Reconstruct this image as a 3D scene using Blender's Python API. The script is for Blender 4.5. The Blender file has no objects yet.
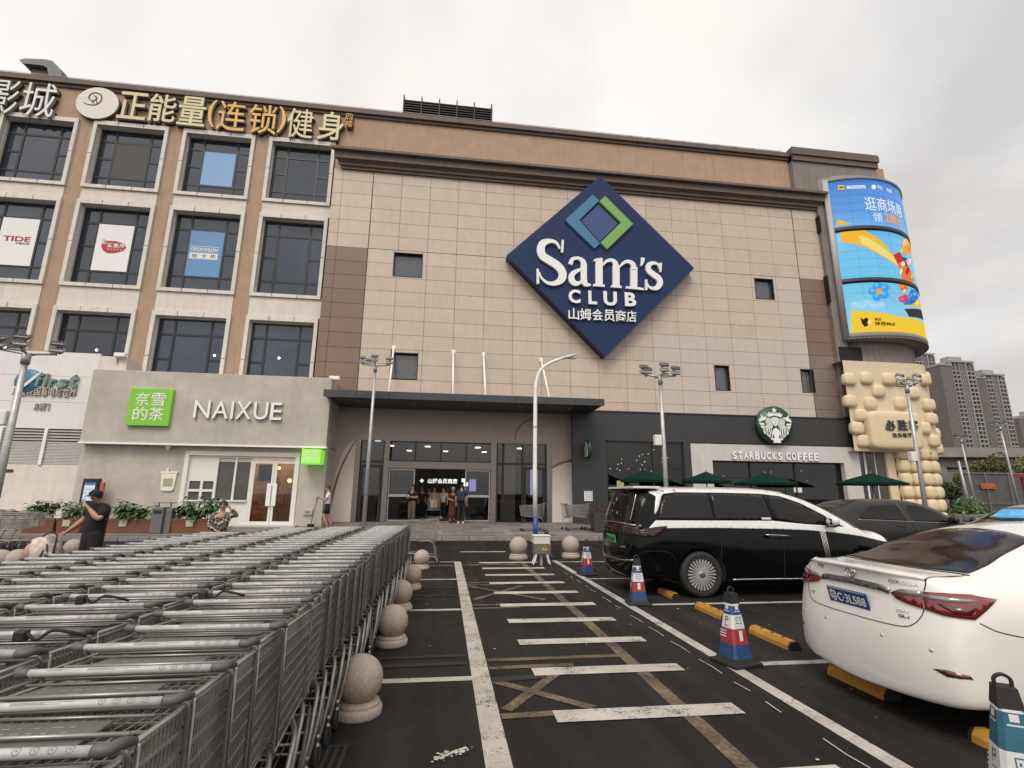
SKY_BACK, SUN_E, EXPO, SKY_GAIN = 1.5, 1.25, .54, 10.0
import bpy, bmesh, math, random
from mathutils import Vector, Matrix
from mathutils.bvhtree import BVHTree
random.seed(7)
sc = bpy.context.scene
COL = sc.collection
R = math.radians

# ---------------------------------------------------------------- camera (solved from the photo's vanishing points)
FPX, PITCH, YAW, ROLL, CAMH = 503.3, R(12.503), R(7.406), R(.5694), 1.65
cp, sp, cy, sy, cr, sr = (math.cos(PITCH), math.sin(PITCH), math.cos(YAW), math.sin(YAW), math.cos(ROLL), math.sin(ROLL))
FWD = Vector((sy * cp, cy * cp, sp))
_rt = Vector((cy, -sy, 0)); _up = _rt.cross(FWD)
RT = _rt * cr + _up * sr
UP = _up * cr - _rt * sr
CAM = Vector((0, 0, CAMH))
cam = bpy.data.cameras.new('camera'); cam_o = bpy.data.objects.new('camera', cam); COL.objects.link(cam_o)
cam.sensor_width = 36; cam.lens = FPX / 1024 * 36; cam.clip_start = .05; cam.clip_end = 3000
m = Matrix.Identity(4)
for i, v in enumerate((RT, UP, -FWD)):
    for j in range(3): m[j][i] = v[j]
m.translation = CAM
cam_o.matrix_world = m
sc.camera = cam_o

def ray(px, py): return RT * ((px - 512) / FPX) - UP * ((py - 384) / FPX) + FWD
def atY(px, py, Y): d = ray(px, py); return CAM + d * (Y / d.y)
def atX(px, py, X): d = ray(px, py); return CAM + d * (X / d.x)
def ground(px, py, z=0.): d = ray(px, py); return CAM + d * ((z - CAMH) / d.z)
def pave_z(y): return .15 + .05 * max(0, min(y, 24.6) - 19.4)

# ---------------------------------------------------------------- tagging
def tag(o, label=None, cat=None, group=None, kind=None):
    if label: o['label'] = label
    if cat: o['category'] = cat
    if group: o['group'] = group
    if kind: o['kind'] = kind
    return o
def empty(name, loc=(0, 0, 0), rz=0, label=None, cat=None, group=None):
    o = bpy.data.objects.new(name, None); COL.objects.link(o)
    o.location = loc; o.rotation_euler = (0, 0, rz); o.empty_display_size = .2
    return tag(o, label, cat, group)
KIDS = {}
def link(name, me, parent=None):
    o = bpy.data.objects.new(name, me); COL.objects.link(o)
    if parent is not None:
        o.parent = parent; KIDS.setdefault(parent, []).append(o)
    return o
def copy_tree(o, parent=None):
    c = o.copy(); COL.objects.link(c); c.parent = parent
    if parent is not None: KIDS.setdefault(parent, []).append(c)
    for ch in list(KIDS.get(o, [])): copy_tree(ch, c)
    return c
def structure(o): o['kind'] = 'structure'; return o

# ---------------------------------------------------------------- mesh builder
class MB:
    def __init__(s): s.v = []; s.f = []; s.mi = []; s.sm = []; s.cur = 0; s.smooth = False
    def use(s, i): s.cur = i; return s
    def add(s, vs, fs, smooth=None):
        b = len(s.v); s.v.extend(Vector(v) for v in vs)
        for f in fs: s.f.append([b + i for i in f]); s.mi.append(s.cur); s.sm.append(s.smooth if smooth is None else smooth)
        return s
    def box(s, x0, x1, y0, y1, z0, z1):
        if x1 < x0: x0, x1 = x1, x0
        if y1 < y0: y0, y1 = y1, y0
        if z1 < z0: z0, z1 = z1, z0
        return s.add([(x0, y0, z0), (x1, y0, z0), (x1, y1, z0), (x0, y1, z0), (x0, y0, z1), (x1, y0, z1), (x1, y1, z1), (x0, y1, z1)],
                     [(0, 3, 2, 1), (4, 5, 6, 7), (0, 1, 5, 4), (1, 2, 6, 5), (2, 3, 7, 6), (3, 0, 4, 7)], False)
    def bbox(s, x0, x1, y0, y1, z0, z1, b=.02):          # box with chamfered edges
        bm = bmesh.new(); bmesh.ops.create_cube(bm, size=1)
        for v in bm.verts: v.co = Vector((x0 + (v.co.x + .5) * (x1 - x0), y0 + (v.co.y + .5) * (y1 - y0), z0 + (v.co.z + .5) * (z1 - z0)))
        bmesh.ops.bevel(bm, geom=bm.edges[:], offset=b, segments=2, affect='EDGES', profile=.5)
        bm.verts.index_update()
        s.add([v.co.copy() for v in bm.verts], [[v.index for v in f.verts] for f in bm.faces], False); bm.free(); return s
    def quad(s, a, b, c, d): return s.add([a, b, c, d], [(0, 1, 2, 3)], False)
    def tube(s, pts, r, n=6, closed=False, caps=True, smooth=True):
        pts = [Vector(p) for p in pts]; k = len(pts)
        rs = r if isinstance(r, (list, tuple)) else [r] * k
        vs, up = [], None
        for i, p in enumerate(pts):
            a = pts[(i - 1) % k] if (closed or i) else p
            b = pts[(i + 1) % k] if (closed or i < k - 1) else p
            t = (b - a)
            t = t.normalized() if t.length > 1e-9 else Vector((0, 0, 1))
            if up is None:
                up = Vector((0, 0, 1)) if abs(t.z) < .9 else Vector((1, 0, 0))
            u = (up - t * up.dot(t))
            if u.length < 1e-4: u = t.orthogonal()
            u.normalize(); up = u; w = t.cross(u)
            for j in range(n):
                an = 2 * math.pi * (j + .5) / n
                vs.append(p + u * (math.cos(an) * rs[i]) + w * (math.sin(an) * rs[i]))
        fs = []
        for i in range(k if closed else k - 1):
            for j in range(n):
                a, b = i * n + j, i * n + (j + 1) % n
                c, d = ((i + 1) % k) * n + (j + 1) % n, ((i + 1) % k) * n + j
                fs.append((a, b, c, d))
        if not closed and caps:
            fs.append(tuple(range(n - 1, -1, -1))); fs.append(tuple((k - 1) * n + j for j in range(n)))
        return s.add(vs, fs, smooth)
    def lathe(s, prof, n=24, o=(0, 0, 0), axis='z', smooth=True, caps=True):
        o = Vector(o); vs = []
        for r, h in prof:
            for j in range(n):
                a = 2 * math.pi * j / n; c, d = math.cos(a) * r, math.sin(a) * r
                vs.append(o + (Vector((c, d, h)) if axis == 'z' else Vector((c, -h, d)) if axis == 'y' else Vector((h, c, d))))
        fs = []
        for i in range(len(prof) - 1):
            for j in range(n): fs.append((i * n + j, i * n + (j + 1) % n, (i + 1) * n + (j + 1) % n, (i + 1) * n + j))
        if caps:
            if prof[0][0] > 1e-6: fs.append(tuple(range(n - 1, -1, -1)))
            if prof[-1][0] > 1e-6: fs.append(tuple((len(prof) - 1) * n + j for j in range(n)))
        return s.add(vs, fs, smooth)
    def ball(s, c, rx, ry=None, rz=None, n=16, m=10):
        ry = ry or rx; rz = rz or rx; c = Vector(c)
        vs = [c + Vector((0, 0, -rz))]
        for i in range(1, m):
            a = -math.pi / 2 + math.pi * i / m
            for j in range(n):
                b = 2 * math.pi * j / n
                vs.append(c + Vector((math.cos(a) * math.cos(b) * rx, math.cos(a) * math.sin(b) * ry, math.sin(a) * rz)))
        vs.append(c + Vector((0, 0, rz)))
        fs = [(0, 1 + (j + 1) % n, 1 + j) for j in range(n)]
        for i in range(m - 2):
            for j in range(n):
                fs.append((1 + i * n + j, 1 + i * n + (j + 1) % n, 1 + (i + 1) * n + (j + 1) % n, 1 + (i + 1) * n + j))
        t = len(vs) - 1
        fs += [(1 + (m - 2) * n + j, 1 + (m - 2) * n + (j + 1) % n, t) for j in range(n)]
        return s.add(vs, fs, True)
    def prism(s, poly, y0, y1):                            # poly of (x, z); front face at y0 (towards the camera side), back at y1
        n = len(poly)
        ar = sum(poly[i][0] * poly[(i + 1) % n][1] - poly[(i + 1) % n][0] * poly[i][1] for i in range(n))
        if ar < 0: poly = poly[::-1]
        vs = [(x, y0, z) for x, z in poly] + [(x, y1, z) for x, z in poly]
        return s.add(vs, [tuple(range(n)), tuple(range(2 * n - 1, n - 1, -1))] + [(i, n + i, n + (i + 1) % n, (i + 1) % n) for i in range(n)], False)
    def mesh(s, name, mats):
        me = bpy.data.meshes.new(name)
        me.from_pydata([tuple(v) for v in s.v], [], s.f)
        for m_ in (mats if isinstance(mats, (list, tuple)) else [mats]): me.materials.append(m_)
        nm = len(me.materials); me.polygons.foreach_set('material_index', [min(i, nm - 1) for i in s.mi])
        me.polygons.foreach_set('use_smooth', s.sm)
        me.update(); return me
    def build(s, name, mats, parent=None, loc=None, label=None, fix=True):
        me = s.mesh(name, mats)
        if fix:
            bm = bmesh.new(); bm.from_mesh(me)
            bmesh.ops.recalc_face_normals(bm, faces=bm.faces[:]); bm.to_mesh(me); bm.free()
        o = link(name, me, parent)
        if loc is not None: o.location = loc
        if label: o['label'] = label
        return o

def local(mb, org):                                        # shift a builder's points so that they are relative to a thing's base
    org = Vector(org)
    mb.v = [v - org for v in mb.v]; return mb

# ---------------------------------------------------------------- materials
MATS = {}
def lin(c):
    return tuple(((x / 255) / 12.92 if x / 255 <= .04045 else ((x / 255 + .055) / 1.055) ** 2.4) for x in c) + (1,)
def mat(name, col, rough=.6, metal=0, var=.0, scale=8., bump=0., bscale=60., spec=.5, island=0., emis=None, estr=0, alpha=1, coat=0, dirt=0., rv=0.):
    if name in MATS: return MATS[name]
    m = bpy.data.materials.new(name); m.use_nodes = True; MATS[name] = m
    nt = m.node_tree; b = nt.nodes['Principled BSDF']
    if len(col) == 3: col = tuple(col) + (1,)
    b.inputs['Base Color'].default_value = col
    b.inputs['Roughness'].default_value = rough; b.inputs['Metallic'].default_value = metal
    b.inputs['Specular IOR Level'].default_value = spec
    b.inputs['Coat Weight'].default_value = coat
    if coat: b.inputs['Coat Roughness'].default_value = .04
    if emis: b.inputs['Emission Color'].default_value = tuple(emis)[:3] + (1,); b.inputs['Emission Strength'].default_value = estr
    N = nt.nodes.new; L = nt.links.new
    tc = None
    def coords():
        nonlocal tc
        if tc is None: tc = N('ShaderNodeTexCoord')
        return tc.outputs['Object']
    src = None
    if var:
        nz = N('ShaderNodeTexNoise'); nz.inputs['Scale'].default_value = scale; nz.inputs['Detail'].default_value = 8; nz.inputs['Roughness'].default_value = .65
        L(coords(), nz.inputs['Vector'])
        rp = N('ShaderNodeMapRange'); rp.inputs['From Min'].default_value = .3; rp.inputs['From Max'].default_value = .7
        rp.inputs['To Min'].default_value = 1 - var; rp.inputs['To Max'].default_value = 1 + var
        L(nz.outputs['Fac'], rp.inputs['Value'])
        mx = N('ShaderNodeMix'); mx.data_type = 'RGBA'; mx.blend_type = 'MULTIPLY'; mx.inputs['Factor'].default_value = 1
        mx.inputs['A'].default_value = col; L(rp.outputs['Result'], mx.inputs['B']); src = mx.outputs['Result']
        if rv:
            r2 = N('ShaderNodeMapRange'); r2.inputs['From Min'].default_value = .3; r2.inputs['From Max'].default_value = .7
            r2.inputs['To Min'].default_value = rough - rv; r2.inputs['To Max'].default_value = rough + rv
            L(nz.outputs['Fac'], r2.inputs['Value']); L(r2.outputs['Result'], b.inputs['Roughness'])
    if island:
        g = N('ShaderNodeNewGeometry'); rp = N('ShaderNodeMapRange')
        rp.inputs['To Min'].default_value = 1 - island; rp.inputs['To Max'].default_value = 1 + island
        L(g.outputs['Random Per Island'], rp.inputs['Value'])
        mx = N('ShaderNodeMix'); mx.data_type = 'RGBA'; mx.blend_type = 'MULTIPLY'; mx.inputs['Factor'].default_value = 1
        if src: L(src, mx.inputs['A'])
        else: mx.inputs['A'].default_value = col
        L(rp.outputs['Result'], mx.inputs['B']); src = mx.outputs['Result']
    if dirt:                                               # streaks of weathering running down the surface
        mp = N('ShaderNodeMapping'); mp.inputs['Scale'].default_value = (3.0, 3.0, .35); L(coords(), mp.inputs['Vector'])
        nz = N('ShaderNodeTexNoise'); nz.inputs['Scale'].default_value = 1.6; nz.inputs['Detail'].default_value = 6; nz.inputs['Roughness'].default_value = .7
        L(mp.outputs['Vector'], nz.inputs['Vector'])
        rp = N('ShaderNodeMapRange'); rp.inputs['From Min'].default_value = .5; rp.inputs['From Max'].default_value = .75
        rp.inputs['To Min'].default_value = 0; rp.inputs['To Max'].default_value = dirt; L(nz.outputs['Fac'], rp.inputs['Value'])
        mx = N('ShaderNodeMix'); mx.data_type = 'RGBA'; L(rp.outputs['Result'], mx.inputs['Factor'])
        if src: L(src, mx.inputs['A'])
        else: mx.inputs['A'].default_value = col
        mx.inputs['B'].default_value = (col[0] * .35, col[1] * .33, col[2] * .3, 1); src = mx.outputs['Result']
    if src: L(src, b.inputs['Base Color'])
    if bump:
        nz = N('ShaderNodeTexNoise'); nz.inputs['Scale'].default_value = bscale; nz.inputs['Detail'].default_value = 5
        L(coords(), nz.inputs['Vector'])
        bp = N('ShaderNodeBump'); bp.inputs['Strength'].default_value = bump; bp.inputs['Distance'].default_value = .01
        L(nz.outputs['Fac'], bp.inputs['Height']); L(bp.outputs['Normal'], b.inputs['Normal'])
    return m
def glass(name, tint=(.7, .75, .75), trans=.75, rough=.02):
    if name in MATS: return MATS[name]
    m = bpy.data.materials.new(name); m.use_nodes = True; MATS[name] = m
    nt = m.node_tree; nt.nodes.clear(); N = nt.nodes.new; L = nt.links.new
    o = N('ShaderNodeOutputMaterial'); mx = N('ShaderNodeMixShader'); t = N('ShaderNodeBsdfTransparent'); g = N('ShaderNodeBsdfGlossy')
    t.inputs['Color'].default_value = tuple(tint) + (1,); g.inputs['Roughness'].default_value = rough
    g.inputs['Color'].default_value = (1, 1, 1, 1)
    fr = N('ShaderNodeFresnel'); fr.inputs['IOR'].default_value = 1.5
    mr = N('ShaderNodeMapRange'); mr.inputs['To Min'].default_value = 1 - trans - .04 if trans < .96 else 0; mr.inputs['To Max'].default_value = 1
    L(fr.outputs['Fac'], mr.inputs['Value']); L(mr.outputs['Result'], mx.inputs['Fac'])
    L(t.outputs['BSDF'], mx.inputs[1]); L(g.outputs['BSDF'], mx.inputs[2]); L(mx.outputs['Shader'], o.inputs['Surface'])
    return m
def emit(name, col, s=1.):
    if name in MATS: return MATS[name]
    m = mat(name, (0, 0, 0), 1, emis=col, estr=s, spec=0); return m

# ---------------------------------------------------------------- text as real geometry
def text_raw(body, bold=0., depth=.02, res=3, shear=0., space=1.):
    c = bpy.data.curves.new('lettering', 'FONT'); c.body = body; c.resolution_u = res; c.offset = bold; c.extrude = .5; c.shear = shear
    c.space_character = space; c.fill_mode = 'BOTH' if hasattr(c, 'fill_mode') else c.fill_mode
    o = bpy.data.objects.new('lettering', c); COL.objects.link(o)
    dg = bpy.context.evaluated_depsgraph_get()
    me = bpy.data.meshes.new_from_object(o.evaluated_get(dg))
    vs = [v.co.copy() for v in me.vertices]; fs = [list(p.vertices) for p in me.polygons]
    bpy.data.objects.remove(o); bpy.data.curves.remove(c); bpy.data.meshes.remove(me)
    return vs, fs
def text_fit(mb, body, x0, x1, z0, z1, y, depth=.03, bold=0., **k):      # letters in the plane y, standing `depth` proud towards -Y
    vs, fs = text_raw(body, bold, **k)
    if not vs: return mb
    ax, bx = min(v.x for v in vs), max(v.x for v in vs); az, bz = min(v.y for v in vs), max(v.y for v in vs)
    out = [(x0 + (v.x - ax) / (bx - ax) * (x1 - x0), y - (v.z + .5) * depth, z0 + (v.y - az) / (bz - az) * (z1 - z0)) for v in vs]
    side = [min(vs[i].z for i in f) < max(vs[i].z for i in f) - .5 for f in fs]
    k = len(mb.mi); mb.add(out, fs, False)
    for i, q in enumerate(side):
        if q: mb.mi[k + i] = mb.cur + 1
    return mb
def stroke(pts, ws):                                       # outline (polygon) of a stroke of varying width, 2D
    n = len(pts); L_, R_ = [], []
    for i, p in enumerate(pts):
        a = pts[max(i - 1, 0)]; b = pts[min(i + 1, n - 1)]
        t = Vector((b[0] - a[0], b[1] - a[1])); t.normalize() if t.length else None
        nrm = Vector((-t.y, t.x)); w = (ws[i] if isinstance(ws, (list, tuple)) else ws) / 2
        L_.append((p[0] + nrm.x * w, p[1] + nrm.y * w)); R_.append((p[0] - nrm.x * w, p[1] - nrm.y * w))
    return L_, R_
def spline(pts, k=6):                                      # Catmull-Rom through points of any dimension
    out = []
    n = len(pts)
    for i in range(n - 1):
        p0, p1, p2, p3 = pts[max(i - 1, 0)], pts[i], pts[i + 1], pts[min(i + 2, n - 1)]
        for j in range(k):
            t = j / k
            out.append(tuple(.5 * ((2 * b) + (-a + c) * t + (2 * a - 5 * b + 4 * c - d) * t * t + (-a + 3 * b - 3 * c + d) * t ** 3) for a, b, c, d in zip(p0, p1, p2, p3)))
    out.append(tuple(pts[-1])); return out
def stroke_prism(mb, pts, ws, y0, y1, k=6, smooth=True):   # a stroke in the x-z plane as solid strip of quads
    if smooth:
        P = spline([(p[0], p[1], w) for p, w in zip(pts, ws if isinstance(ws, (list, tuple)) else [ws] * len(pts))], k)
        pts = [(p[0], p[1]) for p in P]; ws = [max(p[2], 1e-4) for p in P]
    A, B = stroke(pts, ws); n = len(A)
    vs = [(x, y0, z) for x, z in A] + [(x, y0, z) for x, z in B] + [(x, y1, z) for x, z in A] + [(x, y1, z) for x, z in B]
    fs = []
    for i in range(n - 1):
        fs += [(i, i + 1, n + i + 1, n + i), (2 * n + i, 3 * n + i, 3 * n + i + 1, 2 * n + i + 1), (i, 2 * n + i, 2 * n + i + 1, i + 1), (n + i, n + i + 1, 3 * n + i + 1, 3 * n + i)]
    fs += [(0, n, 3 * n, 2 * n), (n - 1, 3 * n - 1, 4 * n - 1, 2 * n - 1)]
    return mb.add(vs, fs, False)
def skin_mesh(nodes, edges, root=0, sub=2):                # nodes: list of (pos, radius or (rx, ry)); one continuous skin over a skeleton
    me = bpy.data.meshes.new('skin'); me.from_pydata([tuple(n[0]) for n in nodes], edges, [])
    o = bpy.data.objects.new('skin', me); COL.objects.link(o)
    md = o.modifiers.new('skin', 'SKIN'); md.use_smooth_shade = True; md.branch_smoothing = .3
    if not me.skin_vertices: me.skin_vertices  # layer comes with the modifier
    sv = me.skin_vertices[0].data if me.skin_vertices else None
    for i, n in enumerate(nodes):
        r = n[1] if isinstance(n[1], (tuple, list)) else (n[1], n[1])
        sv[i].radius = r; sv[i].use_root = (i == root)
    if sub: ss = o.modifiers.new('sub', 'SUBSURF'); ss.levels = sub; ss.render_levels = sub
    dg = bpy.context.evaluated_depsgraph_get(); dg.update()
    out = bpy.data.meshes.new_from_object(o.evaluated_get(dg))
    bpy.data.objects.remove(o); bpy.data.meshes.remove(me)
    out.polygons.foreach_set('use_smooth', [True] * len(out.polygons))
    return out
# ---------------------------------------------------------------- overcast sky and sun
SUN_EL, SUN_AZ = 52, 200                                  # azimuth measured from +Y clockwise: behind the camera, a little to its left
w = bpy.data.worlds.new('World'); sc.world = w; w.use_nodes = True
nt = w.node_tree; nt.nodes.clear(); N = nt.nodes.new; L = nt.links.new
out = N('ShaderNodeOutputWorld'); bg = N('ShaderNodeBackground'); L(bg.outputs[0], out.inputs['Surface'])
sky = N('ShaderNodeTexSky'); sky.sky_type = 'NISHITA'; sky.sun_disc = False
sky.sun_elevation = R(SUN_EL); sky.sun_rotation = R(SUN_AZ); sky.air_density = 1; sky.dust_density = 6; sky.ozone_density = 1
tc = N('ShaderNodeTexCoord')
sep = N('ShaderNodeSeparateXYZ'); L(tc.outputs['Generated'], sep.inputs[0])
# clouds: two layers of noise on the sky's own directions, squeezed towards the horizon
zz = N('ShaderNodeMath'); zz.operation = 'ADD'; zz.inputs[1].default_value = .35; L(sep.outputs['Z'], zz.inputs[0])
dv = N('ShaderNodeVectorMath'); dv.operation = 'DIVIDE'; L(tc.outputs['Generated'], dv.inputs[0])
cx = N('ShaderNodeCombineXYZ'); [L(zz.outputs[0], cx.inputs[i]) for i in range(3)]; L(cx.outputs[0], dv.inputs[1])
n1 = N('ShaderNodeTexNoise'); n1.inputs['Scale'].default_value = 1.7; n1.inputs['Detail'].default_value = 7; n1.inputs['Roughness'].default_value = .5; n1.inputs['Distortion'].default_value = .3
L(dv.outputs[0], n1.inputs['Vector'])
cl = N('ShaderNodeValToRGB'); e = cl.color_ramp.elements
e[0].position = .36; e[0].color = (.53, .515, .505, 1); e[1].position = .60; e[1].color = (.725, .705, .685, 1)
L(n1.outputs['Fac'], cl.inputs['Fac'])
n2 = N('ShaderNodeTexNoise'); n2.inputs['Scale'].default_value = 2.3; n2.inputs['Detail'].default_value = 4
L(dv.outputs[0], n2.inputs['Vector'])
warm = N('ShaderNodeValToRGB'); e = warm.color_ramp.elements
e[0].position = .45; e[0].color = (1, 1, 1, 1); e[1].position = .72; e[1].color = (1.03, .99, .955, 1); L(n2.outputs['Fac'], warm.inputs['Fac'])
mw = N('ShaderNodeMix'); mw.data_type = 'RGBA'; mw.blend_type = 'MULTIPLY'; mw.inputs['Factor'].default_value = 1
L(cl.outputs['Color'], mw.inputs['A']); L(warm.outputs['Color'], mw.inputs['B'])
# brighter cloud on the sun's side of the sky (behind the camera) and overhead, as under any overcast
dt = N('ShaderNodeVectorMath'); dt.operation = 'DOT_PRODUCT'; L(tc.outputs['Generated'], dt.inputs[0])
dt.inputs[1].default_value = (math.sin(R(SUN_AZ)) * math.cos(R(SUN_EL)), math.cos(R(SUN_AZ)) * math.cos(R(SUN_EL)), math.sin(R(SUN_EL)))
br = N('ShaderNodeMapRange'); br.interpolation_type = 'SMOOTHSTEP'
br.inputs['From Min'].default_value = .15; br.inputs['From Max'].default_value = 1; br.inputs['To Min'].default_value = 1; br.inputs['To Max'].default_value = SKY_BACK
L(dt.outputs['Value'], br.inputs['Value'])
mb_ = N('ShaderNodeVectorMath'); mb_.operation = 'SCALE'; L(mw.outputs['Result'], mb_.inputs[0]); L(br.outputs['Result'], mb_.inputs['Scale'])
gain = N('ShaderNodeVectorMath'); gain.operation = 'SCALE'; gain.inputs['Scale'].default_value = SKY_GAIN; L(mb_.outputs[0], gain.inputs[0])
sd_ = N('ShaderNodeMapRange'); sd_.interpolation_type = 'SMOOTHSTEP'; sd_.inputs['From Min'].default_value = .25; sd_.inputs['From Max'].default_value = .85; sd_.inputs['To Min'].default_value = 1; sd_.inputs['To Max'].default_value = .88
L(sep.outputs['X'], sd_.inputs['Value']); g2 = N('ShaderNodeVectorMath'); g2.operation = 'SCALE'; L(gain.outputs[0], g2.inputs[0]); L(sd_.outputs['Result'], g2.inputs['Scale'])
mx = N('ShaderNodeMix'); mx.data_type = 'RGBA'; mx.inputs['Factor'].default_value = .94
L(sky.outputs['Color'], mx.inputs['A']); L(g2.outputs[0], mx.inputs['B'])
L(mx.outputs['Result'], bg.inputs['Color']); bg.inputs['Strength'].default_value = .1
sl = bpy.data.lights.new('sun', 'SUN'); sl.energy = SUN_E; sl.angle = R(25); sl.color = (1, .95, .88)
so = bpy.data.objects.new('sun', sl); COL.objects.link(so); so.location = (0, -20, 40)
so.rotation_euler = Vector((-math.sin(R(SUN_AZ)) * math.cos(R(SUN_EL)), -math.cos(R(SUN_AZ)) * math.cos(R(SUN_EL)), -math.sin(R(SUN_EL)))).to_track_quat('-Z', 'Y').to_euler()
vs_ = sc.view_settings
vs_.view_transform = 'Standard'; vs_.look = 'None'; vs_.gamma = 1; vs_.use_curve_mapping = False; vs_.exposure = EXPO
sc.cycles.max_bounces = 6; sc.cycles.diffuse_bounces = 3; sc.cycles.glossy_bounces = 3; sc.cycles.transparent_max_bounces = 12
sc.cycles.use_denoising = True
# ---------------------------------------------------------------- palette
M_stucco = mat('ochre_stucco', (.385, .262, .180), .85, var=.10, scale=1.2, bump=.25, bscale=90, dirt=.38)
M_cream = mat('cream_stone', (.64, .575, .50), .75, var=.06, scale=2.5, dirt=.22)
M_trim = mat('brown_trim', (.125, .09, .072), .7, var=.15, scale=2, dirt=.3)
M_trimw = mat('window_surround', (.63, .59, .535), .7, var=.08, scale=3, dirt=.35)
M_panel = mat('beige_panel', (.510, .415, .325), .55, var=.05, scale=1.5, island=.045, dirt=.20)
M_panelg = mat('pale_panel', (.50, .43, .365), .55, var=.04, scale=1.5, island=.03, dirt=.15)
M_pbrown = mat('brown_panel', (.19, .117, .080), .5, var=.06, scale=2, island=.06)
M_pgrey = mat('taupe_panel', (.20, .15, .115), .5, var=.06, scale=2, island=.06)
M_joint = mat('panel_joint', (.06, .045, .035), .9)
def pane_mat():                                            # dark tinted glass, every pane its own tone
    m = mat('dark_window_glass', (.015, .023, .036), .05, spec=.7, var=.35, scale=.5); nt = m.node_tree; N = nt.nodes.new; L = nt.links.new; b = nt.nodes['Principled BSDF']
    oi = N('ShaderNodeObjectInfo'); r = N('ShaderNodeValToRGB'); e = r.color_ramp.elements; e[0].color = (.55, .58, .60, 1); e[1].color = (1.9, 2.0, 2.15, 1); L(oi.outputs['Random'], r.inputs['Fac'])
    src = b.inputs['Base Color'].links[0].from_socket; x = N('ShaderNodeMix'); x.data_type = 'RGBA'; x.blend_type = 'MULTIPLY'; x.inputs['Factor'].default_value = 1; L(src, x.inputs['A']); L(r.outputs['Color'], x.inputs['B']); L(x.outputs['Result'], b.inputs['Base Color']); return m
M_pane = pane_mat()
M_mull = mat('dark_mullion', (.011, .0115, .0125), .45)
M_dark = mat('dark_interior', (.010, .009, .009), .9)
M_char = mat('charcoal_cladding', (.032, .031, .033), .55, var=.10, scale=1.5, dirt=.1)
M_canopy = mat('canopy_metal', (.040, .043, .043), .45, var=.1, scale=2)
M_conc = mat('fair_faced_concrete', (.44, .405, .35), .8, var=.16, scale=1.1, bump=.1, bscale=30, dirt=.18)
M_white = mat('white_paint', (.78, .76, .72), .5, var=.04, scale=3, dirt=.12)
M_whitep = mat('white_panel', (.70, .675, .65), .55, var=.04, scale=2, dirt=.15)
M_pinkw = mat('entrance_render', (.42, .355, .32), .7, var=.08, scale=1.2, bump=.05)
M_pinkl = mat('entrance_render_pale', (.62, .55, .51), .7, var=.05, scale=1.2)
M_steel = mat('brushed_steel', (.30, .29, .28), .35, .9, var=.1, scale=20)
M_chrome = mat('chrome', (.75, .75, .76), .12, 1)
M_galv = mat('galvanised_pole', (.42, .42, .42), .45, .5, var=.15, scale=9)
M_black = mat('black_plastic', (.012, .012, .013), .5)
M_rubber = mat('rubber', (.018, .017, .017), .8, var=.2, scale=20)
M_granite = mat('granite', (.36, .295, .245), .7, var=.30, scale=70, bump=.15, bscale=90, dirt=.25)
M_green = mat('sign_green', (.17, .44, .025), .45, emis=(.17, .46, .03), estr=.12)
M_lwhite = mat('letter_white', (.68, .67, .645), .4)
M_lite = mat('lit_lettering', (.78, .77, .745), .45)
M_brown_pl = mat('terracotta_planter', (.17, .062, .035), .6, var=.15, scale=5)
M_leaf = mat('planter_leaves', (.075, .145, .042), .5, island=.5)
M_leafd = mat('tree_leaves', (.05, .075, .022), .6, island=.55)
M_leafo = mat('olive_leaves', (.12, .12, .032), .6, island=.5)
M_stem = mat('stems', (.08, .055, .03), .8)
M_glow = emit('lamp_glow', (1, .93, .82), 6)
M_glass = glass('clear_glass', (.66, .66, .65), .96)
M_gbright = glass('tinted_glass', (.30, .31, .32), .96)

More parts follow.
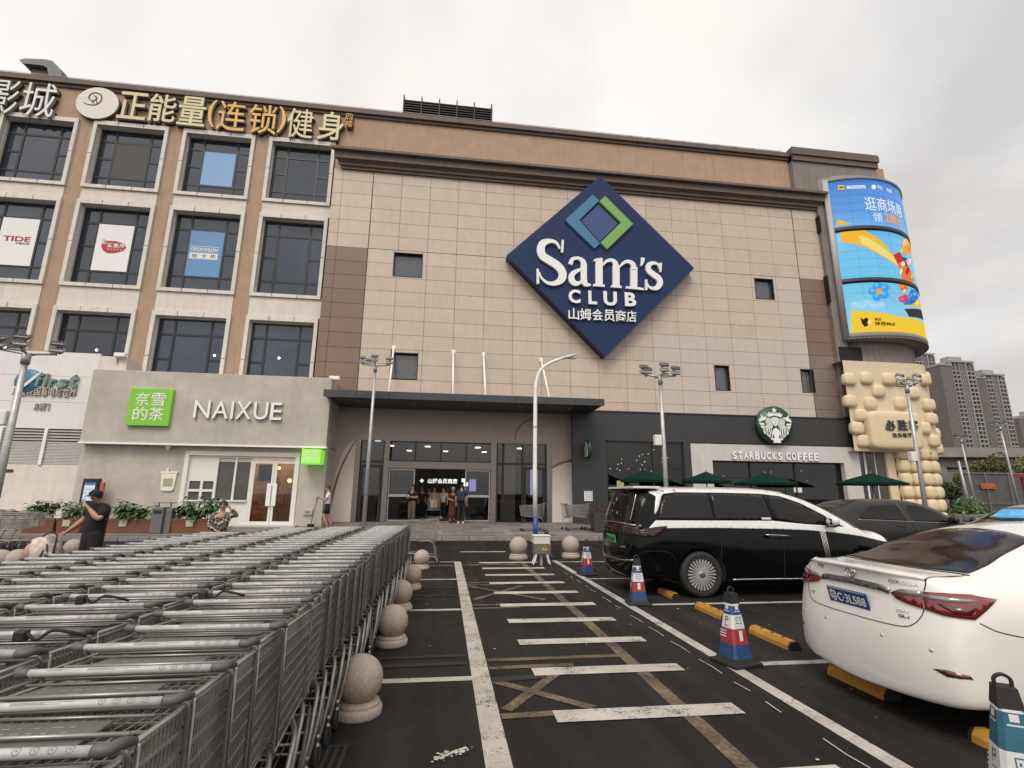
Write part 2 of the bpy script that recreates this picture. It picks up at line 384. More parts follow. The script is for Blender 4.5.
# asphalt: fine aggregate, pale dust, darker damp patches
def asphalt():
    m = bpy.data.materials.new('asphalt'); m.use_nodes = True; MATS['asphalt'] = m
    nt = m.node_tree; b = nt.nodes['Principled BSDF']; N = nt.nodes.new; L = nt.links.new
    tc = N('ShaderNodeTexCoord')
    def noise(s, d=6, r=.6):
        n = N('ShaderNodeTexNoise'); n.inputs['Scale'].default_value = s; n.inputs['Detail'].default_value = d; n.inputs['Roughness'].default_value = r
        L(tc.outputs['Object'], n.inputs['Vector']); return n.outputs['Fac']
    def ramp(f, p0, c0, p1, c1):
        r = N('ShaderNodeValToRGB'); e = r.color_ramp.elements; e[0].position = p0; e[1].position = p1
        e[0].color = tuple(c0) + (1,); e[1].color = tuple(c1) + (1,); L(f, r.inputs['Fac']); return r.outputs['Color']
    def mixc(a, b_, f, t='MIX'):
        x = N('ShaderNodeMix'); x.data_type = 'RGBA'; x.blend_type = t
        (L(f, x.inputs['Factor']) if not isinstance(f, float) else setattr(x.inputs['Factor'], 'default_value', f))
        L(a, x.inputs['A']); L(b_, x.inputs['B']); return x.outputs['Result']
    base = ramp(noise(.45, 7, .65), .33, (.0075, .0067, .0061), .68, (.0185, .0167, .0152))
    mpg = N('ShaderNodeMapping'); mpg.inputs['Scale'].default_value = (2.2, .10, 1); L(tc.outputs['Object'], mpg.inputs['Vector']); nst = N('ShaderNodeTexNoise'); nst.inputs['Scale'].default_value = 1.6; nst.inputs['Detail'].default_value = 6; nst.inputs['Roughness'].default_value = .6; L(mpg.outputs['Vector'], nst.inputs['Vector'])
    base = mixc(base, ramp(nst.outputs['Fac'], .36, (.62, .61, .60), .66, (1.38, 1.35, 1.32)), 1., 'MULTIPLY')
    stain = N('ShaderNodeRGB'); stain.outputs[0].default_value = (.0035, .0032, .003, 1); base = mixc(base, stain.outputs[0], ramp(noise(1.1, 4, .55), .62, (0, 0, 0), .70, (.75, .75, .75)))
    fine = ramp(noise(170, 2), .35, (.45, .45, .45), .72, (2.2, 2.15, 2.1))
    c = mixc(base, fine, 1., 'MULTIPLY')
    v = N('ShaderNodeTexVoronoi'); v.inputs['Scale'].default_value = 55; L(tc.outputs['Object'], v.inputs['Vector'])
    sp_ = ramp(v.outputs['Distance'], .05, (1, 1, 1), .11, (0, 0, 0)); sm = ramp(noise(1.4, 5), .54, (0, 0, 0), .72, (.8, .8, .8))
    k = mixc(sp_, sm, 1., 'MULTIPLY')
    pale = N('ShaderNodeRGB'); pale.outputs[0].default_value = (.07, .063, .056, 1)
    c = mixc(c, pale.outputs[0], k)
    L(c, b.inputs['Base Color'])
    r = N('ShaderNodeMapRange'); L(noise(.8, 4), r.inputs['Value']); r.inputs['From Min'].default_value = .35; r.inputs['From Max'].default_value = .65
    r.inputs['To Min'].default_value = .55; r.inputs['To Max'].default_value = .85; L(r.outputs['Result'], b.inputs['Roughness'])
    b.inputs['Specular IOR Level'].default_value = .22
    bp = N('ShaderNodeBump'); bp.inputs['Strength'].default_value = .35; bp.inputs['Distance'].default_value = .006; L(noise(120, 3), bp.inputs['Height']); L(bp.outputs['Normal'], b.inputs['Normal'])
    return m
M_asph = asphalt()
def worn_paint(name, col, lo, hi, sc_=26):                 # road paint rubbed through to the asphalt in specks
    m = bpy.data.materials.new(name); m.use_nodes = True; MATS[name] = m
    nt = m.node_tree; b = nt.nodes['Principled BSDF']; N = nt.nodes.new; L = nt.links.new
    tc = N('ShaderNodeTexCoord'); n = N('ShaderNodeTexNoise'); n.inputs['Scale'].default_value = sc_; n.inputs['Detail'].default_value = 9; n.inputs['Roughness'].default_value = .75
    L(tc.outputs['Object'], n.inputs['Vector'])
    r = N('ShaderNodeValToRGB'); e = r.color_ramp.elements; e[0].position = lo; e[1].position = hi
    e[0].color = (.016, .0145, .0135, 1); e[1].color = tuple(col) + (1,)
    n3 = N('ShaderNodeTexNoise'); n3.inputs['Scale'].default_value = 2.7; n3.inputs['Detail'].default_value = 6; n3.inputs['Roughness'].default_value = .7; L(tc.outputs['Object'], n3.inputs['Vector'])
    ma = N('ShaderNodeMath'); ma.operation = 'MULTIPLY_ADD'; ma.inputs[1].default_value = .62; L(n3.outputs['Fac'], ma.inputs[0]); ms = N('ShaderNodeMath'); ms.operation = 'MULTIPLY_ADD'; ms.inputs[1].default_value = .8; ms.inputs[2].default_value = -.21; L(n.outputs['Fac'], ms.inputs[0]); L(ms.outputs[0], ma.inputs[2]); L(ma.outputs[0], r.inputs['Fac'])
    n2 = N('ShaderNodeTexNoise'); n2.inputs['Scale'].default_value = 2.2; n2.inputs['Detail'].default_value = 5; L(tc.outputs['Object'], n2.inputs['Vector'])
    mr = N('ShaderNodeMapRange'); mr.inputs['From Min'].default_value = .3; mr.inputs['From Max'].default_value = .7; mr.inputs['To Min'].default_value = .72; mr.inputs['To Max'].default_value = 1.08; L(n2.outputs['Fac'], mr.inputs['Value'])
    x = N('ShaderNodeMix'); x.data_type = 'RGBA'; x.blend_type = 'MULTIPLY'; x.inputs['Factor'].default_value = 1
    L(r.outputs['Color'], x.inputs['A']); L(mr.outputs['Result'], x.inputs['B']); L(x.outputs['Result'], b.inputs['Base Color'])
    b.inputs['Roughness'].default_value = .75; return m
M_pw = worn_paint('white_road_paint', (.43, .395, .345), .37, .47, 42)
M_pwz = worn_paint('white_zebra_paint', (.47, .435, .38), .36, .46, 70)
M_pt = worn_paint('faded_yellow_road_paint', (.23, .165, .09), .36, .68, 34)
M_pg = worn_paint('blacked_out_road_paint', (.0165, .0150, .0140), .30, .75, 9)

# ---------------------------------------------------------------- ground
g = MB(); S = 900
g.quad((-S, -S, 0), (S, -S, 0), (S, S, 0), (-S, S, 0)); structure(g.build('asphalt_ground', M_asph, fix=False))
def flat(mb, poly, z): mb.add([(x, y, z) for x, y in poly], [tuple(range(len(poly)))], False)
def rect(mb, x0, x1, y0, y1, z): flat(mb, [(x0, y0), (x1, y0), (x1, y1), (x0, y1)], z)
wl = MB()
rect(wl, .32, .49, -2, 13.5, .004)                          # long lines either side of the crossing
rect(wl, 2.86, 2.99, -2, 13.6, .004)
for y_ in (2.25, 5.12, 8.0, 10.75, 13.45): rect(wl, -1.6, .32, y_ - .055, y_ + .055, .0042)
for y_ in (2.35, 5.24, 8.09, 10.62, 13.3): rect(wl, 2.99, 8.4, y_ - .055, y_ + .055, .0042)
rect(wl, 8.4, 8.52, -2, 13.35, .0044)
rect(wl, .55, 1.9, 15.65, 15.85, .004); rect(wl, -3.2, -1.6, 15.65, 15.85, .004)
structure(wl.build('white_parking_lines', M_pw, fix=False))
zb = MB()
for i in range(11):
    y_ = 3.22 + i * 1.0
    if i in (0,): rect(zb, .90, 2.52, y_ - .11, y_ + .11, .0082)
    else: rect(zb, .90 + .004 * i, 2.41 + random.uniform(-.02, .02), y_ - .105, y_ + .105, .0082)
structure(zb.build('white_zebra_bars', M_pwz, fix=False))
tl = MB()
def bar(mb, a, b, w_, z):
    d = Vector((b[0] - a[0], b[1] - a[1])).normalized(); n_ = Vector((-d.y, d.x)) * w_ / 2
    flat(mb, [(a[0] + n_.x, a[1] + n_.y), (b[0] + n_.x, b[1] + n_.y), (b[0] - n_.x, b[1] - n_.y), (a[0] - n_.x, a[1] - n_.y)], z)
bar(tl, (1.94, 2.4), (2.02, 13.6), .13, .0048)
for y_, x1 in ((5.62, 1.9), (5.38, 1.35), (4.27, .95), (8.28, 1.9), (8.05, 1.2), (10.3, 1.8), (10.05, 1.2), (12.9, 1.9)): bar(tl, (.5, y_), (x1, y_ + .02), .095, .0052)
for (a, b) in (((.52, 5.02), (1.25, 4.35)), ((.55, 4.38), (1.15, 5.2)), ((.55, 9.9), (1.7, 8.6)), ((.55, 8.7), (1.5, 9.9)), ((.6, 12.7), (2.0, 13.4)), ((.6, 13.4), (1.9, 12.7))):
    bar(tl, a, b, .10, .0056 if a[1] > b[1] else .0060)
for (a, b) in (((-1.3, 12.6), (.3, 12.7)), ((-1.3, 13.1), (.3, 12.75))): bar(tl, a, b, .08, .0052)
structure(tl.build('faded_yellow_road_marks', M_pt, fix=False))
gl = MB()
for (a, b, w_) in (((-1.5, 5.5), (.3, 5.55), .10), ((-1.4, 5.75), (.3, 5.8), .08),
                   ((-1.2, 9.1), (.3, 9.05), .08), ((-1.2, 9.9), (.3, 9.8), .08), ((-.4, 8.7), (.1, 9.3), .07), ((.5, 5.05), (1.0, 5.1), .12), ((.5, 9.7), (2.0, 9.75), .06), ((3.6, 6.2), (4.3, 7.6), .05)  ):
    bar(gl, a, b, w_, .0064 + .0004 * (a[0] > -1.1))
structure(gl.build('painted_out_road_marks', M_pg, fix=False))
# spilled white paint: an irregular splash of small flakes
spl = MB(); rs = random.Random(3)
for i in range(46):
    t = rs.random(); cx_, cy_ = -.02 + .26 * t + rs.gauss(0, .02), 3.66 + .14 * t + rs.gauss(0, .022); r_ = rs.uniform(.004, .02)
    flat(spl, [(cx_ + math.cos(a) * r_ * rs.uniform(.5, 1.4), cy_ + math.sin(a) * r_ * rs.uniform(.5, 1.2)) for a in [k * math.pi / 3.5 for k in range(7)]], .0070 + i * .00002)
for i in range(70):
    cx_, cy_ = rs.uniform(-1, 7), rs.uniform(3, 13); r_ = rs.uniform(.006, .016)
    flat(spl, [(cx_ + math.cos(a) * r_ * rs.uniform(.5, 1.6), cy_ + math.sin(a) * r_ * rs.uniform(.5, 1.4)) for a in [k * math.pi / 3 for k in range(6)]], .0096 + i * .00002)
structure(spl.build('white_paint_splashes', M_pwz, fix=False))
# thin scratched line beside the right-hand line
th = MB()
pts = [(2.70 + .012 * math.sin(i * 2.1), 3.0 + i * .22) for i in range(40)]
for i in range(len(pts) - 1):
    if rs.random() < .6: bar(th, pts[i], pts[i + 1], .012, .0100)
structure(th.build('scratched_road_line', M_pw, fix=False))
# drain grate
dg_ = MB(); c0 = ground(322, 760)
dg_.box(c0.x - .22, c0.x + .14, c0.y - .2, c0.y + .13, .002, .010)
dgo = empty('drain_grate', (c0.x, c0.y, 0), label='dark slotted iron drain grate set in the asphalt beside the nearest cart wheels', cat='drain')
local(dg_, (c0.x, c0.y, 0)).use(0); dg_.build('pit', M_dark, dgo)
dg2 = MB()
for i in range(7): dg2.box(-.205 + i * .053, -.180 + i * .053, -.19, .12, .011, .022)
dg2.box(-.225, .145, .12, .14, .011, .024); dg2.box(-.225, .145, -.21, -.19, .011, .024); dg2.build('bars', mat('cast_iron', (.05, .046, .042), .6, .5, var=.3, scale=20), dgo)

# pavement rising gently to the doors, with its kerb
M_pave = mat('paving', (.19, .165, .15), .8, var=.18, scale=3, island=.28, dirt=.2)
pv = MB(); rp = random.Random(5)
KY = 19.55
rows = [KY + .16 + i * .62 for i in range(14)]
for j in range(len(rows) - 1):
    x = -34 + (j % 2) * .4
    while x < 30:
        w_ = rp.choice((.8, .8, 1.2, 1.6)) if rp.random() < .9 else .4
        y0, y1 = rows[j] + .004, rows[j + 1] - .004
        pv.quad((x + .004, y0, pave_z(y0)), (x + w_ - .004, y0, pave_z(y0)), (x + w_ - .004, y1, pave_z(y1)), (x + .004, y1, pave_z(y1))); x += w_
structure(pv.build('paving_slabs', M_pave, fix=False))
pb = MB(); pb.quad((-36, KY + .1, .142), (30, KY + .1, .142), (30, 24.6, .394), (-36, 24.6, .394)); pb.quad((-36, 24.6, .394), (30, 24.6, .394), (30, 40, .394), (-36, 40, .394))
structure(pb.build('pavement_bed', mat('mortar', (.11, .10, .09), .9), fix=False))
kb = MB(); x = -36
while x < 30: kb.bbox(x + .006, x + .994, KY, KY + .155, -.05, .152, .02); x += 1
structure(kb.build('kerb', mat('kerb_stone', (.21, .19, .17), .8, var=.2, scale=5, island=.12, dirt=.3)))
# ================================================================ the mall: windowed wing, tile-clad block, corner tower
YB, YF = 24.6, 24.0
mall = empty('mall_building', (0, YB, .4), label='long four storey beige and ochre mall with tile clad block and rounded right corner', cat='building')
def mpart(mb, name, mats, label=None, parent=None): return local(mb, (0, YB, .4)).build(name, mats, parent or mall, label=label)
XL, XR = -36, 26.5
ROOF = 21.85
WX = [-18.18 + 4.2 * k for k in range(-4, 3)]               # left edges of the window surrounds
WW = 3.5
ROWS = [(16.2, 19.95), (11.05, 15.55), (5.6, 10.05)]
wl_ = MB()                                                  # masonry built in strips round the openings
xs = [XL] + [v for x in WX for v in (x + .12, x + WW - .12)] + [XR]
for i in range(0, len(xs), 2): wl_.box(xs[i], xs[i + 1], YB, YB + .6, 5.42, ROOF)
for x in WX:
    zs = [5.42] + [v for a, b in ROWS[::-1] for v in (a + .12, b - .12)] + [ROOF]
    for i in range(0, len(zs), 2):
        if i in (2, 4): wl_.use(1)
        wl_.box(x + .12, x + WW - .12, YB + (.05 if i in (2, 4) else 0), YB + .6, zs[i], zs[i + 1]); wl_.use(0)
mpart(wl_, 'wall', [M_stucco, M_cream])
mpart(MB().box(XL, 24, YB + .62, YB + 18, 5.3, ROOF - .3), 'core', M_dark)
# cream spandrels between the windows of one bay
for x in WX:
    sp_ = MB()
    for z0, z1 in ((15.55, 16.2), (10.05, 11.05)): mpart(MB().box(x + .03, x + WW - .03, YB - .03, YB + .04, z0 + .02, z1 - .02), 'spandrel', M_cream)
M_blind = mat('roller_blind', (.085, .078, .070), .8); M_blue = mat('blue_blind', (.21, .36, .60), .6, var=.04, scale=2)
def window(x, z0, z1, tall):
    fr = MB(); t = .17
    a, b = x, x + (WW if x < -10 else 3.34)
    fr.box(a, b, YB - .12, YB + .12, z1 - t - .06, z1); fr.box(a, b, YB - .12, YB + .12, z0, z0 + t)
    fr.box(a, a + t, YB - .117, YB + .12, z0 + t + .002, z1 - t - .062); fr.box(b - t, b, YB - .117, YB + .12, z0 + t + .002, z1 - t - .062)
    fr.box(a + t, b - t, YB + .12, YB + .40, z1 - t - .10, z1 - t - .06 - .002)
    for s_ in (a + t, b - t - .03): fr.box(s_, s_ + .03, YB + .12, YB + .40, z0 + t, z1 - t - .1)
    f = mpart(fr, 'window_surround', M_trimw)
    jt = MB(); zm_, xm_ = (z0 + z1) / 2, (a + b) / 2
    for xx in (xm_ - .62, xm_ + .55): jt.box(xx - .012, xx + .012, YB - .123, YB - .1, z1 - t - .06, z1 - .0); jt.box(xx - .012, xx + .012, YB - .123, YB - .1, z0, z0 + t)
    for xx in (a, b - t): jt.box(xx, xx + t, YB - .1195, YB - .1, zm_ - .012, zm_ + .012)
    local(jt, (0, YB, .4)).build('surround_joint', M_joint, f)
    i0, i1, k0, k1 = a + .2, b - .2, z0 + .17, z1 - .25
    mu = MB(); q = .105
    def v_(xc, za, zb_): mu.box(xc - q / 2, xc + q / 2, YB + .26, YB + .34, za, zb_)
    def h_(zc, xa, xb): mu.box(xa, xb, YB + .263, YB + .337, zc - q / 2, zc + q / 2)
    W_ = i1 - i0; H_ = k1 - k0
    c1, c2 = i0 + W_ * .235, i1 - W_ * .235
    for xc in (i0 + q / 2, c1, c2, i1 - q / 2): v_(xc, k0, k1)
    hs = [k0 + q / 2, k0 + H_ * .19, k0 + H_ * .80, k1 - q / 2]
    for zc in hs: h_(zc, i0, i1)
    mid = k0 + H_ * .5
    h_(mid, i0, c1); h_(mid, c2, i1)
    local(mu, (0, YB, .4)).build('mullions', M_mull, f)
    pa = MB().box(i0, i1, YB + .29, YB + .30, k0, k1)
    local(pa, (0, YB, .4)).build('pane', M_pane, f)
    return f, (c1, c2, hs[1], hs[2])
WIN = {}
for i, x in enumerate(WX):
    for r, (z0, z1) in enumerate(ROWS): WIN[(i, r)] = window(x, z0, z1, r == 1)
def in_window(k, mb, name, m_, label=None): return local(mb, (0, YB, .4)).build(name, m_, WIN[k][0], label=label)
# W2 = index 4, W3 = index 5, W4 = index 6 (index 3 is the half-seen bay at the left edge)
i_ = {'w1': 3, 'w2': 4, 'w3': 5, 'w4': 6}
for k, m_ in ((i_['w2'], M_blind), (i_['w3'], M_blue)):
    c1, c2, h1, h2 = WIN[(k, 0)][1]
    in_window((k, 0), MB().box(c1 + .03, c2 - .03, YB + .27, YB + .285, h1 + .03, h2 - .03), 'blind', m_, label='taupe blind drawn behind the middle pane' if m_ is M_blind else 'sky blue sheet behind the middle pane')
M_glint = emit('ceiling_lamp_lit', (1, .95, .86), 3.0)
for k, px, py in ((3, 4.9, 347), (4, 96.5, 350), (5, 214.5, 355.5), (6, 279, 358)):   # ceiling lamps seen through the third row's glass
    q = atY(px, py, YB + .28); in_window((k, 2), MB().lathe([(0, 0), (.055, 0), (.055, .012), (0, .012)], 14, (q.x, YB + .286, q.z), axis='y'), 'ceiling_lamp', M_glint)
# parapet cap
pc = MB(); pc.box(XL, 20.0, YB - .22, YB + .8, 21.86, 22.14); pc.box(XL, 20.0, YB - .10, YB + .7, 21.70, 21.858); mpart(pc, 'parapet_cap', M_trim)
rl = MB()
for z in (22.45,): rl.tube([(XL, YB + .1, z), (19.8, YB + .1, z)], .014, 4)
for i in range(56): rl.tube([(-35.5 + i, YB + .1, 22.14), (-35.5 + i, YB + .1, 22.45)], .012, 4)
mpart(rl, 'lightning_rail', M_galv)
# ---- tile block
TX0, TX1, TZ0, TZ1 = -6.25, 21.40, 5.71, 18.1
cols = [TX0, -5.78] + [-4.25 + 1.475 * k for k in range(17)] + [20.85, TX1]
rws = [TZ1] + [17.45 - .745 * k for k in range(16)] + [TZ0]
holes = [(-2.96, -1.51, 12.31, 13.62), (-2.80, -1.49, 7.04, 8.37), (16.59, 17.71, 12.33, 13.56), (13.81, 14.64, 7.09, 8.45), (18.73, 19.5, 7.16, 8.45)]
tiles = MB()
def tile(mb, x0, x1, z0, z1):
    for (a, b, c, d) in holes:
        if x0 < b - .01 and x1 > a + .01 and z0 < d - .01 and z1 > c + .01:
            for (p, q, r, s_) in ((x0, min(a, x1), z0, z1), (max(b, x0), x1, z0, z1), (max(a, x0), min(b, x1), z0, min(c, z1)), (max(a, x0), min(b, x1), max(d, z0), z1)):
                if q - p > .03 and s_ - r > .03: tile(mb, p, q, r, s_)
            return
    g_ = .008; mb.box(x0 + g_, x1 - g_, YF, YF + .05, z0 + g_, z1 - g_)
for i in range(len(cols) - 1):
    for j in range(len(rws) - 1):
        xm, zm = (cols[i] + cols[i + 1]) / 2, (rws[j] + rws[j + 1]) / 2
        k = 0
        if xm < -4.25 and zm < 13.74: k = 2
        elif xm > 19.35 and zm < 13.74: k = 2 if zm > 9.3 else 3
        elif (xm > 10.4 and zm < 10.0) or (xm > 17.9 and zm < 13.7): k = 1
        tiles.use(k); tile(tiles, cols[i], cols[i + 1], rws[j + 1], rws[j])
tb = MB()
cuts = sorted({TX0 + .02, TX1 - .02} | {v for h in holes for v in h[:2]})
for xa, xb in zip(cuts, cuts[1:]):
    hh = sorted([(h[2], h[3]) for h in holes if h[0] <= xa + .001 and h[1] >= xb - .001]); z_ = TZ0
    for c, d in hh: tb.box(xa, xb, YF + .045, YB - .01, z_, c); z_ = d
    tb.box(xa, xb, YF + .045, YB - .01, z_, TZ1)
mpart(tb, 'cladding_backing', M_joint)
mpart(tiles, 'tile_cladding', [M_panel, M_panelg, M_pbrown, M_pgrey])
wdj = MB()
for xj in (-4.25, 19.35): wdj.box(xj - .022, xj + .022, YF - .004, YF + .03, TZ0, TZ1)
wdj.box(-4.2, 19.3, YF - .004, YF + .03, 13.715, 13.74); mpart(wdj, 'movement_joint', M_joint)
for k, (a, b, c, d) in enumerate(holes):
    f = MB(); f.box(a, b, YF - .01, YF + .28, d - .04, d); f.box(a, b, YF - .01, YF + .28, c, c + .04)
    f.box(a, a + .04, YF - .008, YF + .28, c + .042, d - .042); f.box(b - .04, b, YF - .008, YF + .28, c + .042, d - .042)
    fo = mpart(f, 'small_window_frame', M_mull)
    local(MB().box(a + .04, b - .04, YF + .2, YF + .21, c + .04, d - .04), (0, YB, .4)).build('pane', mat('small_pane', (.075, .078, .084), .1, spec=.8, var=.2, scale=3), fo)
# cornice over the tile block
cn = MB(); CX0, CX1 = -6.42, 21.35
prof = [(0, 18.05), (-.12, 18.05), (-.12, 18.17), (-.22, 18.20), (-.22, 18.34), (-.30, 18.40), (-.42, 18.46), (-.42, 18.80), (-.62, 18.84), (-.62, 18.98), (0, 19.06)]
n_ = len(prof)
vs = [(CX0 - p * .4 * -1 if False else CX0 + .62 + p, YF + p, z) for p, z in prof] + [(CX1 - .42 - p * .7, YF + p, z) for p, z in prof]
cn.add(vs, [(i, i + 1, n_ + i + 1, n_ + i) for i in range(n_ - 1)] + [tuple(range(n_)), tuple(range(2 * n_ - 1, n_ - 1, -1))], False)
cn.box(CX0 + .62, CX1 - .42, YF, YB - .002, 18.06, 19.05); mpart(cn, 'cornice', M_trim)
# ---- corner tower
TC = Vector((23.8, 27.5)); M_tow = mat('tower_render', (.20, .18, .16), .8, var=.12, scale=1.5, dirt=.4)
tw = MB()
def arc_wall(mb, r_, a0, a1, z0, z1, th_, n=40, c=TC):
    vs = []
    for i in range(n + 1):
        a = a0 + (a1 - a0) * i / n
        for rr in (r_, r_ - th_):
            for z in (z0, z1): vs.append((c.x + math.cos(a) * rr, c.y + math.sin(a) * rr, z))
    fs = []
    for i in range(n):
        b = i * 4; d = b + 4
        fs += [(b, d, d + 1, b + 1), (b + 2, b + 3, d + 3, d + 2), (b + 1, d + 1, d + 3, b + 3), (b, b + 2, d + 2, d)]
    fs += [(0, 1, 3, 2), (4 * n, 4 * n + 2, 4 * n + 3, 4 * n + 1)]
    return mb.add(vs, fs, True)
arc_wall(tw, 3.95, R(180), R(400), .4, 20.4, .4)
tw.box(20.0, 25.6, YB - .35, YB + 4, 19.0, 22.2); tw.box(20.9, 21.6, YF - .2, YB + 3, 5.9, 19.0)
mpart(tw, 'corner_tower', M_tow)
tc_ = MB(); tc_.box(19.95, 25.75, YB - .55, YB + 4.1, 21.85, 22.25); tc_.box(20.0, 25.7, YB - .46, YB + 4.05, 21.5, 21.848); tc_.box(19.97, 25.72, YB - .50, YB + 4.05, 22.252, 22.36); mpart(tc_, 'tower_cornice', M_trim)
tv = MB(); tv.box(21.0, 22.35, YF - .24, YF - .1, 9.0, 9.75); tv.box(20.82, 20.88, YF - .3, YF + .1, 12.3, 13.9); tv.box(20.82, 20.88, YF - .3, YF + .1, 16.6, 17.6); mpart(tv, 'louvre', M_dark)
# ---- ground floor entrance wall behind the canopy
ew = MB(); DX0, DX1, DZ = -4.18, 5.18, 4.22; F0 = .40
ew.box(-5.25, DX0, YB - .14, YB + .05, F0, 5.75); ew.box(DX1, 6.75, YB - .14, YB + .05, F0, 5.75); ew.box(DX0, DX1, YB - .14, YB + .05, DZ, 5.75)
mpart(ew, 'entrance_wall', M_pinkw)
pw_ = MB()                                                  # paler rendered field within the big circle
pts = [(-4.19, .42), (-4.19, 4.15)] + [(-4.19 - .98 * math.sin(t * math.pi / 2) ** 1.0 * 1.0, .42 + 3.73 * math.cos(t * math.pi / 2)) for t in [i / 10 for i in range(1, 11)]]
pw_.prism(pts, YB - .155, YB - .138); mpart(pw_, 'pale_panel', M_pinkl); pw_ = MB()
pts = [(DX1 + .01, .42), (6.72, .42), (6.72, 3.35)] + [(6.72 - .9 * (i / 6) - .6 * (i / 6), 3.35 - .30 * (i / 6) ** 2) for i in range(1, 7)]
pw_.prism(pts, YB - .155, YB - .138)
mpart(pw_, 'pale_panel', M_pinkl)
arc_ = MB(); M_brass = mat('bronze_inlay', (.19, .125, .075), .5, .3)
stroke_prism(arc_, [(-5.17, .45), (-5.05, 1.6), (-4.75, 2.9), (-4.2, 4.15)], [.13, .11, .09, .05], YB - .165, YB - .137); mpart(arc_, 'curved_inlay', M_brass); arc_ = MB()
stroke_prism(arc_, [(5.19, 3.0), (5.7, 3.25), (6.2, 3.36), (6.73, 3.38)], [.10, .12, .12, .12], YB - .165, YB - .137); mpart(arc_, 'curved_inlay', M_brass); arc_ = MB()
stroke_prism(arc_, [(3.35, 4.25), (3.42, 4.7), (3.75, 5.15), (4.3, 5.38)], [.03, .05, .06, .06], YB - .165, YB - .137)
mpart(arc_, 'curved_inlay', M_brass)
# doors: stainless posts, transoms, glass, with the hall behind
M_ss = mat('door_steel', (.22, .195, .175), .38, .7, var=.1, scale=6)
po = MB()
for x0, x1 in ((DX0, DX0 + .22), (-2.86, -2.62), (2.2, 2.46), (DX1 - .24, DX1)): po.box(x0, x1, YB - .12, YB + .1, F0, DZ)
po.box(-2.62, 2.2, YB - .1, YB + .1, 2.86, 3.18); po.box(DX0 + .22, DX1 - .24, YB - .11, YB + .1, DZ - .08, DZ); po.box(-2.62, 2.2, YB - .16, YB + .06, F0, F0 + .06)
mpart(po, 'door_posts', M_ss)
dm = MB()
for x in (-1.42, -.22, 1.0): dm.box(x - .03, x + .03, YB - .06, YB + .04, 3.2, DZ - .08)
for x in (-3.95, -2.88, 2.5, 3.75, 4.9): dm.box(x - .035, x + .035, YB - .06, YB + .04, F0, DZ - .08)
dm.box(-2.62, 2.2, YB - .062, YB + .042, 3.18, 3.24); dm.box(-2.62, 2.2, YB - .062, YB + .042, DZ - .13, DZ - .08)
dm.box(-3.95, -2.88, YB - .062, YB + .042, 3.12, 3.2); dm.box(2.5, 4.9, YB - .062, YB + .042, 3.12, 3.2)
for (a, b) in ((-3.9, -2.93), (3.82, 4.85)): dm.box(a, a + .1, YB - .064, YB + .03, F0, 3.0); dm.box(b - .1, b, YB - .064, YB + .03, F0, 3.0); dm.box(a, b, YB - .0645, YB + .03, 2.9, 3.0)
mpart(dm, 'door_frames', M_mull)
gz = MB(); gz.box(-2.62, 2.2, YB, YB + .012, 3.24, DZ - .13); gz.box(-3.95, -2.9, YB, YB + .012, F0, DZ - .1); gz.box(2.5, 4.9, YB, YB + .012, F0, DZ - .1)
mpart(gz, 'shopfront_glass', M_glass)
for (a, b) in ((-2.6, -1.4), (.98, 2.18)):
    s_ = MB(); s_.box(a, b, YB + .05, YB + .062, F0 + .1, 2.78); so_ = mpart(s_, 'sliding_door', M_glass)
    fr = MB(); fr.box(a, b, YB + .03, YB + .08, 2.78, 2.85); fr.box(a, b, YB + .03, YB + .08, F0 + .02, F0 + .1); fr.box(a, a + .05, YB + .031, YB + .08, F0 + .1, 2.78); fr.box(b - .05, b, YB + .031, YB + .08, F0 + .1, 2.78)
    fr.box(a, b, YB + .04, YB + .07, 1.55, 1.66)
    local(fr, (0, YB, .4)).build('door_rail', M_galv, so_)
# the lit hall inside
hall = MB(); hall.box(-4.4, 5.4, YB + 9, YB + 9.1, .4, 5); hall.box(-4.5, -4.4, YB + .1, YB + 9, .4, 5); hall.box(5.4, 5.5, YB + .1, YB + 9, .4, 5)
hall.use(1).box(-4.4, 5.4, YB + .06, YB + 9, .36, .405); hall.use(2).box(-4.4, 5.4, YB + .1, YB + 9, 4.3, 4.4)
mpart(hall, 'entrance_hall', [mat('hall_wall', (.16, .13, .11), .8, var=.5, scale=1.3), mat('hall_floor', (.20, .17, .15), .35), mat('hall_ceiling', (.34, .24, .16), .8)])
hb = MB(); hb.box(-1.5, 1.3, YB + 5.6, YB + 5.7, 2.1, 2.7); hb.box(-4.3, -2.0, YB + 4, YB + 5.5, .4, 2.3); hb.box(2.9, 5.3, YB + 3.5, YB + 4.5, .4, 2.2)
hb.box(-4.3, 5.3, YB + 7.5, YB + 8, .4, 1.4); mpart(hb, 'hall_fittings', mat('hall_dark', (.03, .026, .025), .6))
hc = MB(); hc.box(2.75, 3.45, YB + .3, YB + .8, .4, 4.3); mpart(hc, 'hall_column', mat('hall_cream', (.42, .38, .32), .6))
hl = MB()
for x, y_ in ((-3.4, 1.3), (-1.1, 1.3), (.7, 1.3), (3.2, 1.3), (-1.0, 4), (1.8, 4), (-3, 4), (4.2, 4), (0, 7), (2.4, 7), (-2.2, 7)): hl.box(x - .14, x + .14, YB + y_ - .14, YB + y_ + .14, 4.27, 4.298)
mpart(hl, 'downlight', M_glow)
hs = MB(); text_fit(hs, '山姆会员商店', -.95, .75, 2.3, 2.58, YB + 5.59, .02, .02); hs.box(1.0, 1.25, YB + 5.57, YB + 5.59, 2.4, 2.6); hs.prism([(-1.3, 2.56), (-1.42, 2.44), (-1.3, 2.32), (-1.18, 2.44)], YB + 5.57, YB + 5.59)
mpart(hs, 'hall_sign', emit('hall_sign_lit', (.95, .93, .88), .8))
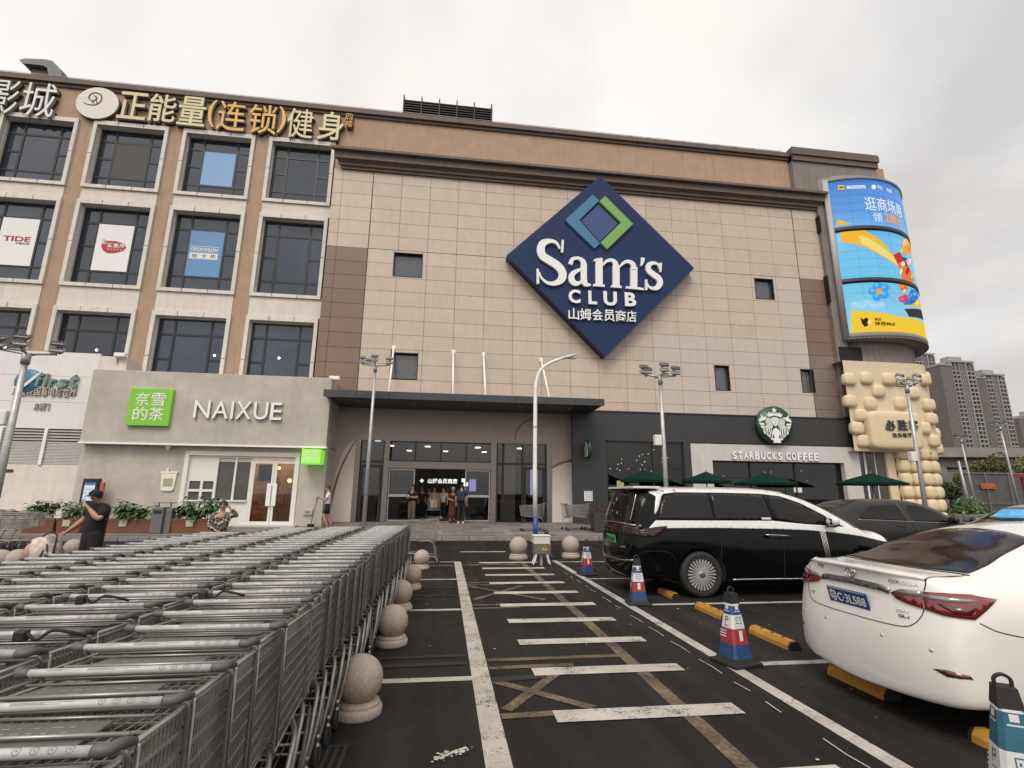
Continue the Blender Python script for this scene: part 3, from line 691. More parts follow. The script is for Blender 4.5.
hv = MB(); hv.box(1.28, 1.62, YB + 1.9, YB + 1.95, 1.85, 2.45); hv.box(4.35, 4.72, YB + 1.2, YB + 1.25, 1.7, 3.0); mpart(hv, 'hall_screen', emit('lilac_screen', (.42, .40, .85), .9))
mpart(MB().box(1.0, 1.22, YB + 1.9, YB + 1.95, 2.1, 2.3), 'hall_lightbox', emit('small_lightbox', (1, .9, .75), 1.5))
# rooftop pieces
vh = empty('roof_vent_hood', (-22.2, 26, 22), label='grey sheet metal vent hood on the roof above the white lettering at left', cat='roof vent')
v = MB(); HP = lambda x, y: (lambda q: (q.x, q.z))(atY(x, y, 26))
v.prism([HP(*q) for q in ((25, 66), (31, 64.5), (52, 65.5), (58, 67), (67, 76), (67, 82), (54, 82), (53, 74), (49, 71.5), (30, 69.5))], 25.6, 27.0)
local(v, vh.location).build('hood', mat('vent_metal', (.16, .155, .145), .55, .3, var=.15, scale=2), vh)
v = MB(); q0 = HP(34, 69); v.box(q0[0], q0[0] + .8, 25.9, 26.7, 21.9, q0[1] - .05); local(v, vh.location).build('duct', MATS['vent_metal'], vh)
sr_ = empty('rooftop_screen_rack', (-.6, 27, 22), label='black slatted equipment screen standing on the roof above the tiled wall', cat='roof rack')
v = MB()
v.quad((-3.35, 26.9, 25.2), (2.1, 26.9, 25.2), (2.1, 27.15, 23.7), (-3.35, 27.15, 23.7))
v.box(-3.3, 2.05, 27.31, 27.36, 22.4, 25.2)
for i in range(9): v.box(-3.35, 2.1, 26.86 - 0 + i * .0, 27.3, 23.75 + i * .17, 23.80 + i * .17)
for i in range(6): v.box(-3.35 + i * 1.07, -3.28 + i * 1.07, 26.8, 27.4, 22, 25.45)
v.box(-3.35, -3.2, 27, 29, 24.9, 25.2); v.box(1.95, 2.1, 27, 29, 24.9, 25.2)
local(v, sr_.location).build('slats', mat('rack_black', (.012, .012, .012), .6), sr_)
rt_ = MB()
for i in range(9): rt_.box(10.0 + i * 1.1, 10.25 + i * 1.1, YB + .1, YB + .5, 22.14, 22.42)
rt_.tube([(9.5, YB + .3, 22.3), (19.6, YB + .3, 22.3)], .05, 5); mpart(rt_, 'roof_pipe', M_dark)
def thing_at(name, base, label, cat, group=None):
    o = empty(name, base, label=label, cat=cat, group=group); return o
M_ret = mat('letter_return', (.30, .285, .27), .6)
def part(mb, name, m_, th, label=None, parent=None):
    if name in ('letter', 'character', 'small_character') and not isinstance(m_, list): m_ = [m_, M_ret]
    return local(mb, th.location).build(name, m_, parent or th, label=label)

# ================================================================ glass-roofed canopy over the entrance
cno = thing_at('entrance_canopy', (0.9, 23.0, 5.66), 'dark grey flat metal canopy slab jutting over the glass entrance doors', 'canopy')
c = MB(); x = -5.19; CXE = 7.03; YC = 21.6
k_ = 0
while x < CXE - .1:
    x1 = min(x + 1.36, CXE); c.box(x + .008, x1 - .008, YC, YC + .04, 5.64, 5.95); x = x1
c.box(-5.18, CXE - .01, YC + .041, YF - .01, 5.70, 5.93); part(c, 'slab', M_canopy, cno)
c = MB(); y_ = YC + .06
while y_ < YF + .4: c.box(-5.15, CXE - .04, y_, min(y_ + .58, YF + .57), 5.672, 5.698); y_ += .6
part(c, 'soffit', M_canopy, cno)
c = MB()
for x in (-3.9, -1.5, .9, 3.3, 5.7): c.lathe([(.09, 0), (.09, .015)], 16, (x, 22.7, 5.656))
part(c, 'soffit_light', mat('lamp_lens', (.25, .24, .22), .3), cno)
for px, xx in ((0, -3.7), (1, -1.35), (2, -.15), (3, 2.55)):
    c = MB(); top = {0: (-2.68, 8.6), 1: (.2, 8.52), 2: (1.68, 8.47), 3: (4.58, 8.32)}[px]
    bx = {0: -2.55, 1: .22, 2: 1.68, 3: 4.58}[px]
    c.tube([(bx, 22.0, 5.95), (top[0], YF - .02, top[1])], .05, 8); c.box(top[0] - .09, top[0] + .09, YF - .03, YF - .005, top[1] - .08, top[1] + .1)
    part(c, 'tie_rod', M_white, cno)

# ================================================================ tea shop
YN, YW = 22.4, 22.75
tea = thing_at('tea_shop', (-9.85, YW, .32), 'pale concrete tea shop front with overhanging fascia, white doors and green square sign', 'shop')
NX0, NX1 = -14.63, -5.06
t = MB(); t.bbox(NX0, NX1, YN, YN + .34, 3.62, 6.62, .02); t.box(NX0 + .01, NX1 - .01, YN + .335, YB - .02, 6.2, 6.60); t.box(NX1 - .3, NX1 - .01, YN + .335, YB - .145, 3.64, 6.2); part(t, 'fascia', M_conc, tea)
t = MB(); t.box(NX0 - .03, NX1 + .03, YN - .03, YN + .36, 3.54, 3.62); part(t, 'drip_edge', M_white, tea)
OX0, OX1, OZ = atY(182, 480, YW).x, atY(298, 480, YW).x, atY(240, 452, YW).z
t = MB(); t.box(NX0 - .1, OX0, YW, YW + .25, .3, 3.55); t.box(OX1, NX1, YW, YW + .25, .3, 3.55); t.box(OX0, OX1, YW, YW + .25, OZ, 3.55); t.box(NX1 - .25, NX1 - .02, YW + .251, YB - .145, .3, 3.6); part(t, 'wall', M_conc, tea)
M_frame = mat('white_frame', (.70, .68, .63), .45, var=.04, scale=3)
t = MB(); q = .17
t.box(OX0, OX0 + q, YW - .05, YW + .2, .32, OZ); t.box(OX1 - q, OX1, YW - .05, YW + .2, .32, OZ); t.box(OX0 + q, OX1 - q, YW - .05, YW + .2, OZ - q, OZ); part(t, 'door_surround', M_frame, tea)
t = MB()
for j in range(8): t.box(OX0 + q, OX1 - q, YW + .1, YW + .15, OZ - q - .03 - .03 * j, OZ - q - .01 - .03 * j)
DXa, DXb = atY(250, 490, YW).x, atY(294, 490, YW).x; DZ1 = atY(270, 461, YW).z
WXa, WXm = OX0 + q, atY(214, 485, YW).x
WZ0, WZ1 = atY(220, 500, YW).z, DZ1 + .1
t.box(WXa, DXa - .1, YW + .06, YW + .16, .32, WZ0 - .06); t.box(WXa, DXa - .1, YW - .04, YW + .16, WZ0 - .06, WZ0); t.box(DXa - .1, DXb + .1, YW + .06, YW + .16, DZ1, OZ - .42)
t.box(WXm - .05, WXm + .05, YW + .05, YW + .16, WZ0, WZ1); xm = atY(233, 485, YW).x; t.box(xm - .04, xm + .04, YW + .052, YW + .16, WZ0, WZ1); t.box(WXa, DXa - .1, YW + .051, YW + .17, WZ1, WZ1 + .08)
t.box(DXa - .1, DXa, YW + .04, YW + .18, .32, DZ1 + .01); t.box(DXb, DXb + .1, YW + .04, YW + .18, .32, DZ1 + .01)
za = atY(205, 481, YW).z; t.box(WXa, WXm - .05, YW + .07, YW + .12, za, WZ1)                       # blank board over the small panes
xq = atY(200, 490, YW).x; zq = (WZ0 + za) / 2
t.box(WXa, WXm - .05, YW + .055, YW + .16, zq - .05, zq + .05); t.box(xq - .05, xq + .05, YW + .054, YW + .16, WZ0, za); t.box(WXa, WXa + .1, YW + .053, YW + .16, WZ0, za)
part(t, 'window_frame', M_frame, tea)
t = MB().box(WXa, DXa - .1, YW + .13, YW + .14, WZ0, WZ1); part(t, 'window_pane', mat('grey_film_glass', (.075, .072, .066), .15, var=.15, scale=2), tea)
for (a, b, hs_) in ((DXa, (DXa + DXb) / 2 - .01, 1), ((DXa + DXb) / 2 + .01, DXb, -1)):
    d = MB(); d.box(a, a + .09, YW + .05, YW + .1, .36, DZ1); d.box(b - .09, b, YW + .05, YW + .1, .36, DZ1); d.box(a + .09, b - .09, YW + .05, YW + .1, .36, .5); d.box(a + .09, b - .09, YW + .05, YW + .1, DZ1 - .1, DZ1)
    do = part(d, 'door', M_frame, tea)
    g_ = MB().box(a + .09, b - .09, YW + .07, YW + .078, .5, DZ1 - .1); part(g_, 'pane', M_glass, tea, parent=do)
    hx = b - .10 if hs_ == 1 else a + .10
    h = MB(); h.bbox(hx - .1, hx + .08, YW - .04, YW - .005, 1.12, 2.05, .02); h.box(hx - .03, hx + .03, YW - .005, YW + .05, 1.2, 1.26); h.box(hx - .03, hx + .03, YW - .005, YW + .05, 1.9, 1.96); part(h, 'handle', M_white, tea, parent=do)
t = MB().box(DXa - .3, DXb + .3, YW - .5, YW + .25, .3, .365); part(t, 'threshold', mat('pale_step', (.5, .47, .42), .7), tea)
M_wood = mat('warm_wood', (.25, .105, .042), .5, var=.35, scale=3)
t = MB(); t.box(OX0 - .2, OX1 + .2, YB - .20, YB - .16, .3, 3.5); t.use(1).box(DXa - .3, DXb + .4, YB - .36, YB - .22, .36, 1.1); t.use(2).box(DXa + .75, DXb, YW + .6, YW + .66, .37, 1.2); t.box(DXa + .75, DXb, YW + .55, YW + .70, 1.2, 1.25)
for i in range(3): t.box(DXa + .9 + i * .3, DXa + 1.1 + i * .3, YW + .9, YW + 1.1, 1.3 + i * .35, 1.6 + i * .35)
part(t, 'shop_interior', [mat('brown_room', (.16, .08, .042), .7, var=.5, scale=2.5), M_wood, mat('pale_wood', (.40, .22, .10), .5)], tea)
t = MB(); t.box(DXa + .15, DXa + .75, YW + .25, YW + .27, 2.15, 2.85); part(t, 'door_poster', mat('blue_poster', (.06, .13, .28), .5, var=.8, scale=7), tea)
part(MB().box(OX0 + .4, OX1 - .3, YW + .7, YW + 1.1, 3.38, 3.42), 'added_light_panel', emit('added_warm_glow', (1, .78, .55), 22), tea)  # glowing panel added overhead to brighten the enclosed shop interior
t = MB(); t.ball((DXb - .5, YW + 1.0, 2.2), .09); t.ball((DXa + .7, YW + 1.2, 2.75), .07); part(t, 'pendant_lamp', emit('warm_bulb', (1, .55, .2), 5), tea)
# green square sign
def sq_sign(name, px, Y, dep, lab, cat, side=None):
    P = [atY(a, b, Y) for a, b in px]; x0, x1 = sum((P[0].x, P[3].x)) / 2, sum((P[1].x, P[2].x)) / 2; z1, z0 = (P[0].z + P[1].z) / 2, (P[2].z + P[3].z) / 2
    o = thing_at(name, ((x0 + x1) / 2, Y, z0), lab, cat)
    return o, x0, x1, z0, z1
o, x0, x1, z0, z1 = sq_sign('square_shop_sign', ((131, 387.5), (173, 389.5), (168.5, 426.5), (125.5, 424.8)), YN - .16, .14, 'large green square sign with four white characters on the concrete fascia', 'sign')
part(MB().bbox(x0, x1, YN - .16, YN - .01, z0, z1, .015), 'panel', [M_green], o)
w_, h_ = x1 - x0, z1 - z0
for ch, i, j in (('奈', 0, 0), ('雪', 1, 0), ('的', 0, 1), ('茶', 1, 1)):
    a = x0 + w_ * (.14 + .375 * i); b = z1 - h_ * (.12 + .39 * j)
    part(text_fit(MB(), ch, a, a + w_ * .34, b - h_ * .35, b, YN - .161, .012, .004), 'character', M_lite, o)
o = thing_at('shop_name_letters', (-9.5, YN, 4.7), 'white raised capital letters spelling the tea shop name beside the green square', 'sign')
P = atY(194, 411, YN - .1); Q = atY(282, 412, YN - .1); zt, zb_ = atY(238, 401.5, YN - .1).z, atY(238, 419, YN - .1).z
wd = [('N', .17), ('A', .17), ('I', .026), ('X', .165), ('U', .155), ('E', .125)]; tot = sum(a for _, a in wd); gap = .028; sc_ = (Q.x - P.x) / (tot + gap * 5); xx = P.x
for ch, a in wd: part(text_fit(MB(), ch, xx, xx + a * sc_, zb_, zt, YN - .04, .09, .004), 'letter', M_lite, o); xx += (a + gap) * sc_
# small projecting sign
X_, Y_ = atY(313, 455, YN - .1).x, YN - .5
o = thing_at('projecting_shop_sign', (X_, Y_, 3.0), 'small glowing green cube sign hanging from a bracket over the shop corner', 'sign')
a, b = atY(302, 449, Y_), atY(320, 464, Y_)
part(MB().bbox(a.x, b.x, Y_, YN + .2, b.z, a.z, .02), 'lightbox', mat('lime_lightbox', (.2, .5, .03), .5, emis=(.26, .72, .06), estr=.5), o)
w_, h_ = b.x - a.x, a.z - b.z
for ch, i, j in (('奈', 0, 0), ('雪', 1, 0), ('的', 0, 1), ('茶', 1, 1)):
    p = a.x + w_ * (.12 + .4 * i); q2 = a.z - h_ * (.12 + .4 * j); part(text_fit(MB(), ch, p, p + w_ * .36, q2 - h_ * .36, q2, Y_ - .001, .008, .01), 'character', M_lite, o)
part(MB().box(a.x - .03, a.x + .03, YN + .1, YN + .15, a.z, 3.6).box(a.x - .03, a.x + .03, Y_ + .1, YN + .15, a.z, a.z + .03), 'bracket', M_white, o)
# cup-shaped menu plate
o = thing_at('cup_shaped_plaque', (-11, YW, 1.4), 'cream cup shaped plaque with a small printed panel on the concrete wall', 'plaque')
a, b = atY(161.5, 473, YW - .05), atY(174.5, 491, YW - .05)
part(MB().prism([(a.x, a.z), (b.x, a.z), (b.x - .06, b.z + .06), (b.x - .14, b.z), (a.x + .14, b.z), (a.x + .06, b.z + .06)], YW - .06, YW - .005), 'plate', mat('cream_plate', (.74, .70, .55), .5), o)
part(MB().box(a.x - .03, b.x + .03, YW - .075, YW - .005, a.z, a.z + .07).box(a.x + .18, a.x + .26, YW - .06, YW - .03, a.z + .07, a.z + .22), 'lid', mat('cream_plate', 0), o)
part(MB().box(a.x + .12, b.x - .12, YW - .066, YW - .06, b.z + .18, b.z + .5), 'print', mat('plaque_print', (.33, .34, .22), .6, var=.6, scale=30), o)
o = thing_at('security_camera', (-11, YN + .2, 3.4), 'small white dome camera under the concrete fascia edge above the cup plaque', 'camera'); a = atY(168, 448, YN + .2)
part(MB().lathe([(.11, .12), (.12, .05), (.08, 0), (.05, -.06), (0, -.09)], 16, (a.x, YN + .2, a.z)), 'dome', M_white, o); part(MB().lathe([(.03, .1), (.03, .3)], 8, (a.x, YN + .2, a.z)), 'stem', M_white, o)
o = thing_at('wall_socket_box', (-6, YW, .9), 'small grey utility box low on the concrete wall right of the shop doors', 'utility box'); a = atY(308, 512, YW)
part(MB().bbox(a.x - .18, a.x + .18, YW - .08, YW, a.z - .12, a.z + .12, .02), 'box', M_conc, o); part(MB().box(a.x - .1, a.x + .1, YW - .09, YW - .08, a.z - .05, a.z + .05), 'cover', M_steel, o)
a = atY(317, 497, YW - .1); b = atY(311, 524, YW - .25)
o = thing_at('broom', (b.x, YW - .25, .31), 'thin dark broom leaning on the concrete wall near the man in white', 'broom')
part(MB().tube([(a.x, YW - .03, a.z), (b.x, YW - .25, .42)], .014, 6), 'handle', M_black, o); part(MB().box(b.x - .14, b.x + .12, YW - .3, YW - .2, .315, .42), 'brush', M_dark, o)

# ================================================================ neighbouring games shop, far left
gs = thing_at('games_shop', (-18, 22.9, .3), 'white panelled shop front with raised lettering and grey shutters at the left edge', 'shop')
YG = 22.9; zt = atY(60, 352, YG).z; zb_ = atY(60, 429, YG).z; XG1 = -14.8
t = MB(); x = -27.0
for k in range(5):
    for (a, b) in ((zb_, zb_ + (zt - zb_) * .34), (zb_ + (zt - zb_) * .34, zb_ + (zt - zb_) * .68), (zb_ + (zt - zb_) * .68, zt)): t.box(-36 + k * 4.24 + .006, -36 + (k + 1) * 4.24 - .006, YG, YG + .1, a + .006, b - .006)
part(t, 'fascia', M_whitep, gs); part(MB().box(-36, XG1 - .01, YG + .02, YB - .02, zb_ + .02, zt - .02), 'fascia_core', mat('panel_gap', (.3, .29, .28), .8), gs)
za = atY(60, 465, YG).z
t = MB()
zz_ = zb_ - .03
while zz_ > za: t.add([(-30, YG + .06, zz_), (XG1, YG + .06, zz_), (XG1, YG + .01, zz_ - .085), (-30, YG + .01, zz_ - .085), (-30, YG + .10, zz_ - .10), (XG1, YG + .10, zz_ - .10)], [(0, 1, 2, 3), (3, 2, 5, 4)], False); zz_ -= .12
part(t, 'shutter', mat('shutter_grey', (.30, .28, .255), .6, .2, var=.12, scale=3), gs)
for x in (-21.4, -19.6, -17.9, -16.25): part(MB().box(x - .06, x + .06, YG - .04, YG + .1, za, zb_), 'shutter_post', M_white, gs)
part(MB().box(-36, XG1, YG + .02, YG + .15, .25, za), 'lower_wall', M_cream, gs)
t = MB()
for k in range(3): t.box(-18.05 + k * .32, -17.80 + k * .32, YG + .0, YG + .02, za - .32, za - .2)
part(t, 'dark_tile', M_char, gs)
o = thing_at('shop_name_letters', (-17.3, YG, 5.5), 'grey green italic latin letters with blue globe above small characters on white panels', 'sign')
a, b = atY(34.5, 386.5, YG - .1), atY(79, 374.5, YG - .1)
M_teal = mat('teal_letter', (.13, .25, .22), .5); M_side = mat('letter_returns', (.16, .15, .14), .6)
wd = [('f', .40), ('i', .2), ('r', .42), ('s', .6), ('t', .46)]; tot = sum(q for _, q in wd) + .08 * 4; s_ = (b.x - a.x) / tot; xx = a.x
for ch, q in wd: part(text_fit(MB(), ch, xx, xx + q * s_, a.z, b.z - (.22 if ch in 'rs' else 0), YG - .02, .12, .03, shear=.15), 'letter', M_teal, o); xx += (q + .08) * s_
g_ = atY(27, 381, YG - .1); t = MB(); t.lathe([(.02, .12), (.46, .10), (.52, .04), (.52, 0)], 28, (g_.x, YG - .0, g_.z), axis='y'); part(t, 'globe_emblem', mat('globe_blue', (.035, .13, .22), .4, var=.4, scale=3), o)
t = MB(); stroke_prism(t, [(g_.x - .45, g_.z - .3), (g_.x - .1, g_.z - .25), (g_.x + .25, g_.z + .12), (g_.x + .52, g_.z + .42)], [.03, .10, .12, .04], YG - .16, YG - .122); part(t, 'globe_swoosh', M_lwhite, o)
a, b = atY(12, 390.5, YG - .1), atY(78, 386, YG - .1); zc = atY(45, 391.5, YG - .1).z
for k, ch in enumerate('儿童跨国畜电玩世界'):
    x = a.x + (b.x - a.x) * k / 9; part(text_fit(MB(), ch, x, x + (b.x - a.x) / 9 * .86, zc - .17, zc + .2, YG - .02, .07, .012), 'small_character', mat('small_letter', (.45, .40, .34), .5), o)
a = atY(33, 406, YG - .1); b = atY(49, 406, YG - .1)
for k, ch in enumerate('东侧门'): x = a.x + (b.x - a.x) * k / 3; part(text_fit(MB(), ch, x, x + (b.x - a.x) / 3 * .9, a.z - .15, a.z + .15, YG - .02, .05, .012), 'small_character', MATS['small_letter'], o)
# box on the shop roof edge and its camera
a, b = atY(95, 354, YG - .4), atY(121, 369, YG - .4)
o = thing_at('rooftop_equipment_box', ((a.x + b.x) / 2, YG, 6.6), 'cream box on the white shop roof edge above the concrete fascia corner', 'equipment box'); part(MB().bbox(a.x, b.x, YG - .1, YG + .8, b.z - .5, a.z, .03), 'casing', M_cream, o); part(MB().box(a.x + .1, b.x - .1, YG - .11, YG - .1, b.z, a.z - .1), 'lid', M_cream, o)
def cctv(px, py, Y, lab, d=1):
    p = atY(px, py, Y); o = thing_at('security_camera', (p.x, Y, p.z), lab, 'camera')
    part(MB().tube([(p.x, Y + .1, p.z - .45), (p.x, Y, p.z - .1), (p.x, Y - .05, p.z)], .03, 6), 'bracket', M_galv, o)
    part(MB().bbox(p.x - .1 - .25 * (d > 0), p.x + .1 + .25 * (d < 0), Y - .16, Y - .02, p.z - .02, p.z + .16, .03), 'housing', M_white, o)
cctv(118, 357, YG - .15, 'white bullet camera on the cream box above the concrete fascia', -1)
cctv(332, 380, YN + .3, 'white camera at the right end of the concrete fascia beside the canopy', -1)

# ================================================================ coffee shop
YS = 23.72
cf = thing_at('coffee_shop', (13.6, YS, .4), 'charcoal coffee shop front with pale right bay under the tiled wall', 'shop')
t = MB(); t.box(6.06, 21.24, YS, YS + .25, 4.32, 5.76); t.box(6.06, 7.72, YS, YS + .25, .35, 4.318); t.box(11.7, 12.06, YS + .001, YS + .25, .35, 4.318); part(t, 'charcoal_wall', M_char, cf)
t = MB(); t.box(6.7, 21.2, YS - .03, YS + .02, 5.72, 5.79); t.box(12.0, 21.26, YS - .03, YS + .0, 4.28, 4.34); part(t, 'flashing', M_mull, cf)
t = MB(); t.box(12.06, 21.26, YS - .02, YS + .25, 3.46, 4.279); t.box(12.06, 13.15, YS - .02, YS + .25, .35, 3.46); t.box(20.35, 21.26, YS - .02, YS + .25, .35, 3.46); part(t, 'pale_surround', mat('pale_lintel', (.52, .495, .465), .6, var=.06, scale=2, dirt=.2), cf)
t = MB()
for x in (15.3, 17.75): t.box(x - .04, x + .04, YS + .25, YS + .35, .4, 3.46)
t.box(13.15, 20.35, YS + .25, YS + .35, 3.38, 3.46); t.box(13.15, 17.75, YS + .251, YS + .349, 2.6, 2.66)
for x in (7.76, 10.1, 11.66): t.box(x - .04, x + .04, YS + .05, YS + .15, .4, 4.3)
t.box(7.72, 11.7, YS + .051, YS + .149, 3.0, 3.07); t.box(7.72, 11.7, YS + .05, YS + .15, 4.22, 4.3); t.box(7.72, 11.7, YS + .05, YS + .15, .4, 1.0); part(t, 'shopfront_frame', M_mull, cf)
t = MB(); t.box(13.15, 20.35, YS + .30, YS + .31, .4, 3.4); t.box(7.76, 11.66, YS + .1, YS + .11, 1.0, 4.25); part(t, 'shopfront_glass', M_gbright, cf)
t = MB(); t.box(6.7, 21, YB + 3.2, YB + 3.3, .4, 5); t.box(6.6, 6.7, YS + .3, YB + 3.2, .4, 5); t.box(21, 21.1, YS + .3, YB + 3.2, .4, 5); t.box(6.7, 21, YS + .3, YB + 3.2, 4.45, 4.5); t.use(1).box(8, 20, YB + 2.2, YB + 2.8, .4, 1.5); t.box(13.4, 17, YB + 1.2, YB + 1.3, 2.2, 2.9)
part(t, 'shop_interior', [mat('cafe_dark', (.035, .028, .023), .8, var=.5, scale=1.5), mat('cafe_counter', (.10, .06, .035), .6)], cf)
t = MB(); rc = random.Random(9)
for i in range(26): t.ball((rc.uniform(7.8, 11.4), rc.uniform(YS + .8, YB + 2.5), rc.uniform(2.9, 4.2)), .028, n=6, m=4)
for i in range(8): t.ball((rc.uniform(13.4, 20), rc.uniform(YS + .8, YB + 2.5), rc.uniform(2.6, 3.2)), .022, n=6, m=4)
part(t, 'ceiling_bulb', emit('bulb', (1, .85, .65), 6), cf)
t = MB(); a, b = atY(610, 480, YS + .08), atY(626, 488, YS + .08); t.box(atY(617, 480, YS).x, atY(624, 480, YS).x, YS + .03, YS + .045, 1.95, 2.4); part(t, 'window_note', mat('yellow_paper', (.42, .36, .08), .7), cf)
t = MB(); a = atY(799, 490, YS + .2); t.box(a.x - .22, a.x + .22, YS + .27, YS + .29, a.z - .12, a.z + .12); part(t, 'door_notice', M_lwhite, cf)
# notice board on the dark wall
a, b = atY(584, 490, YS), atY(592.5, 501, YS); o = thing_at('wall_notice', ((a.x + b.x) / 2, YS, b.z), 'white printed notice sheet on the charcoal wall near the parked trolleys', 'notice')
part(MB().box(a.x, b.x, YS - .03, YS - .002, b.z, a.z), 'sheet', mat('paper', (.72, .72, .74), .6), o); part(MB().box(a.x, b.x, YS - .034, YS - .030, a.z - .05, a.z), 'header', mat('navy', (.02, .035, .12), .5), o)
t = MB(); rc = random.Random(4)
for i in range(4):
    for j in range(3): t.box(a.x + .07 + j * .12, a.x + .13 + j * .12, YS - .034, YS - .030, b.z + .06 + i * .1, b.z + .10 + i * .1)
part(t, 'print', mat('navy', 0), o)
# round emblem (green disc, crowned figure with twin tails)
ec = atY(775.3, 425, YS - .25); er = (atY(793, 426, YS - .25).x - atY(757.5, 424, YS - .25).x) / 2
def emblem(o, c, r, Y, dep, side=False):
    t = MB(); t.lathe([(0, 0), (r * .97, 0), (r, .02), (r, dep), (0, dep)], 48, (c.x, Y + dep, c.z), axis='y'); mo = part(t, 'disc', [mat('emblem_green', (.012, .065, .028), .4)], o)
    t = MB(); S = lambda p, w_, k=5: stroke_prism(t, [(c.x + a * r, c.z + b * r) for a, b in p], [q * r for q in (w_ if isinstance(w_, (list, tuple)) else [w_] * len(p))], Y - .014, Y + .001, k)
    P = lambda p, f=0: t.prism([(c.x + a * r, c.z + b * r) for a, b in p], Y - .014 - f, Y + .001)
    P([(0, .93), (.05, .83), (.16, .82), (.07, .75), (.11, .64), (0, .70), (-.11, .64), (-.07, .75), (-.16, .82), (-.05, .83)])
    for s_ in (1, -1):
        P([(s_ * .02, .66), (s_ * .0, .50), (s_ * .36, .42), (s_ * .48, .60), (s_ * .36, .56), (s_ * .30, .70), (s_ * .22, .58), (s_ * .14, .68), (s_ * .1, .58)])
        # flowing hair
        for k in range(5):
            x0 = .20 + .075 * k
            S([(s_ * (x0 - .06), .36), (s_ * (x0 + .02), .18), (s_ * (x0 - .02), -.02), (s_ * (x0 + .07 + .03 * k), -.25), (s_ * (x0 + .02 + .03 * k), -.48), (s_ * (x0 + .06 + .03 * k), -.72 + .07 * k)], [.03, .045, .045, .05, .05, .03])
        # tail: fin at the top and stripes down the side
        P([(s_ * .80, .56), (s_ * .66, .40), (s_ * .44, .42), (s_ * .60, .24), (s_ * .92, .14), (s_ * .90, .30), (s_ * .78, .38)])
        for k in range(6):
            a = .02 - .155 * k; q = .91 - .05 * k - .012 * k * k
            P([(s_ * q, a + .09), (s_ * (q - .30 + .02 * k), a + .05), (s_ * (q - .28 + .02 * k), a - .05), (s_ * (q - .08), a - .04), (s_ * (q - .02), a + .01)])
    P([(0.14, .40), (-.14, .40), (-.17, .20), (-.12, .02), (0, -.08), (.12, .02), (.17, .20)])
    P([(.04, -.16), (.17, -.26), (.20, -.42), (.12, -.62), (.22, -.93), (-.22, -.93), (-.12, -.62), (-.20, -.42), (-.17, -.26), (-.04, -.16)])
    part(t, 'white_figure', M_lite, o)
    t = MB()
    for s_ in (1, -1): t.box(c.x + s_ * r * .08 - r * .045, c.x + s_ * r * .08 + r * .045, Y - .016, Y - .0145, c.z + r * .24, c.z + r * .275)
    t.box(c.x - r * .012, c.x + r * .012, Y - .016, Y - .0145, c.z + r * .12, c.z + r * .22); t.box(c.x - r * .05, c.x + r * .05, Y - .016, Y - .0145, c.z + r * .05, c.z + r * .075)
    part(t, 'face_lines', MATS['emblem_green'], o)
o = thing_at('round_emblem_sign', (ec.x, YS - .25, ec.z - er), 'round green sign with white crowned figure over the pale shop bay', 'sign'); emblem(o, ec, er, YS - .26, .22)
o = thing_at('shop_name_letters', (16, YS, 3.9), 'white bold capital letters spelling the coffee shop name on the pale lintel', 'sign')
a, b = atY(732, 456, YS - .06), atY(819.5, 458, YS - .06); hz = (atY(775, 450.7, YS - .06).z - atY(775, 459.2, YS - .06).z)
txt = 'STARBUCKS COFFEE'; n_ = len(txt); xx = a.x; un = (b.x - a.x) / (n_ - .55)
for ch in txt:
    if ch == ' ': xx += un * .45; continue
    zz0 = a.z - hz * .36; part(text_fit(MB(), ch, xx, xx + un * .82, zz0, zz0 + hz * .9, YS - .03, .05, .036), 'letter', M_lite, o); xx += un
# projecting round sign seen edge-on
p = atY(587.8, 449.5, YS - .5); ph_ = atY(588, 440, YS - .5).z - p.z
o = thing_at('projecting_round_sign', (p.x, YS - .5, p.z - ph_), 'dark round sign seen almost edge on, projecting from the charcoal wall', 'sign')
t = MB(); t.lathe([(0, -.07), (ph_ * .97, -.07), (ph_, -.05), (ph_, .05), (ph_ * .97, .07), (0, .07)], 36, (p.x, YS - .5, p.z), axis='x'); part(t, 'disc', MATS['emblem_green'], o)
t = MB()
def yz_poly(pts, x, th_): n = len(pts); t.add([(x, p.y0 if False else YS - .5 + a * ph_, p.z + b * ph_) for a, b in pts] + [(x + th_, YS - .5 + a * ph_, p.z + b * ph_) for a, b in pts], [tuple(range(n)), tuple(range(2 * n - 1, n - 1, -1))] + [(i, (i + 1) % n, n + (i + 1) % n, n + i) for i in range(n)], False)
for k in range(7): yz_poly([(-.62 + .02 * k, .42 - .17 * k), (-.2, .40 - .17 * k), (.2, .40 - .17 * k), (.62, .42 - .17 * k), (.58, .34 - .17 * k), (0, .30 - .17 * k), (-.58, .34 - .17 * k)], -.09 + p.x, .02)
yz_poly([(0, .8), (.3, .5), (-.3, .5)], -.09 + p.x, .02); part(t, 'white_figure', M_lite, o)
part(MB().tube([(p.x, YS - .5 + ph_, p.z), (p.x, YS, p.z)], .03, 6), 'bracket', M_black, o)

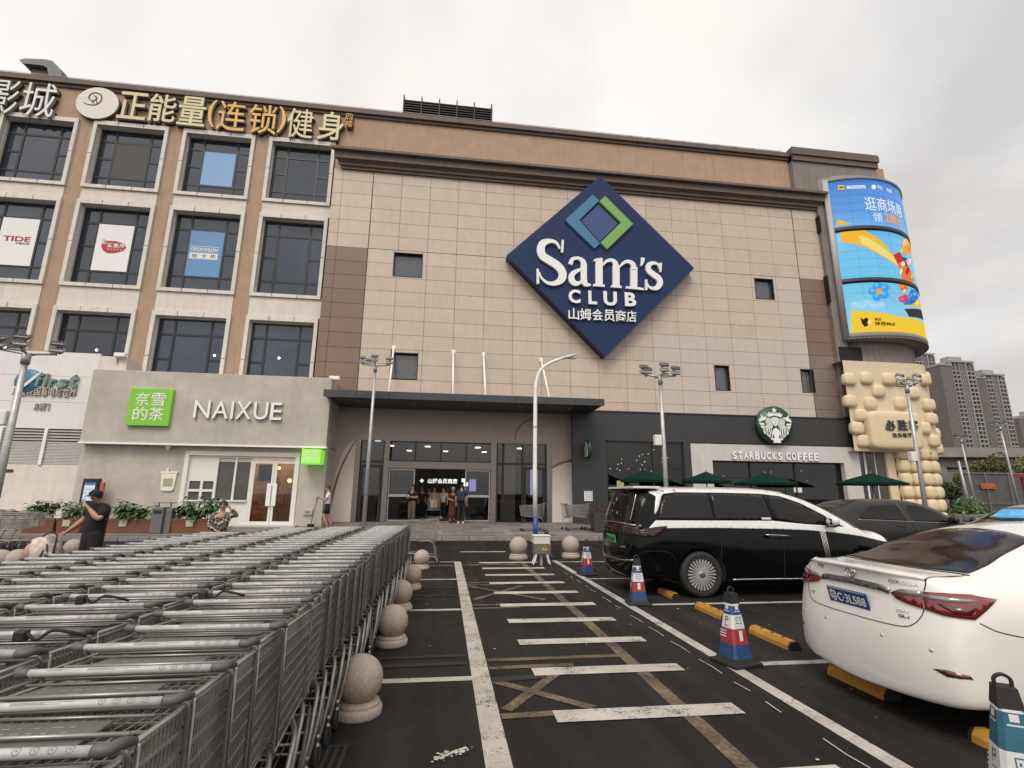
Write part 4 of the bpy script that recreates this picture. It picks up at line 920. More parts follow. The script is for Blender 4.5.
# ================================================================ main diamond sign
YD = 23.42
o = thing_at('diamond_sign', (7.74, YF, 8.5), 'huge navy diamond sign with white serif lettering on the tiled wall', 'sign')
C = [(7.76, 18.64), (12.80, 13.60), (7.73, 8.47), (2.71, 13.58)]
M_navy = mat('sign_navy', (.014, .028, .088), .5, spec=.2, var=.05, scale=1); M_navyb = mat('sign_navy_edge', (.008, .014, .035), .4)
part(MB().prism(C, YD, YD + .02), 'panel', M_navy, o); part(MB().prism([(a, b) for a, b in C], YD + .0205, YF - .005), 'return_edge', M_navyb, o)
Zp = lambda a, b: (lambda v: (v.x, v.z))(atY(500 + a * .24752, 180 + b * .24740, YD))
t = MB().prism([Zp(*q) for q in ((372, 64), (261, 166), (379, 281), (401, 261), (318, 166), (398, 88))], YD - .12, YD - .001); part(t, 'blue_chevron', mat('chevron_blue', (.030, .125, .235), .4, emis=(.03, .12, .23), estr=.15), o)
t = MB().prism([Zp(*q) for q in ((421, 71), (534, 183), (430, 284), (403, 258), (486, 177), (399, 92))], YD - .15, YD - .001); part(t, 'green_chevron', mat('chevron_green', (.135, .29, .06), .4, emis=(.14, .3, .06), estr=.15), o)
t = MB().prism([Zp(*q) for q in ((398, 100), (477, 178), (402, 250), (327, 166))], YD - .03, YD - .001); part(t, 'inner_diamond', mat('inner_blue', (.022, .05, .17), .4), o)
lt = [0]
def glyph(strokes, name='letter'):
    t = MB()
    for s_ in strokes:
        lt[0] += 1; f = (lt[0] % 7) * .003
        if s_[0] == 'p': t.prism([Zp(*q) for q in s_[1]], YD - .13 - f, YD - .001)
        else:
            pts = [Zp(*q) for q in s_[0]]; ws = [q * .24752 / FPX * YD * .93 for q in s_[1]]
            stroke_prism(t, pts, ws, YD - .13 - f, YD - .001, 6)
    part(t, name, M_lite, o)
glyph([([(240, 282), (225, 258), (200, 251), (172, 260), (163, 285), (172, 312), (200, 330), (232, 352), (250, 378), (246, 405), (222, 421), (192, 420), (168, 402), (155, 375)], [8, 15, 22, 34, 38, 40, 41, 41, 39, 36, 24, 16, 10, 8]),
       ('p', [(248, 245), (256, 249), (253, 298), (244, 296)]), ('p', [(146, 362), (155, 364), (157, 422), (147, 424)])])
glyph([([(282, 345), (290, 325), (312, 320), (332, 332), (336, 352)], [22, 18, 15, 24, 30]), ([(336, 345), (336, 400), (342, 424), (364, 428)], [30, 30, 26, 8]),
       ([(336, 362), (308, 372), (288, 388), (288, 410), (302, 422), (322, 418), (336, 400)], [10, 18, 26, 30, 26, 14, 8])])
glyph([('p', [(383, 324), (408, 318), (412, 322), (412, 432), (384, 430)]), ('p', [(374, 424), (420, 427), (420, 436), (374, 433)]), ('p', [(376, 326), (392, 320), (392, 330), (376, 333)]),
       ([(412, 350), (425, 334), (445, 328), (462, 338), (466, 360)], [8, 14, 18, 24, 28]), ('p', [(452, 350), (480, 350), (480, 437), (453, 435)]), ('p', [(446, 429), (488, 432), (488, 441), (446, 438)]),
       ([(480, 356), (495, 340), (514, 334), (533, 344), (538, 366)], [8, 14, 18, 24, 28]), ('p', [(524, 356), (552, 358), (551, 441), (524, 439)]), ('p', [(506, 433), (558, 437), (578, 442), (578, 449), (506, 442)])])
glyph([([(574, 318), (572, 336), (566, 352)], [18, 14, 4])], 'apostrophe')
glyph([([(642, 364), (634, 345), (614, 340), (598, 348), (597, 368), (614, 384), (636, 400), (643, 420), (632, 438), (612, 442), (595, 432), (588, 414)], [7, 12, 17, 24, 28, 30, 30, 28, 24, 16, 10, 7]),
       ('p', [(643, 338), (650, 341), (648, 376), (641, 374)]), ('p', [(583, 406), (591, 407), (592, 448), (584, 449)])])
for ch, x0, x1, z0, z1 in (('C', 275, 322, 448, 500), ('L', 355, 388, 453, 505), ('U', 416, 468, 456, 510), ('B', 502, 545, 460, 513)):
    a, b = Zp(x0, z1), Zp(x1, z0); part(text_fit(MB(), ch, a[0], b[0], a[1], b[1], YD - .01, .13, .035), 'letter', M_lite, o)
xs_ = [275, 322, 371, 418, 465, 510, 552]
for k, ch in enumerate('山姆会员商店'):
    a, b = Zp(xs_[k], 566 + k * 2), Zp(xs_[k + 1] - 5, 522 + k * 2.2); part(text_fit(MB(), ch, a[0], b[0], a[1], b[1], YD - .01, .10, .014), 'character', M_lite, o)

# ================================================================ gym sign along the parapet
YP = YB
M_gold = mat('gold_letter', (.62, .52, .30), .5, dirt=.1); M_amber = mat('amber_letter', (.66, .36, .05), .5)
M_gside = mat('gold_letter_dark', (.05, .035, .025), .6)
def para_char(o, ch, px0, px1, py0, py1, m_, bold=.02):   # px box of one upright character on the parapet
    xm, ym = (px0 + px1) / 2, (py0 + py1) / 2
    x0, x1 = atY(px0, ym, YP - .25).x, atY(px1, ym, YP - .25).x; z1, z0 = atY(xm, py0, YP - .25).z, atY(xm, py1, YP - .25).z
    part(text_fit(MB(), ch, x0, x1, z0, z1, YP - .12, .16, bold), 'character', m_, o)
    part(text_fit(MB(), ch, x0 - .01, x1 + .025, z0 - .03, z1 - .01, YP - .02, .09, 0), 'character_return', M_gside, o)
o = thing_at('gym_sign_letters', (-12, YB, 20.2), 'big gold and amber characters in a row along the ochre parapet', 'sign')
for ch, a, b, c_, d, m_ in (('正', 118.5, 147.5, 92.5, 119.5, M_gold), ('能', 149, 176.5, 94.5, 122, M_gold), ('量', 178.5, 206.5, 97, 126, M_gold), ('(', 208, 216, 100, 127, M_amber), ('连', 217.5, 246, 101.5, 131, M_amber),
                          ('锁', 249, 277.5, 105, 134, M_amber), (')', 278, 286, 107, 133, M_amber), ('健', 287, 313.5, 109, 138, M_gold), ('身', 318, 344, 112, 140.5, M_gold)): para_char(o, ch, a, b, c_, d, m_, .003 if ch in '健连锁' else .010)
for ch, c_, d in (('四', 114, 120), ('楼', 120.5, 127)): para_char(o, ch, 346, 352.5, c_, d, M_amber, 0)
o = thing_at('gym_emblem_disc', (-17, YB, 20.3), 'round cream disc with a black line drawing of a flexed arm on the parapet', 'sign')
a = atY(97.5, 103.2, YP - .2); r_ = (atY(119, 104, YP - .2).x - atY(76, 103, YP - .2).x) / 2; rz_ = .82 * r_
t = MB(); vs = []
for i in range(40): vs.append((a.x + math.cos(i * math.pi / 20) * r_, a.z + math.sin(i * math.pi / 20) * r_ * .93))
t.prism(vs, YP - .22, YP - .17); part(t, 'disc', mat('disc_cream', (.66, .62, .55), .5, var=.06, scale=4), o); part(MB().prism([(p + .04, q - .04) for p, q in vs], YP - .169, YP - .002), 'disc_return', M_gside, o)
t = MB(); Zq = lambda p, q: (lambda v: (v.x, v.z))(atY(p * .16602, 60 + q * .16602, YP - .2))
for pts, ws in (([(500, 255), (535, 270), (575, 272), (605, 255), (615, 225), (600, 205), (570, 200), (545, 212), (538, 232), (550, 245)], [1, 3, 4, 4, 4, 4, 4, 4, 4, 2]), ([(565, 215), (585, 228), (575, 245), (555, 250), (570, 262)], [2, 4, 4, 4, 2]), ([(582, 240), (586, 262)], [3, 3])):
    stroke_prism(t, [Zq(*q) for q in pts], [q * .16602 / FPX * YP * 1.9 for q in ws], YP - .232, YP - .219)
part(t, 'line_drawing', M_black, o)
o = thing_at('cinema_sign_letters', (-21, YB, 20.2), 'white slanted characters on the parapet at the far left edge', 'sign')
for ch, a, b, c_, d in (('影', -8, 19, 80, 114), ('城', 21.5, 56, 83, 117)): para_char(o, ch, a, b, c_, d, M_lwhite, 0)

# ================================================================ window posters
def poster(key, lab):
    c1, c2, h1, h2 = WIN[key][1]; x0, x1, z0, z1 = c1 + .03, c2 - .03, h1 + .03, h2 - .03
    o = thing_at('window_poster', ((x0 + x1) / 2, YB + .25, z0), lab, 'poster'); return o, x0, x1, z0, z1
o, x0, x1, z0, z1 = poster((i_['w2'], 1), 'white window poster with a red fruit shaped logo in its middle')
yq = YB + .25; pw = mat('poster_white', (.76, .74, .72), .6); red = mat('poster_red', (.38, .018, .022), .5)
part(MB().box(x0, x1, yq, yq + .008, z0, z1), 'sheet', pw, o); W_, H_ = x1 - x0, z1 - z0
t = MB(); t.prism([(x0 + W_ * a, z0 + H_ * b) for a, b in ((.16, .60), (.30, .645), (.55, .65), (.80, .60), (.88, .52), (.80, .44), (.6, .385), (.40, .37), (.25, .42), (.18, .50))], yq - .004, yq - .001); part(t, 'logo', red, o)
t = MB(); text_fit(t, '爱果岛', x0 + W_ * .32, x0 + W_ * .82, z0 + H_ * .50, z0 + H_ * .60, yq - .0045, .003, .02)
for k in range(5): t.box(x0 + W_ * (.36 + .09 * k), x0 + W_ * (.40 + .09 * k), yq - .008, yq - .0045, z0 + H_ * .455, z0 + H_ * .472)
stroke_prism(t, [(x0 + W_ * .16, z0 + H_ * .60), (x0 + W_ * .22, z0 + H_ * .58), (x0 + W_ * .30, z0 + H_ * .60)], .06, yq - .008, yq - .0045); part(t, 'logo_lettering', M_lwhite, o)
t = MB(); stroke_prism(t, [(x0 + W_ * .16, z0 + H_ * .64), (x0 + W_ * .21, z0 + H_ * .66), (x0 + W_ * .27, z0 + H_ * .64)], .035, yq - .004, yq - .001); part(t, 'leaf', mat('leaf_print', (.10, .14, .08), .6), o)
o, x0, x1, z0, z1 = poster((i_['w1'], 1), 'white window poster with dark red latin capitals at the left edge')
part(MB().box(x0, x1, yq, yq + .008, z0, z1), 'sheet', pw, o); W_, H_ = x1 - x0, z1 - z0
part(text_fit(MB(), 'TIDE', x0 + W_ * .12, x0 + W_ * .86, z0 + H_ * .50, z0 + H_ * .61, yq - .001, .004, .03), 'lettering', mat('tide_red', (.30, .02, .03), .5), o)
part(text_fit(MB(), '中国公司', x0 + W_ * .48, x0 + W_ * .85, z0 + H_ * .44, z0 + H_ * .485, yq - .001, .004, .02), 'small_lettering', M_black, o)
o, x0, x1, z0, z1 = poster((i_['w3'], 1), 'blue window poster with a white lettered band across its middle')
part(MB().box(x0, x1, yq, yq + .008, z0, z1), 'sheet', mat('poster_blue', (.105, .25, .46), .5, var=.04, scale=2), o); W_, H_ = x1 - x0, z1 - z0
part(text_fit(MB(), 'DECATHLON', x0 + W_ * .08, x0 + W_ * .86, z0 + H_ * .555, z0 + H_ * .63, yq - .001, .004, .03), 'lettering', M_lwhite, o)
part(MB().box(x0 + W_ * .05, x0 + W_ * .88, yq - .005, yq - .001, z0 + H_ * .38, z0 + H_ * .515), 'band', M_lwhite, o)
t = MB()
for k, ch in enumerate('迪卡侬'): text_fit(t, ch, x0 + W_ * (.12 + .27 * k), x0 + W_ * (.28 + .27 * k), z0 + H_ * .405, z0 + H_ * .49, yq - .0055, .004, .015)
part(t, 'band_lettering', mat('grey_print', (.16, .18, .20), .6), o)
t = MB()
for (a, b, c_, d) in ((.03, .90, .655, .665), (.03, .90, .535, .54)): t.box(x0 + W_ * a, x0 + W_ * b, yq - .004, yq - .001, z0 + H_ * c_, z0 + H_ * d)
part(t, 'rule', M_lwhite, o)

# ================================================================ curved LED screen on the corner
LR = 4.6
led = thing_at('curved_led_screen', (TC.x, TC.y - LR, 10.2), 'tall curved LED screen on the building corner showing a blue and yellow advert', 'screen')
LZ0, LZ1 = 10.45, 19.65
A0 = math.atan2(23.55 - TC.y, 21.5 - TC.x); A0 = A0 if A0 > 0 else A0 + 2 * math.pi; A1 = R(352)
def led_hit(px, py, r_=LR):
    d = ray(px, py); a = d.x ** 2 + d.y ** 2; b = -2 * (d.x * TC.x + d.y * TC.y); c_ = TC.x ** 2 + TC.y ** 2 - r_ ** 2; q = b * b - 4 * a * c_
    tt = (-b - math.sqrt(max(q, 0))) / (2 * a); P = CAM + d * tt; an = math.atan2(P.y - TC.y, P.x - TC.x); return (an if an > 0 else an + 2 * math.pi), P.z
def bend(a, z, r_): return (TC.x + math.cos(a) * r_, TC.y + math.sin(a) * r_, z)
def led_poly(name, px, m_, off, conv=True):                # picture shown on the screen: outlines wrapped on the cylinder
    bm = bmesh.new(); P = [led_hit(*q) for q in px]
    f = bm.faces.new([bm.verts.new((a, z, 0)) for a, z in P]); bmesh.ops.triangulate(bm, faces=[f])
    for _ in range(4):
        es = [e for e in bm.edges if abs(e.verts[0].co.x - e.verts[1].co.x) > .06]
        if not es: break
        bmesh.ops.subdivide_edges(bm, edges=es, cuts=1); bmesh.ops.triangulate(bm, faces=bm.faces[:])
    t = MB(); bm.verts.index_update(); t.add([bend(v.co.x, v.co.y, LR + off) for v in bm.verts], [[v.index for v in f.verts] for f in bm.faces], False); bm.free()
    return part(t, name, m_, led)
def led_text(name, body, px0, px1, py0, py1, m_, off, bold=.02):
    a0, z1 = led_hit(px0, py0); a1, z0 = led_hit(px1, py1); z1 = led_hit((px0 + px1) / 2, py0)[1]; z0 = led_hit((px0 + px1) / 2, py1)[1]
    vs, fs = text_raw(body, bold); ax, bx = min(v.x for v in vs), max(v.x for v in vs); az, bz = min(v.y for v in vs), max(v.y for v in vs)
    t = MB(); t.add([bend(a0 + (v.x - ax) / (bx - ax) * (a1 - a0), z0 + (v.y - az) / (bz - az) * (z1 - z0), LR + off + (v.z + .5) * .004) for v in vs], fs, False); part(t, name, m_, led)
t = MB(); arc_wall(t, LR - .03, A0 - .02, A1, LZ0 - .25, LZ1 + .15, .75); arc_wall(t, LR + .05, A0 - .035, A1, LZ0 - .32, LZ0 - .02, .3); arc_wall(t, LR + .05, A0 - .035, A1, LZ1 + .0, LZ1 + .18, .3); part(t, 'housing', mat('screen_housing', (.20, .18, .165), .6, var=.1, scale=2), led)
t = MB(); arc_wall(t, LR + .06, A0 - .055, A0 + .005, LZ0 - .3, LZ1 + .17, .5, 3); part(t, 'side_frame', mat('screen_frame', (.36, .34, .32), .5), led)
t = MB(); arc_wall(t, LR + .05, A0 - .04, A1, LZ0 - .36, LZ0 - .3, 2.2, 40); part(t, 'soffit', MATS['screen_housing'], led)
def led_grad():
    m_ = bpy.data.materials.new('screen_blue'); m_.use_nodes = True; MATS['screen_blue'] = m_; nt = m_.node_tree; b = nt.nodes['Principled BSDF']; N = nt.nodes.new; L = nt.links.new
    tc = N('ShaderNodeTexCoord'); s_ = N('ShaderNodeSeparateXYZ'); L(tc.outputs['Object'], s_.inputs[0]); mr = N('ShaderNodeMapRange'); mr.inputs['From Min'].default_value = 0; mr.inputs['From Max'].default_value = 9.4; L(s_.outputs['Z'], mr.inputs['Value'])
    r = N('ShaderNodeValToRGB'); e = r.color_ramp.elements; e[0].position = .05; e[0].color = lin((150, 212, 238)); e[1].position = 1; e[1].color = lin((52, 118, 205))
    for p_, c_ in ((.35, (112, 200, 236)), (.62, (92, 178, 230)), (.78, (70, 148, 220))): q = e.new(p_); q.color = lin(c_)
    L(mr.outputs['Result'], r.inputs['Fac']); b.inputs['Base Color'].default_value = (.01, .01, .01, 1); b.inputs['Roughness'].default_value = .4; L(r.outputs['Color'], b.inputs['Emission Color']); b.inputs['Emission Strength'].default_value = LED_E; return m_
LED_E = .66
t = MB(); arc_wall(t, LR, A0, A1 - .02, LZ0, LZ1, .02, 60); part(t, 'display', led_grad(), led)
le = lambda n, c_: emit('screen_' + n, lin(c_)[:3], LED_E)
Y1, Y2, WHT, ORG, DK = le('yellow', (248, 205, 62)), le('amber', (246, 190, 60)), le('white', (245, 248, 250)), le('orange', (250, 170, 60)), le('dark', (52, 48, 20))
led_poly('ribbon', [(838, 219.5), (852, 224.5), (836, 225.5)], Y2, .010); led_poly('ribbon', [(840, 230), (864, 230.3), (880, 240), (900, 264), (902, 270), (885, 258), (862, 246), (841, 242)], Y2, .011)
led_poly('ribbon_highlight', [(858, 236), (866, 237), (886, 250), (899, 264), (898, 266), (880, 254), (862, 244)], le('pale_yellow', (250, 226, 130)), .014)
led_poly('yellow_band', [(851, 311), (875, 312), (900, 317), (924, 325), (928.5, 345), (905, 338), (880, 336), (851, 337)], Y1, .012)
led_poly('green_edge', [(896, 187), (904, 195), (912, 240), (908, 236), (903, 205)], le('green', (70, 165, 70)), .011)
led_poly('cloud', [(851, 303), (858, 301), (866, 299), (874, 302), (882, 306), (888, 312), (850.7, 310.7)], le('pale_blue', (150, 215, 240)), .010)
fc = (879, 291.5)
for k in range(5):
    an = math.pi / 2 + k * 2 * math.pi / 5 + .3; c0_ = (fc[0] + math.cos(an) * 6.6, fc[1] - math.sin(an) * 5.9)
    led_poly('flower_petal', [(c0_[0] + math.cos(q) * 4.6 * 1.0, c0_[1] + math.sin(q) * 4.1) for q in [j * math.pi / 6 for j in range(12)]], le('petal', (48, 140, 225) if k % 2 else (70, 165, 235)) if k == 0 else MATS['screen_petal'], .013 + .0006 * k)
led_poly('flower_centre', [(fc[0] + math.cos(q) * 3.2, fc[1] + math.sin(q) * 2.9) for q in [j * math.pi / 6 for j in range(12)]], ORG, .018)
for nm, pts, c_ in (('red_shape', [(893, 255), (899, 252), (906, 262), (912, 275), (913, 281), (905, 279), (899, 268)], (205, 62, 40)), ('orange_shape', [(902, 240), (906, 238), (910, 245), (911, 253), (906, 256), (902, 250)], (240, 175, 70)), ('orange_figure', [(898, 262), (908, 268), (914, 281), (909, 285), (902, 281), (900, 272)], (235, 130, 62)),
                    ('pink_shape', [(898, 297), (906, 294), (909, 299), (903, 303), (899, 302)], (222, 75, 110)), ('blue_blob', [(905, 300), (911, 289), (917, 291), (918, 299), (911, 305), (903, 305)], (62, 130, 215)), ('orange_drop', [(898, 284), (905, 284), (908, 288), (905, 294), (900, 290)], (225, 120, 50)), ('plinth', [(904, 309), (921, 310), (924, 321), (909, 317)], (70, 62, 62)), ('gold_block', [(903, 306.5), (912, 304.5), (917, 299), (919.5, 301), (921.3, 309.5)], (238, 200, 60))):
    led_poly(nm, pts, le(nm, c_), .016 + .002 * (nm in ('orange_figure', 'pink_shape')) + .001 * (nm in ('gold_block', 'orange_drop')))
rl_ = random.Random(21)
def dab(name, cx_, cy_, rx, ry, c_, off, rot=0): led_poly(name, [(cx_ + math.cos(q) * rx * math.cos(rot) - math.sin(q) * ry * math.sin(rot), cy_ + math.cos(q) * rx * math.sin(rot) + math.sin(q) * ry * math.cos(rot)) for q in [j * math.pi / 6 for j in range(12)]], le('dab_%d_%d_%d' % c_, c_), off)
for k, (cx_, cy_, rx, ry, c_, rot) in enumerate(((904.5, 243, 2.2, 3.6, (246, 205, 140), .3), (908.5, 249, 1.6, 3, (236, 150, 60), .4), (901, 251, 1.8, 1.2, (250, 210, 90), 0), (896, 256.5, 2.6, 1.6, (226, 48, 52), .5), (904, 259, 2.6, 1.5, (60, 80, 130), .3), (909, 262, 1.7, 3.4, (250, 225, 190), .3), (902.5, 264, 2, 2.4, (245, 240, 235), 0),
    (907, 271, 1.6, 4, (200, 40, 38), .3), (911.5, 276, 1.4, 3, (250, 190, 90), .3), (900.5, 271.5, 1.2, 3.4, (250, 235, 215), .2), (904.5, 278, 2, 1.4, (242, 120, 120), 0), (901.5, 287, 2.2, 1.7, (240, 160, 70), 0), (904, 291, 1.4, 2, (250, 235, 215), .3), (901.5, 299, 2.4, 2, (240, 110, 140), .4), (909.5, 296, 1.8, 3, (90, 160, 235), .6), (914, 294, 1.6, 1.8, (120, 185, 245), 0), (912, 302, 3.2, 1, (40, 100, 190), -.3), (916.5, 303.5, 1.3, 2.6, (250, 225, 120), .3))):
    dab('picture_dab', cx_, cy_, rx, ry, c_, .022 + .0008 * k, rot)
for k in range(5):
    an = math.pi / 2 + k * 2 * math.pi / 5 + .3; dab('petal_light', fc[0] + math.cos(an) * 6.2 - .8, fc[1] - math.sin(an) * 5.6 - 1.1, 2.2, 1.7, (120, 195, 245), .0175 + .0002 * k)
for k in range(5): dab('cloud_puff', 855 + k * 6.4, 304.5 + (k % 2) * 1.6 - (k == 2) * 1.5, 4.6, 2.6, (172, 222, 243), .0108 + .0002 * k)
for k in range(6): led_poly('line_art', [(889 + (k % 3) * 2.2, 286 + k * 2.6), (889.35 + (k % 3) * 2.2, 286 + k * 2.6), (889.35 + (k % 3) * 2.2, 290 + k * 2.6), (889 + (k % 3) * 2.2, 290 + k * 2.6)], le('line_blue', (70, 150, 205)), .0195)
for k in range(7): led_poly('ribbon_stripe', [(862 + k * 5, 234.5 + k * 3.6), (863 + k * 5, 234.2 + k * 3.6), (859.5 + k * 5, 243.5 + k * 2.4), (858.6 + k * 5, 243.2 + k * 2.4)], le('ribbon_line', (247, 208, 96)), .0155)
gm_ = le('seam', (62, 140, 200)); t = MB()
for k in range(1, 9): a_ = A0 + (A1 - A0) * k / 9; arc_wall(t, LR + .0045, a_, a_ + .0022, LZ0 + 1.75, LZ1 - .02, .004, 1)
for k in range(1, 15): z_ = LZ0 + 1.75 + k * .5; arc_wall(t, LR + .0045, A0 + .02, A1 - .04, z_, z_ + .010, .004, 50)
part(t, 'module_seams', gm_, led)
led_text('lettering', '逛商场用', 863.5, 900.5, 198.5, 211.5, WHT, .02, 0); led_text('lettering', '领', 872, 882.5, 213, 222, WHT, .02, 0); led_text('price_lettering', '288元', 884, 901.5, 214, 224.5, ORG, .02, .012)
led_poly('app_icon', [(838, 185.5), (844, 185.3), (844, 190), (838, 190)], Y1, .02); led_text('app_icon_lettering', '美团', 838.8, 843.3, 186.6, 188.8, DK, .023, .03)
led_text('top_lettering', '美团团购', 845.5, 865.5, 185.3, 189, WHT, .02, .02); led_poly('round_icon', [(873.5 + math.cos(q) * 2.4, 187.2 + math.sin(q) * 2.4) for q in [j * math.pi / 6 for j in range(12)]], WHT, .02); led_text('top_lettering', '平台', 877, 882, 185.6, 189.6, WHT, .02, .01); led_text('top_lettering', '专享', 886, 891.5, 189, 192.5, WHT, .02, .01)
led_text('band_lettering', '美团', 874, 881, 318, 321, DK, .02, .02); led_text('band_lettering', '神券Mall', 874, 895, 321.6, 326, DK, .02, .02)
led_poly('band_emblem', [(860, 317.5), (863, 319.5), (866, 317.5), (868.5, 319.5), (867, 323), (868.5, 325.5), (864.5, 327), (862, 324)], DK, .02); led_poly('band_emblem', [(868.5, 319.3), (872.3, 321.8), (869.5, 325), (867.8, 323)], le('cream', (250, 235, 190)), .021)
for pa, pb_ in (((834.5, 227.3), (909.5, 237.3)), ((843, 279.5), (919, 289))):
    zc = (led_hit(870, (pa[1] + pb_[1]) / 2 - 4.5)[1]); t = MB(); arc_wall(t, LR + .04, A0 - .01, A1 - .01, zc - .16, zc + .14, .1, 50); part(t, 'joint', M_black, led)

# ================================================================ restaurant with loaf-shaped bosses
YR = 23.25
rs_ = thing_at('restaurant_front', (23.5, YR, .4), 'cream restaurant front dotted with loaf shaped bosses and a stack column', 'restaurant')
M_loaf = mat('cream_loaf', (.65, .52, .335), .6, var=.04, scale=2, dirt=.08)
M_loafb = mat('loaf_wall', (.63, .515, .365), .65, var=.04, scale=2, dirt=.10)
RX0, RXC = 20.65, 24.9; RZ1 = 8.82
t = MB(); pl = [(RX0, YR)] + [(RXC + math.sin(a) * 1.7, YR + 1.7 - math.cos(a) * 1.7) for a in [i * math.pi / 20 for i in range(11)]] + [(RXC + 1.7, 30)]
def wall_strip(mb, pl, z0, z1):
    n = len(pl); vs = [(x, y, z0) for x, y in pl] + [(x, y, z1) for x, y in pl] + [(x, y + .3 if i < n - 3 else y, z1) for i, (x, y) in enumerate(pl)]
    mb.add([(x, y, z0) for x, y in pl] + [(x, y, z1) for x, y in pl], [(i, i + 1, n + i + 1, n + i) for i in range(n - 1)], True)
    mb.add([(x, y, z1) for x, y in pl] + [(RX0, 30, z1)], [tuple(range(n + 1))], False); mb.add([(x, y, z0) for x, y in pl] + [(RX0, 30, z0)], [tuple(range(n + 1))], False)
wall_strip(t, pl, 4.05, RZ1); part(t, 'upper_wall', M_loafb, rs_)
t = MB(); pl2 = [(23.2, YR + .25)] + [(RXC - .3 + math.sin(a) * 1.6, YR + 1.85 - math.cos(a) * 1.6) for a in [i * math.pi / 20 for i in range(11)]] + [(RXC + 1.3, 30)]
n2 = len(pl2); t.add([(x, y, .4) for x, y in pl2] + [(x, y, 4.1) for x, y in pl2], [(i, i + 1, n2 + i + 1, n2 + i) for i in range(n2 - 1)], True); t.box(22.7, 23.2, YR + .35, YR + 3, .4, 4.06); part(t, 'corner_pier', M_loafb, rs_)
def loaf(mb, x, y, z, rx=.36, rz=.33, ry=.23, ang=0):
    vs0 = MB(); vs0.ball((0, 0, 0), 1, 1, 1, 16, 12)
    out = []
    for v in vs0.v:
        q = [math.copysign(abs(c_) ** .62, c_) for c_ in v]; ca, sa = math.cos(ang), math.sin(ang); X, Yy = q[0] * rx * (1 - .07 * q[2]), q[1] * ry
        out.append((x + X * ca - Yy * sa, y + X * sa + Yy * ca, z + q[2] * rz))
    mb.add(out, vs0.f, True)
def corner(s_, r_=1.7, c=None):                            # position at arc length s_ along the front, then round the corner
    xc = c or RXC
    if s_ <= xc - RX0: return RX0 + s_, YR, 0
    a = (s_ - (xc - RX0)) / r_; return xc + math.sin(a) * r_, YR + r_ - math.cos(a) * r_, a
loaves = [(850, 379), (867, 378), (889, 379), (901, 379), (924, 380), (879, 391), (914, 393), (851, 401), (871, 403), (901, 403), (927, 405), (861, 415), (930, 419), (858, 428), (864, 441), (925, 428), (933, 441)]
for px, py in loaves:
    p = atY(px, py, YR - .1); t = MB(); xx = p.x
    if xx > RXC: sx = xx - RXC; a = math.asin(min(sx / 1.8, 1)); yy = YR + 1.7 - math.cos(a) * 1.7; p = atY(px, py, yy); xx = p.x; loaf(t, xx, yy, p.z, ang=a)
    else: loaf(t, xx, YR, p.z)
    part(t, 'loaf_boss', M_loaf, rs_)
for z in (4.35, 5.15, 5.95, 6.75, 7.55, 8.3):
    for a in (R(62), R(88)):
        if (z > 7 and a < R(70) and z < 8): continue
        t = MB(); loaf(t, RXC + math.sin(a) * 1.7, YR + 1.7 - math.cos(a) * 1.7, z, ang=a); part(t, 'loaf_boss', M_loaf, rs_)
for k in range(6):
    for u in (23.48, 24.12, 24.74, R(26), R(56), R(84)):
        z = .72 + k * .655; cx_ = RXC - .3
        t = MB()
        if u > 2: loaf(t, u, YR + .2, z, .305, .31, .24)
        else: loaf(t, cx_ + math.sin(u) * 1.7, YR + 1.85 - math.cos(u) * 1.7, z, .32, .31, .26, u)
        part(t, 'loaf_boss', M_loaf, rs_)
# big rounded sign box
a, b = atY(868, 410, YR - .45), atY(927, 450, YR - .45)
ps = thing_at('puffy_sign_box', ((a.x + b.x) / 2, YR - .45, b.z), 'puffy rounded cream sign box with black characters on the loaf studded wall', 'sign')
t = MB(); loaf(t, (a.x + b.x) / 2, YR - .1, (a.z + b.z) / 2, (b.x - a.x) / 2, (a.z - b.z) / 2, .45); bm = None
t2 = MB(); vs0 = MB(); vs0.ball((0, 0, 0), 1, 1, 1, 40, 30); hx, hz = (b.x - a.x) / 2, (a.z - b.z) / 2
t2.add([((a.x + b.x) / 2 + math.copysign(abs(v.x) ** .28, v.x) * hx, YR - .1 + math.copysign(abs(v.y) ** .35, v.y) * .42, (a.z + b.z) / 2 + math.copysign(abs(v.z) ** .28, v.z) * hz) for v in vs0.v], vs0.f, True); part(t2, 'box', M_loaf, ps)
for ch, p0, p1 in (('必', 885, 895), ('胜', 897, 907), ('客', 908.5, 918)):
    q0, q1 = atY(p0, 425, YR - .55), atY(p1, 425, YR - .55); part(text_fit(MB(), ch, q0.x, q1.x, q0.z - .27, q0.z + .27, YR - .45, .14, .03), 'character', M_black, ps)
for k, ch in enumerate('欢乐餐厅'):
    q0, q1 = atY(892.5 + k * 5, 435, YR - .55), atY(897 + k * 5, 435, YR - .55); part(text_fit(MB(), ch, q0.x, q1.x, q0.z - .11, q0.z + .11, YR - .45, .12, .02), 'small_character', M_black, ps)
t = MB()
for x in (21.1, 21.7, 22.3): t.box(x - .05, x + .05, YR + .6, YR + .7, .4, 4.05)
t.box(21.0, 22.35, YR + .59, YR + .71, 2.6, 2.75); part(t, 'door_frame', MATS['white_frame'], rs_)
part(MB().box(21.0, 22.3, YR + .64, YR + .65, .4, 4.05), 'door_glass', M_pane, rs_); part(MB().box(20.6, 21.0, YR + .5, YR + .8, .4, 4.05), 'side_wall', M_char, rs_)
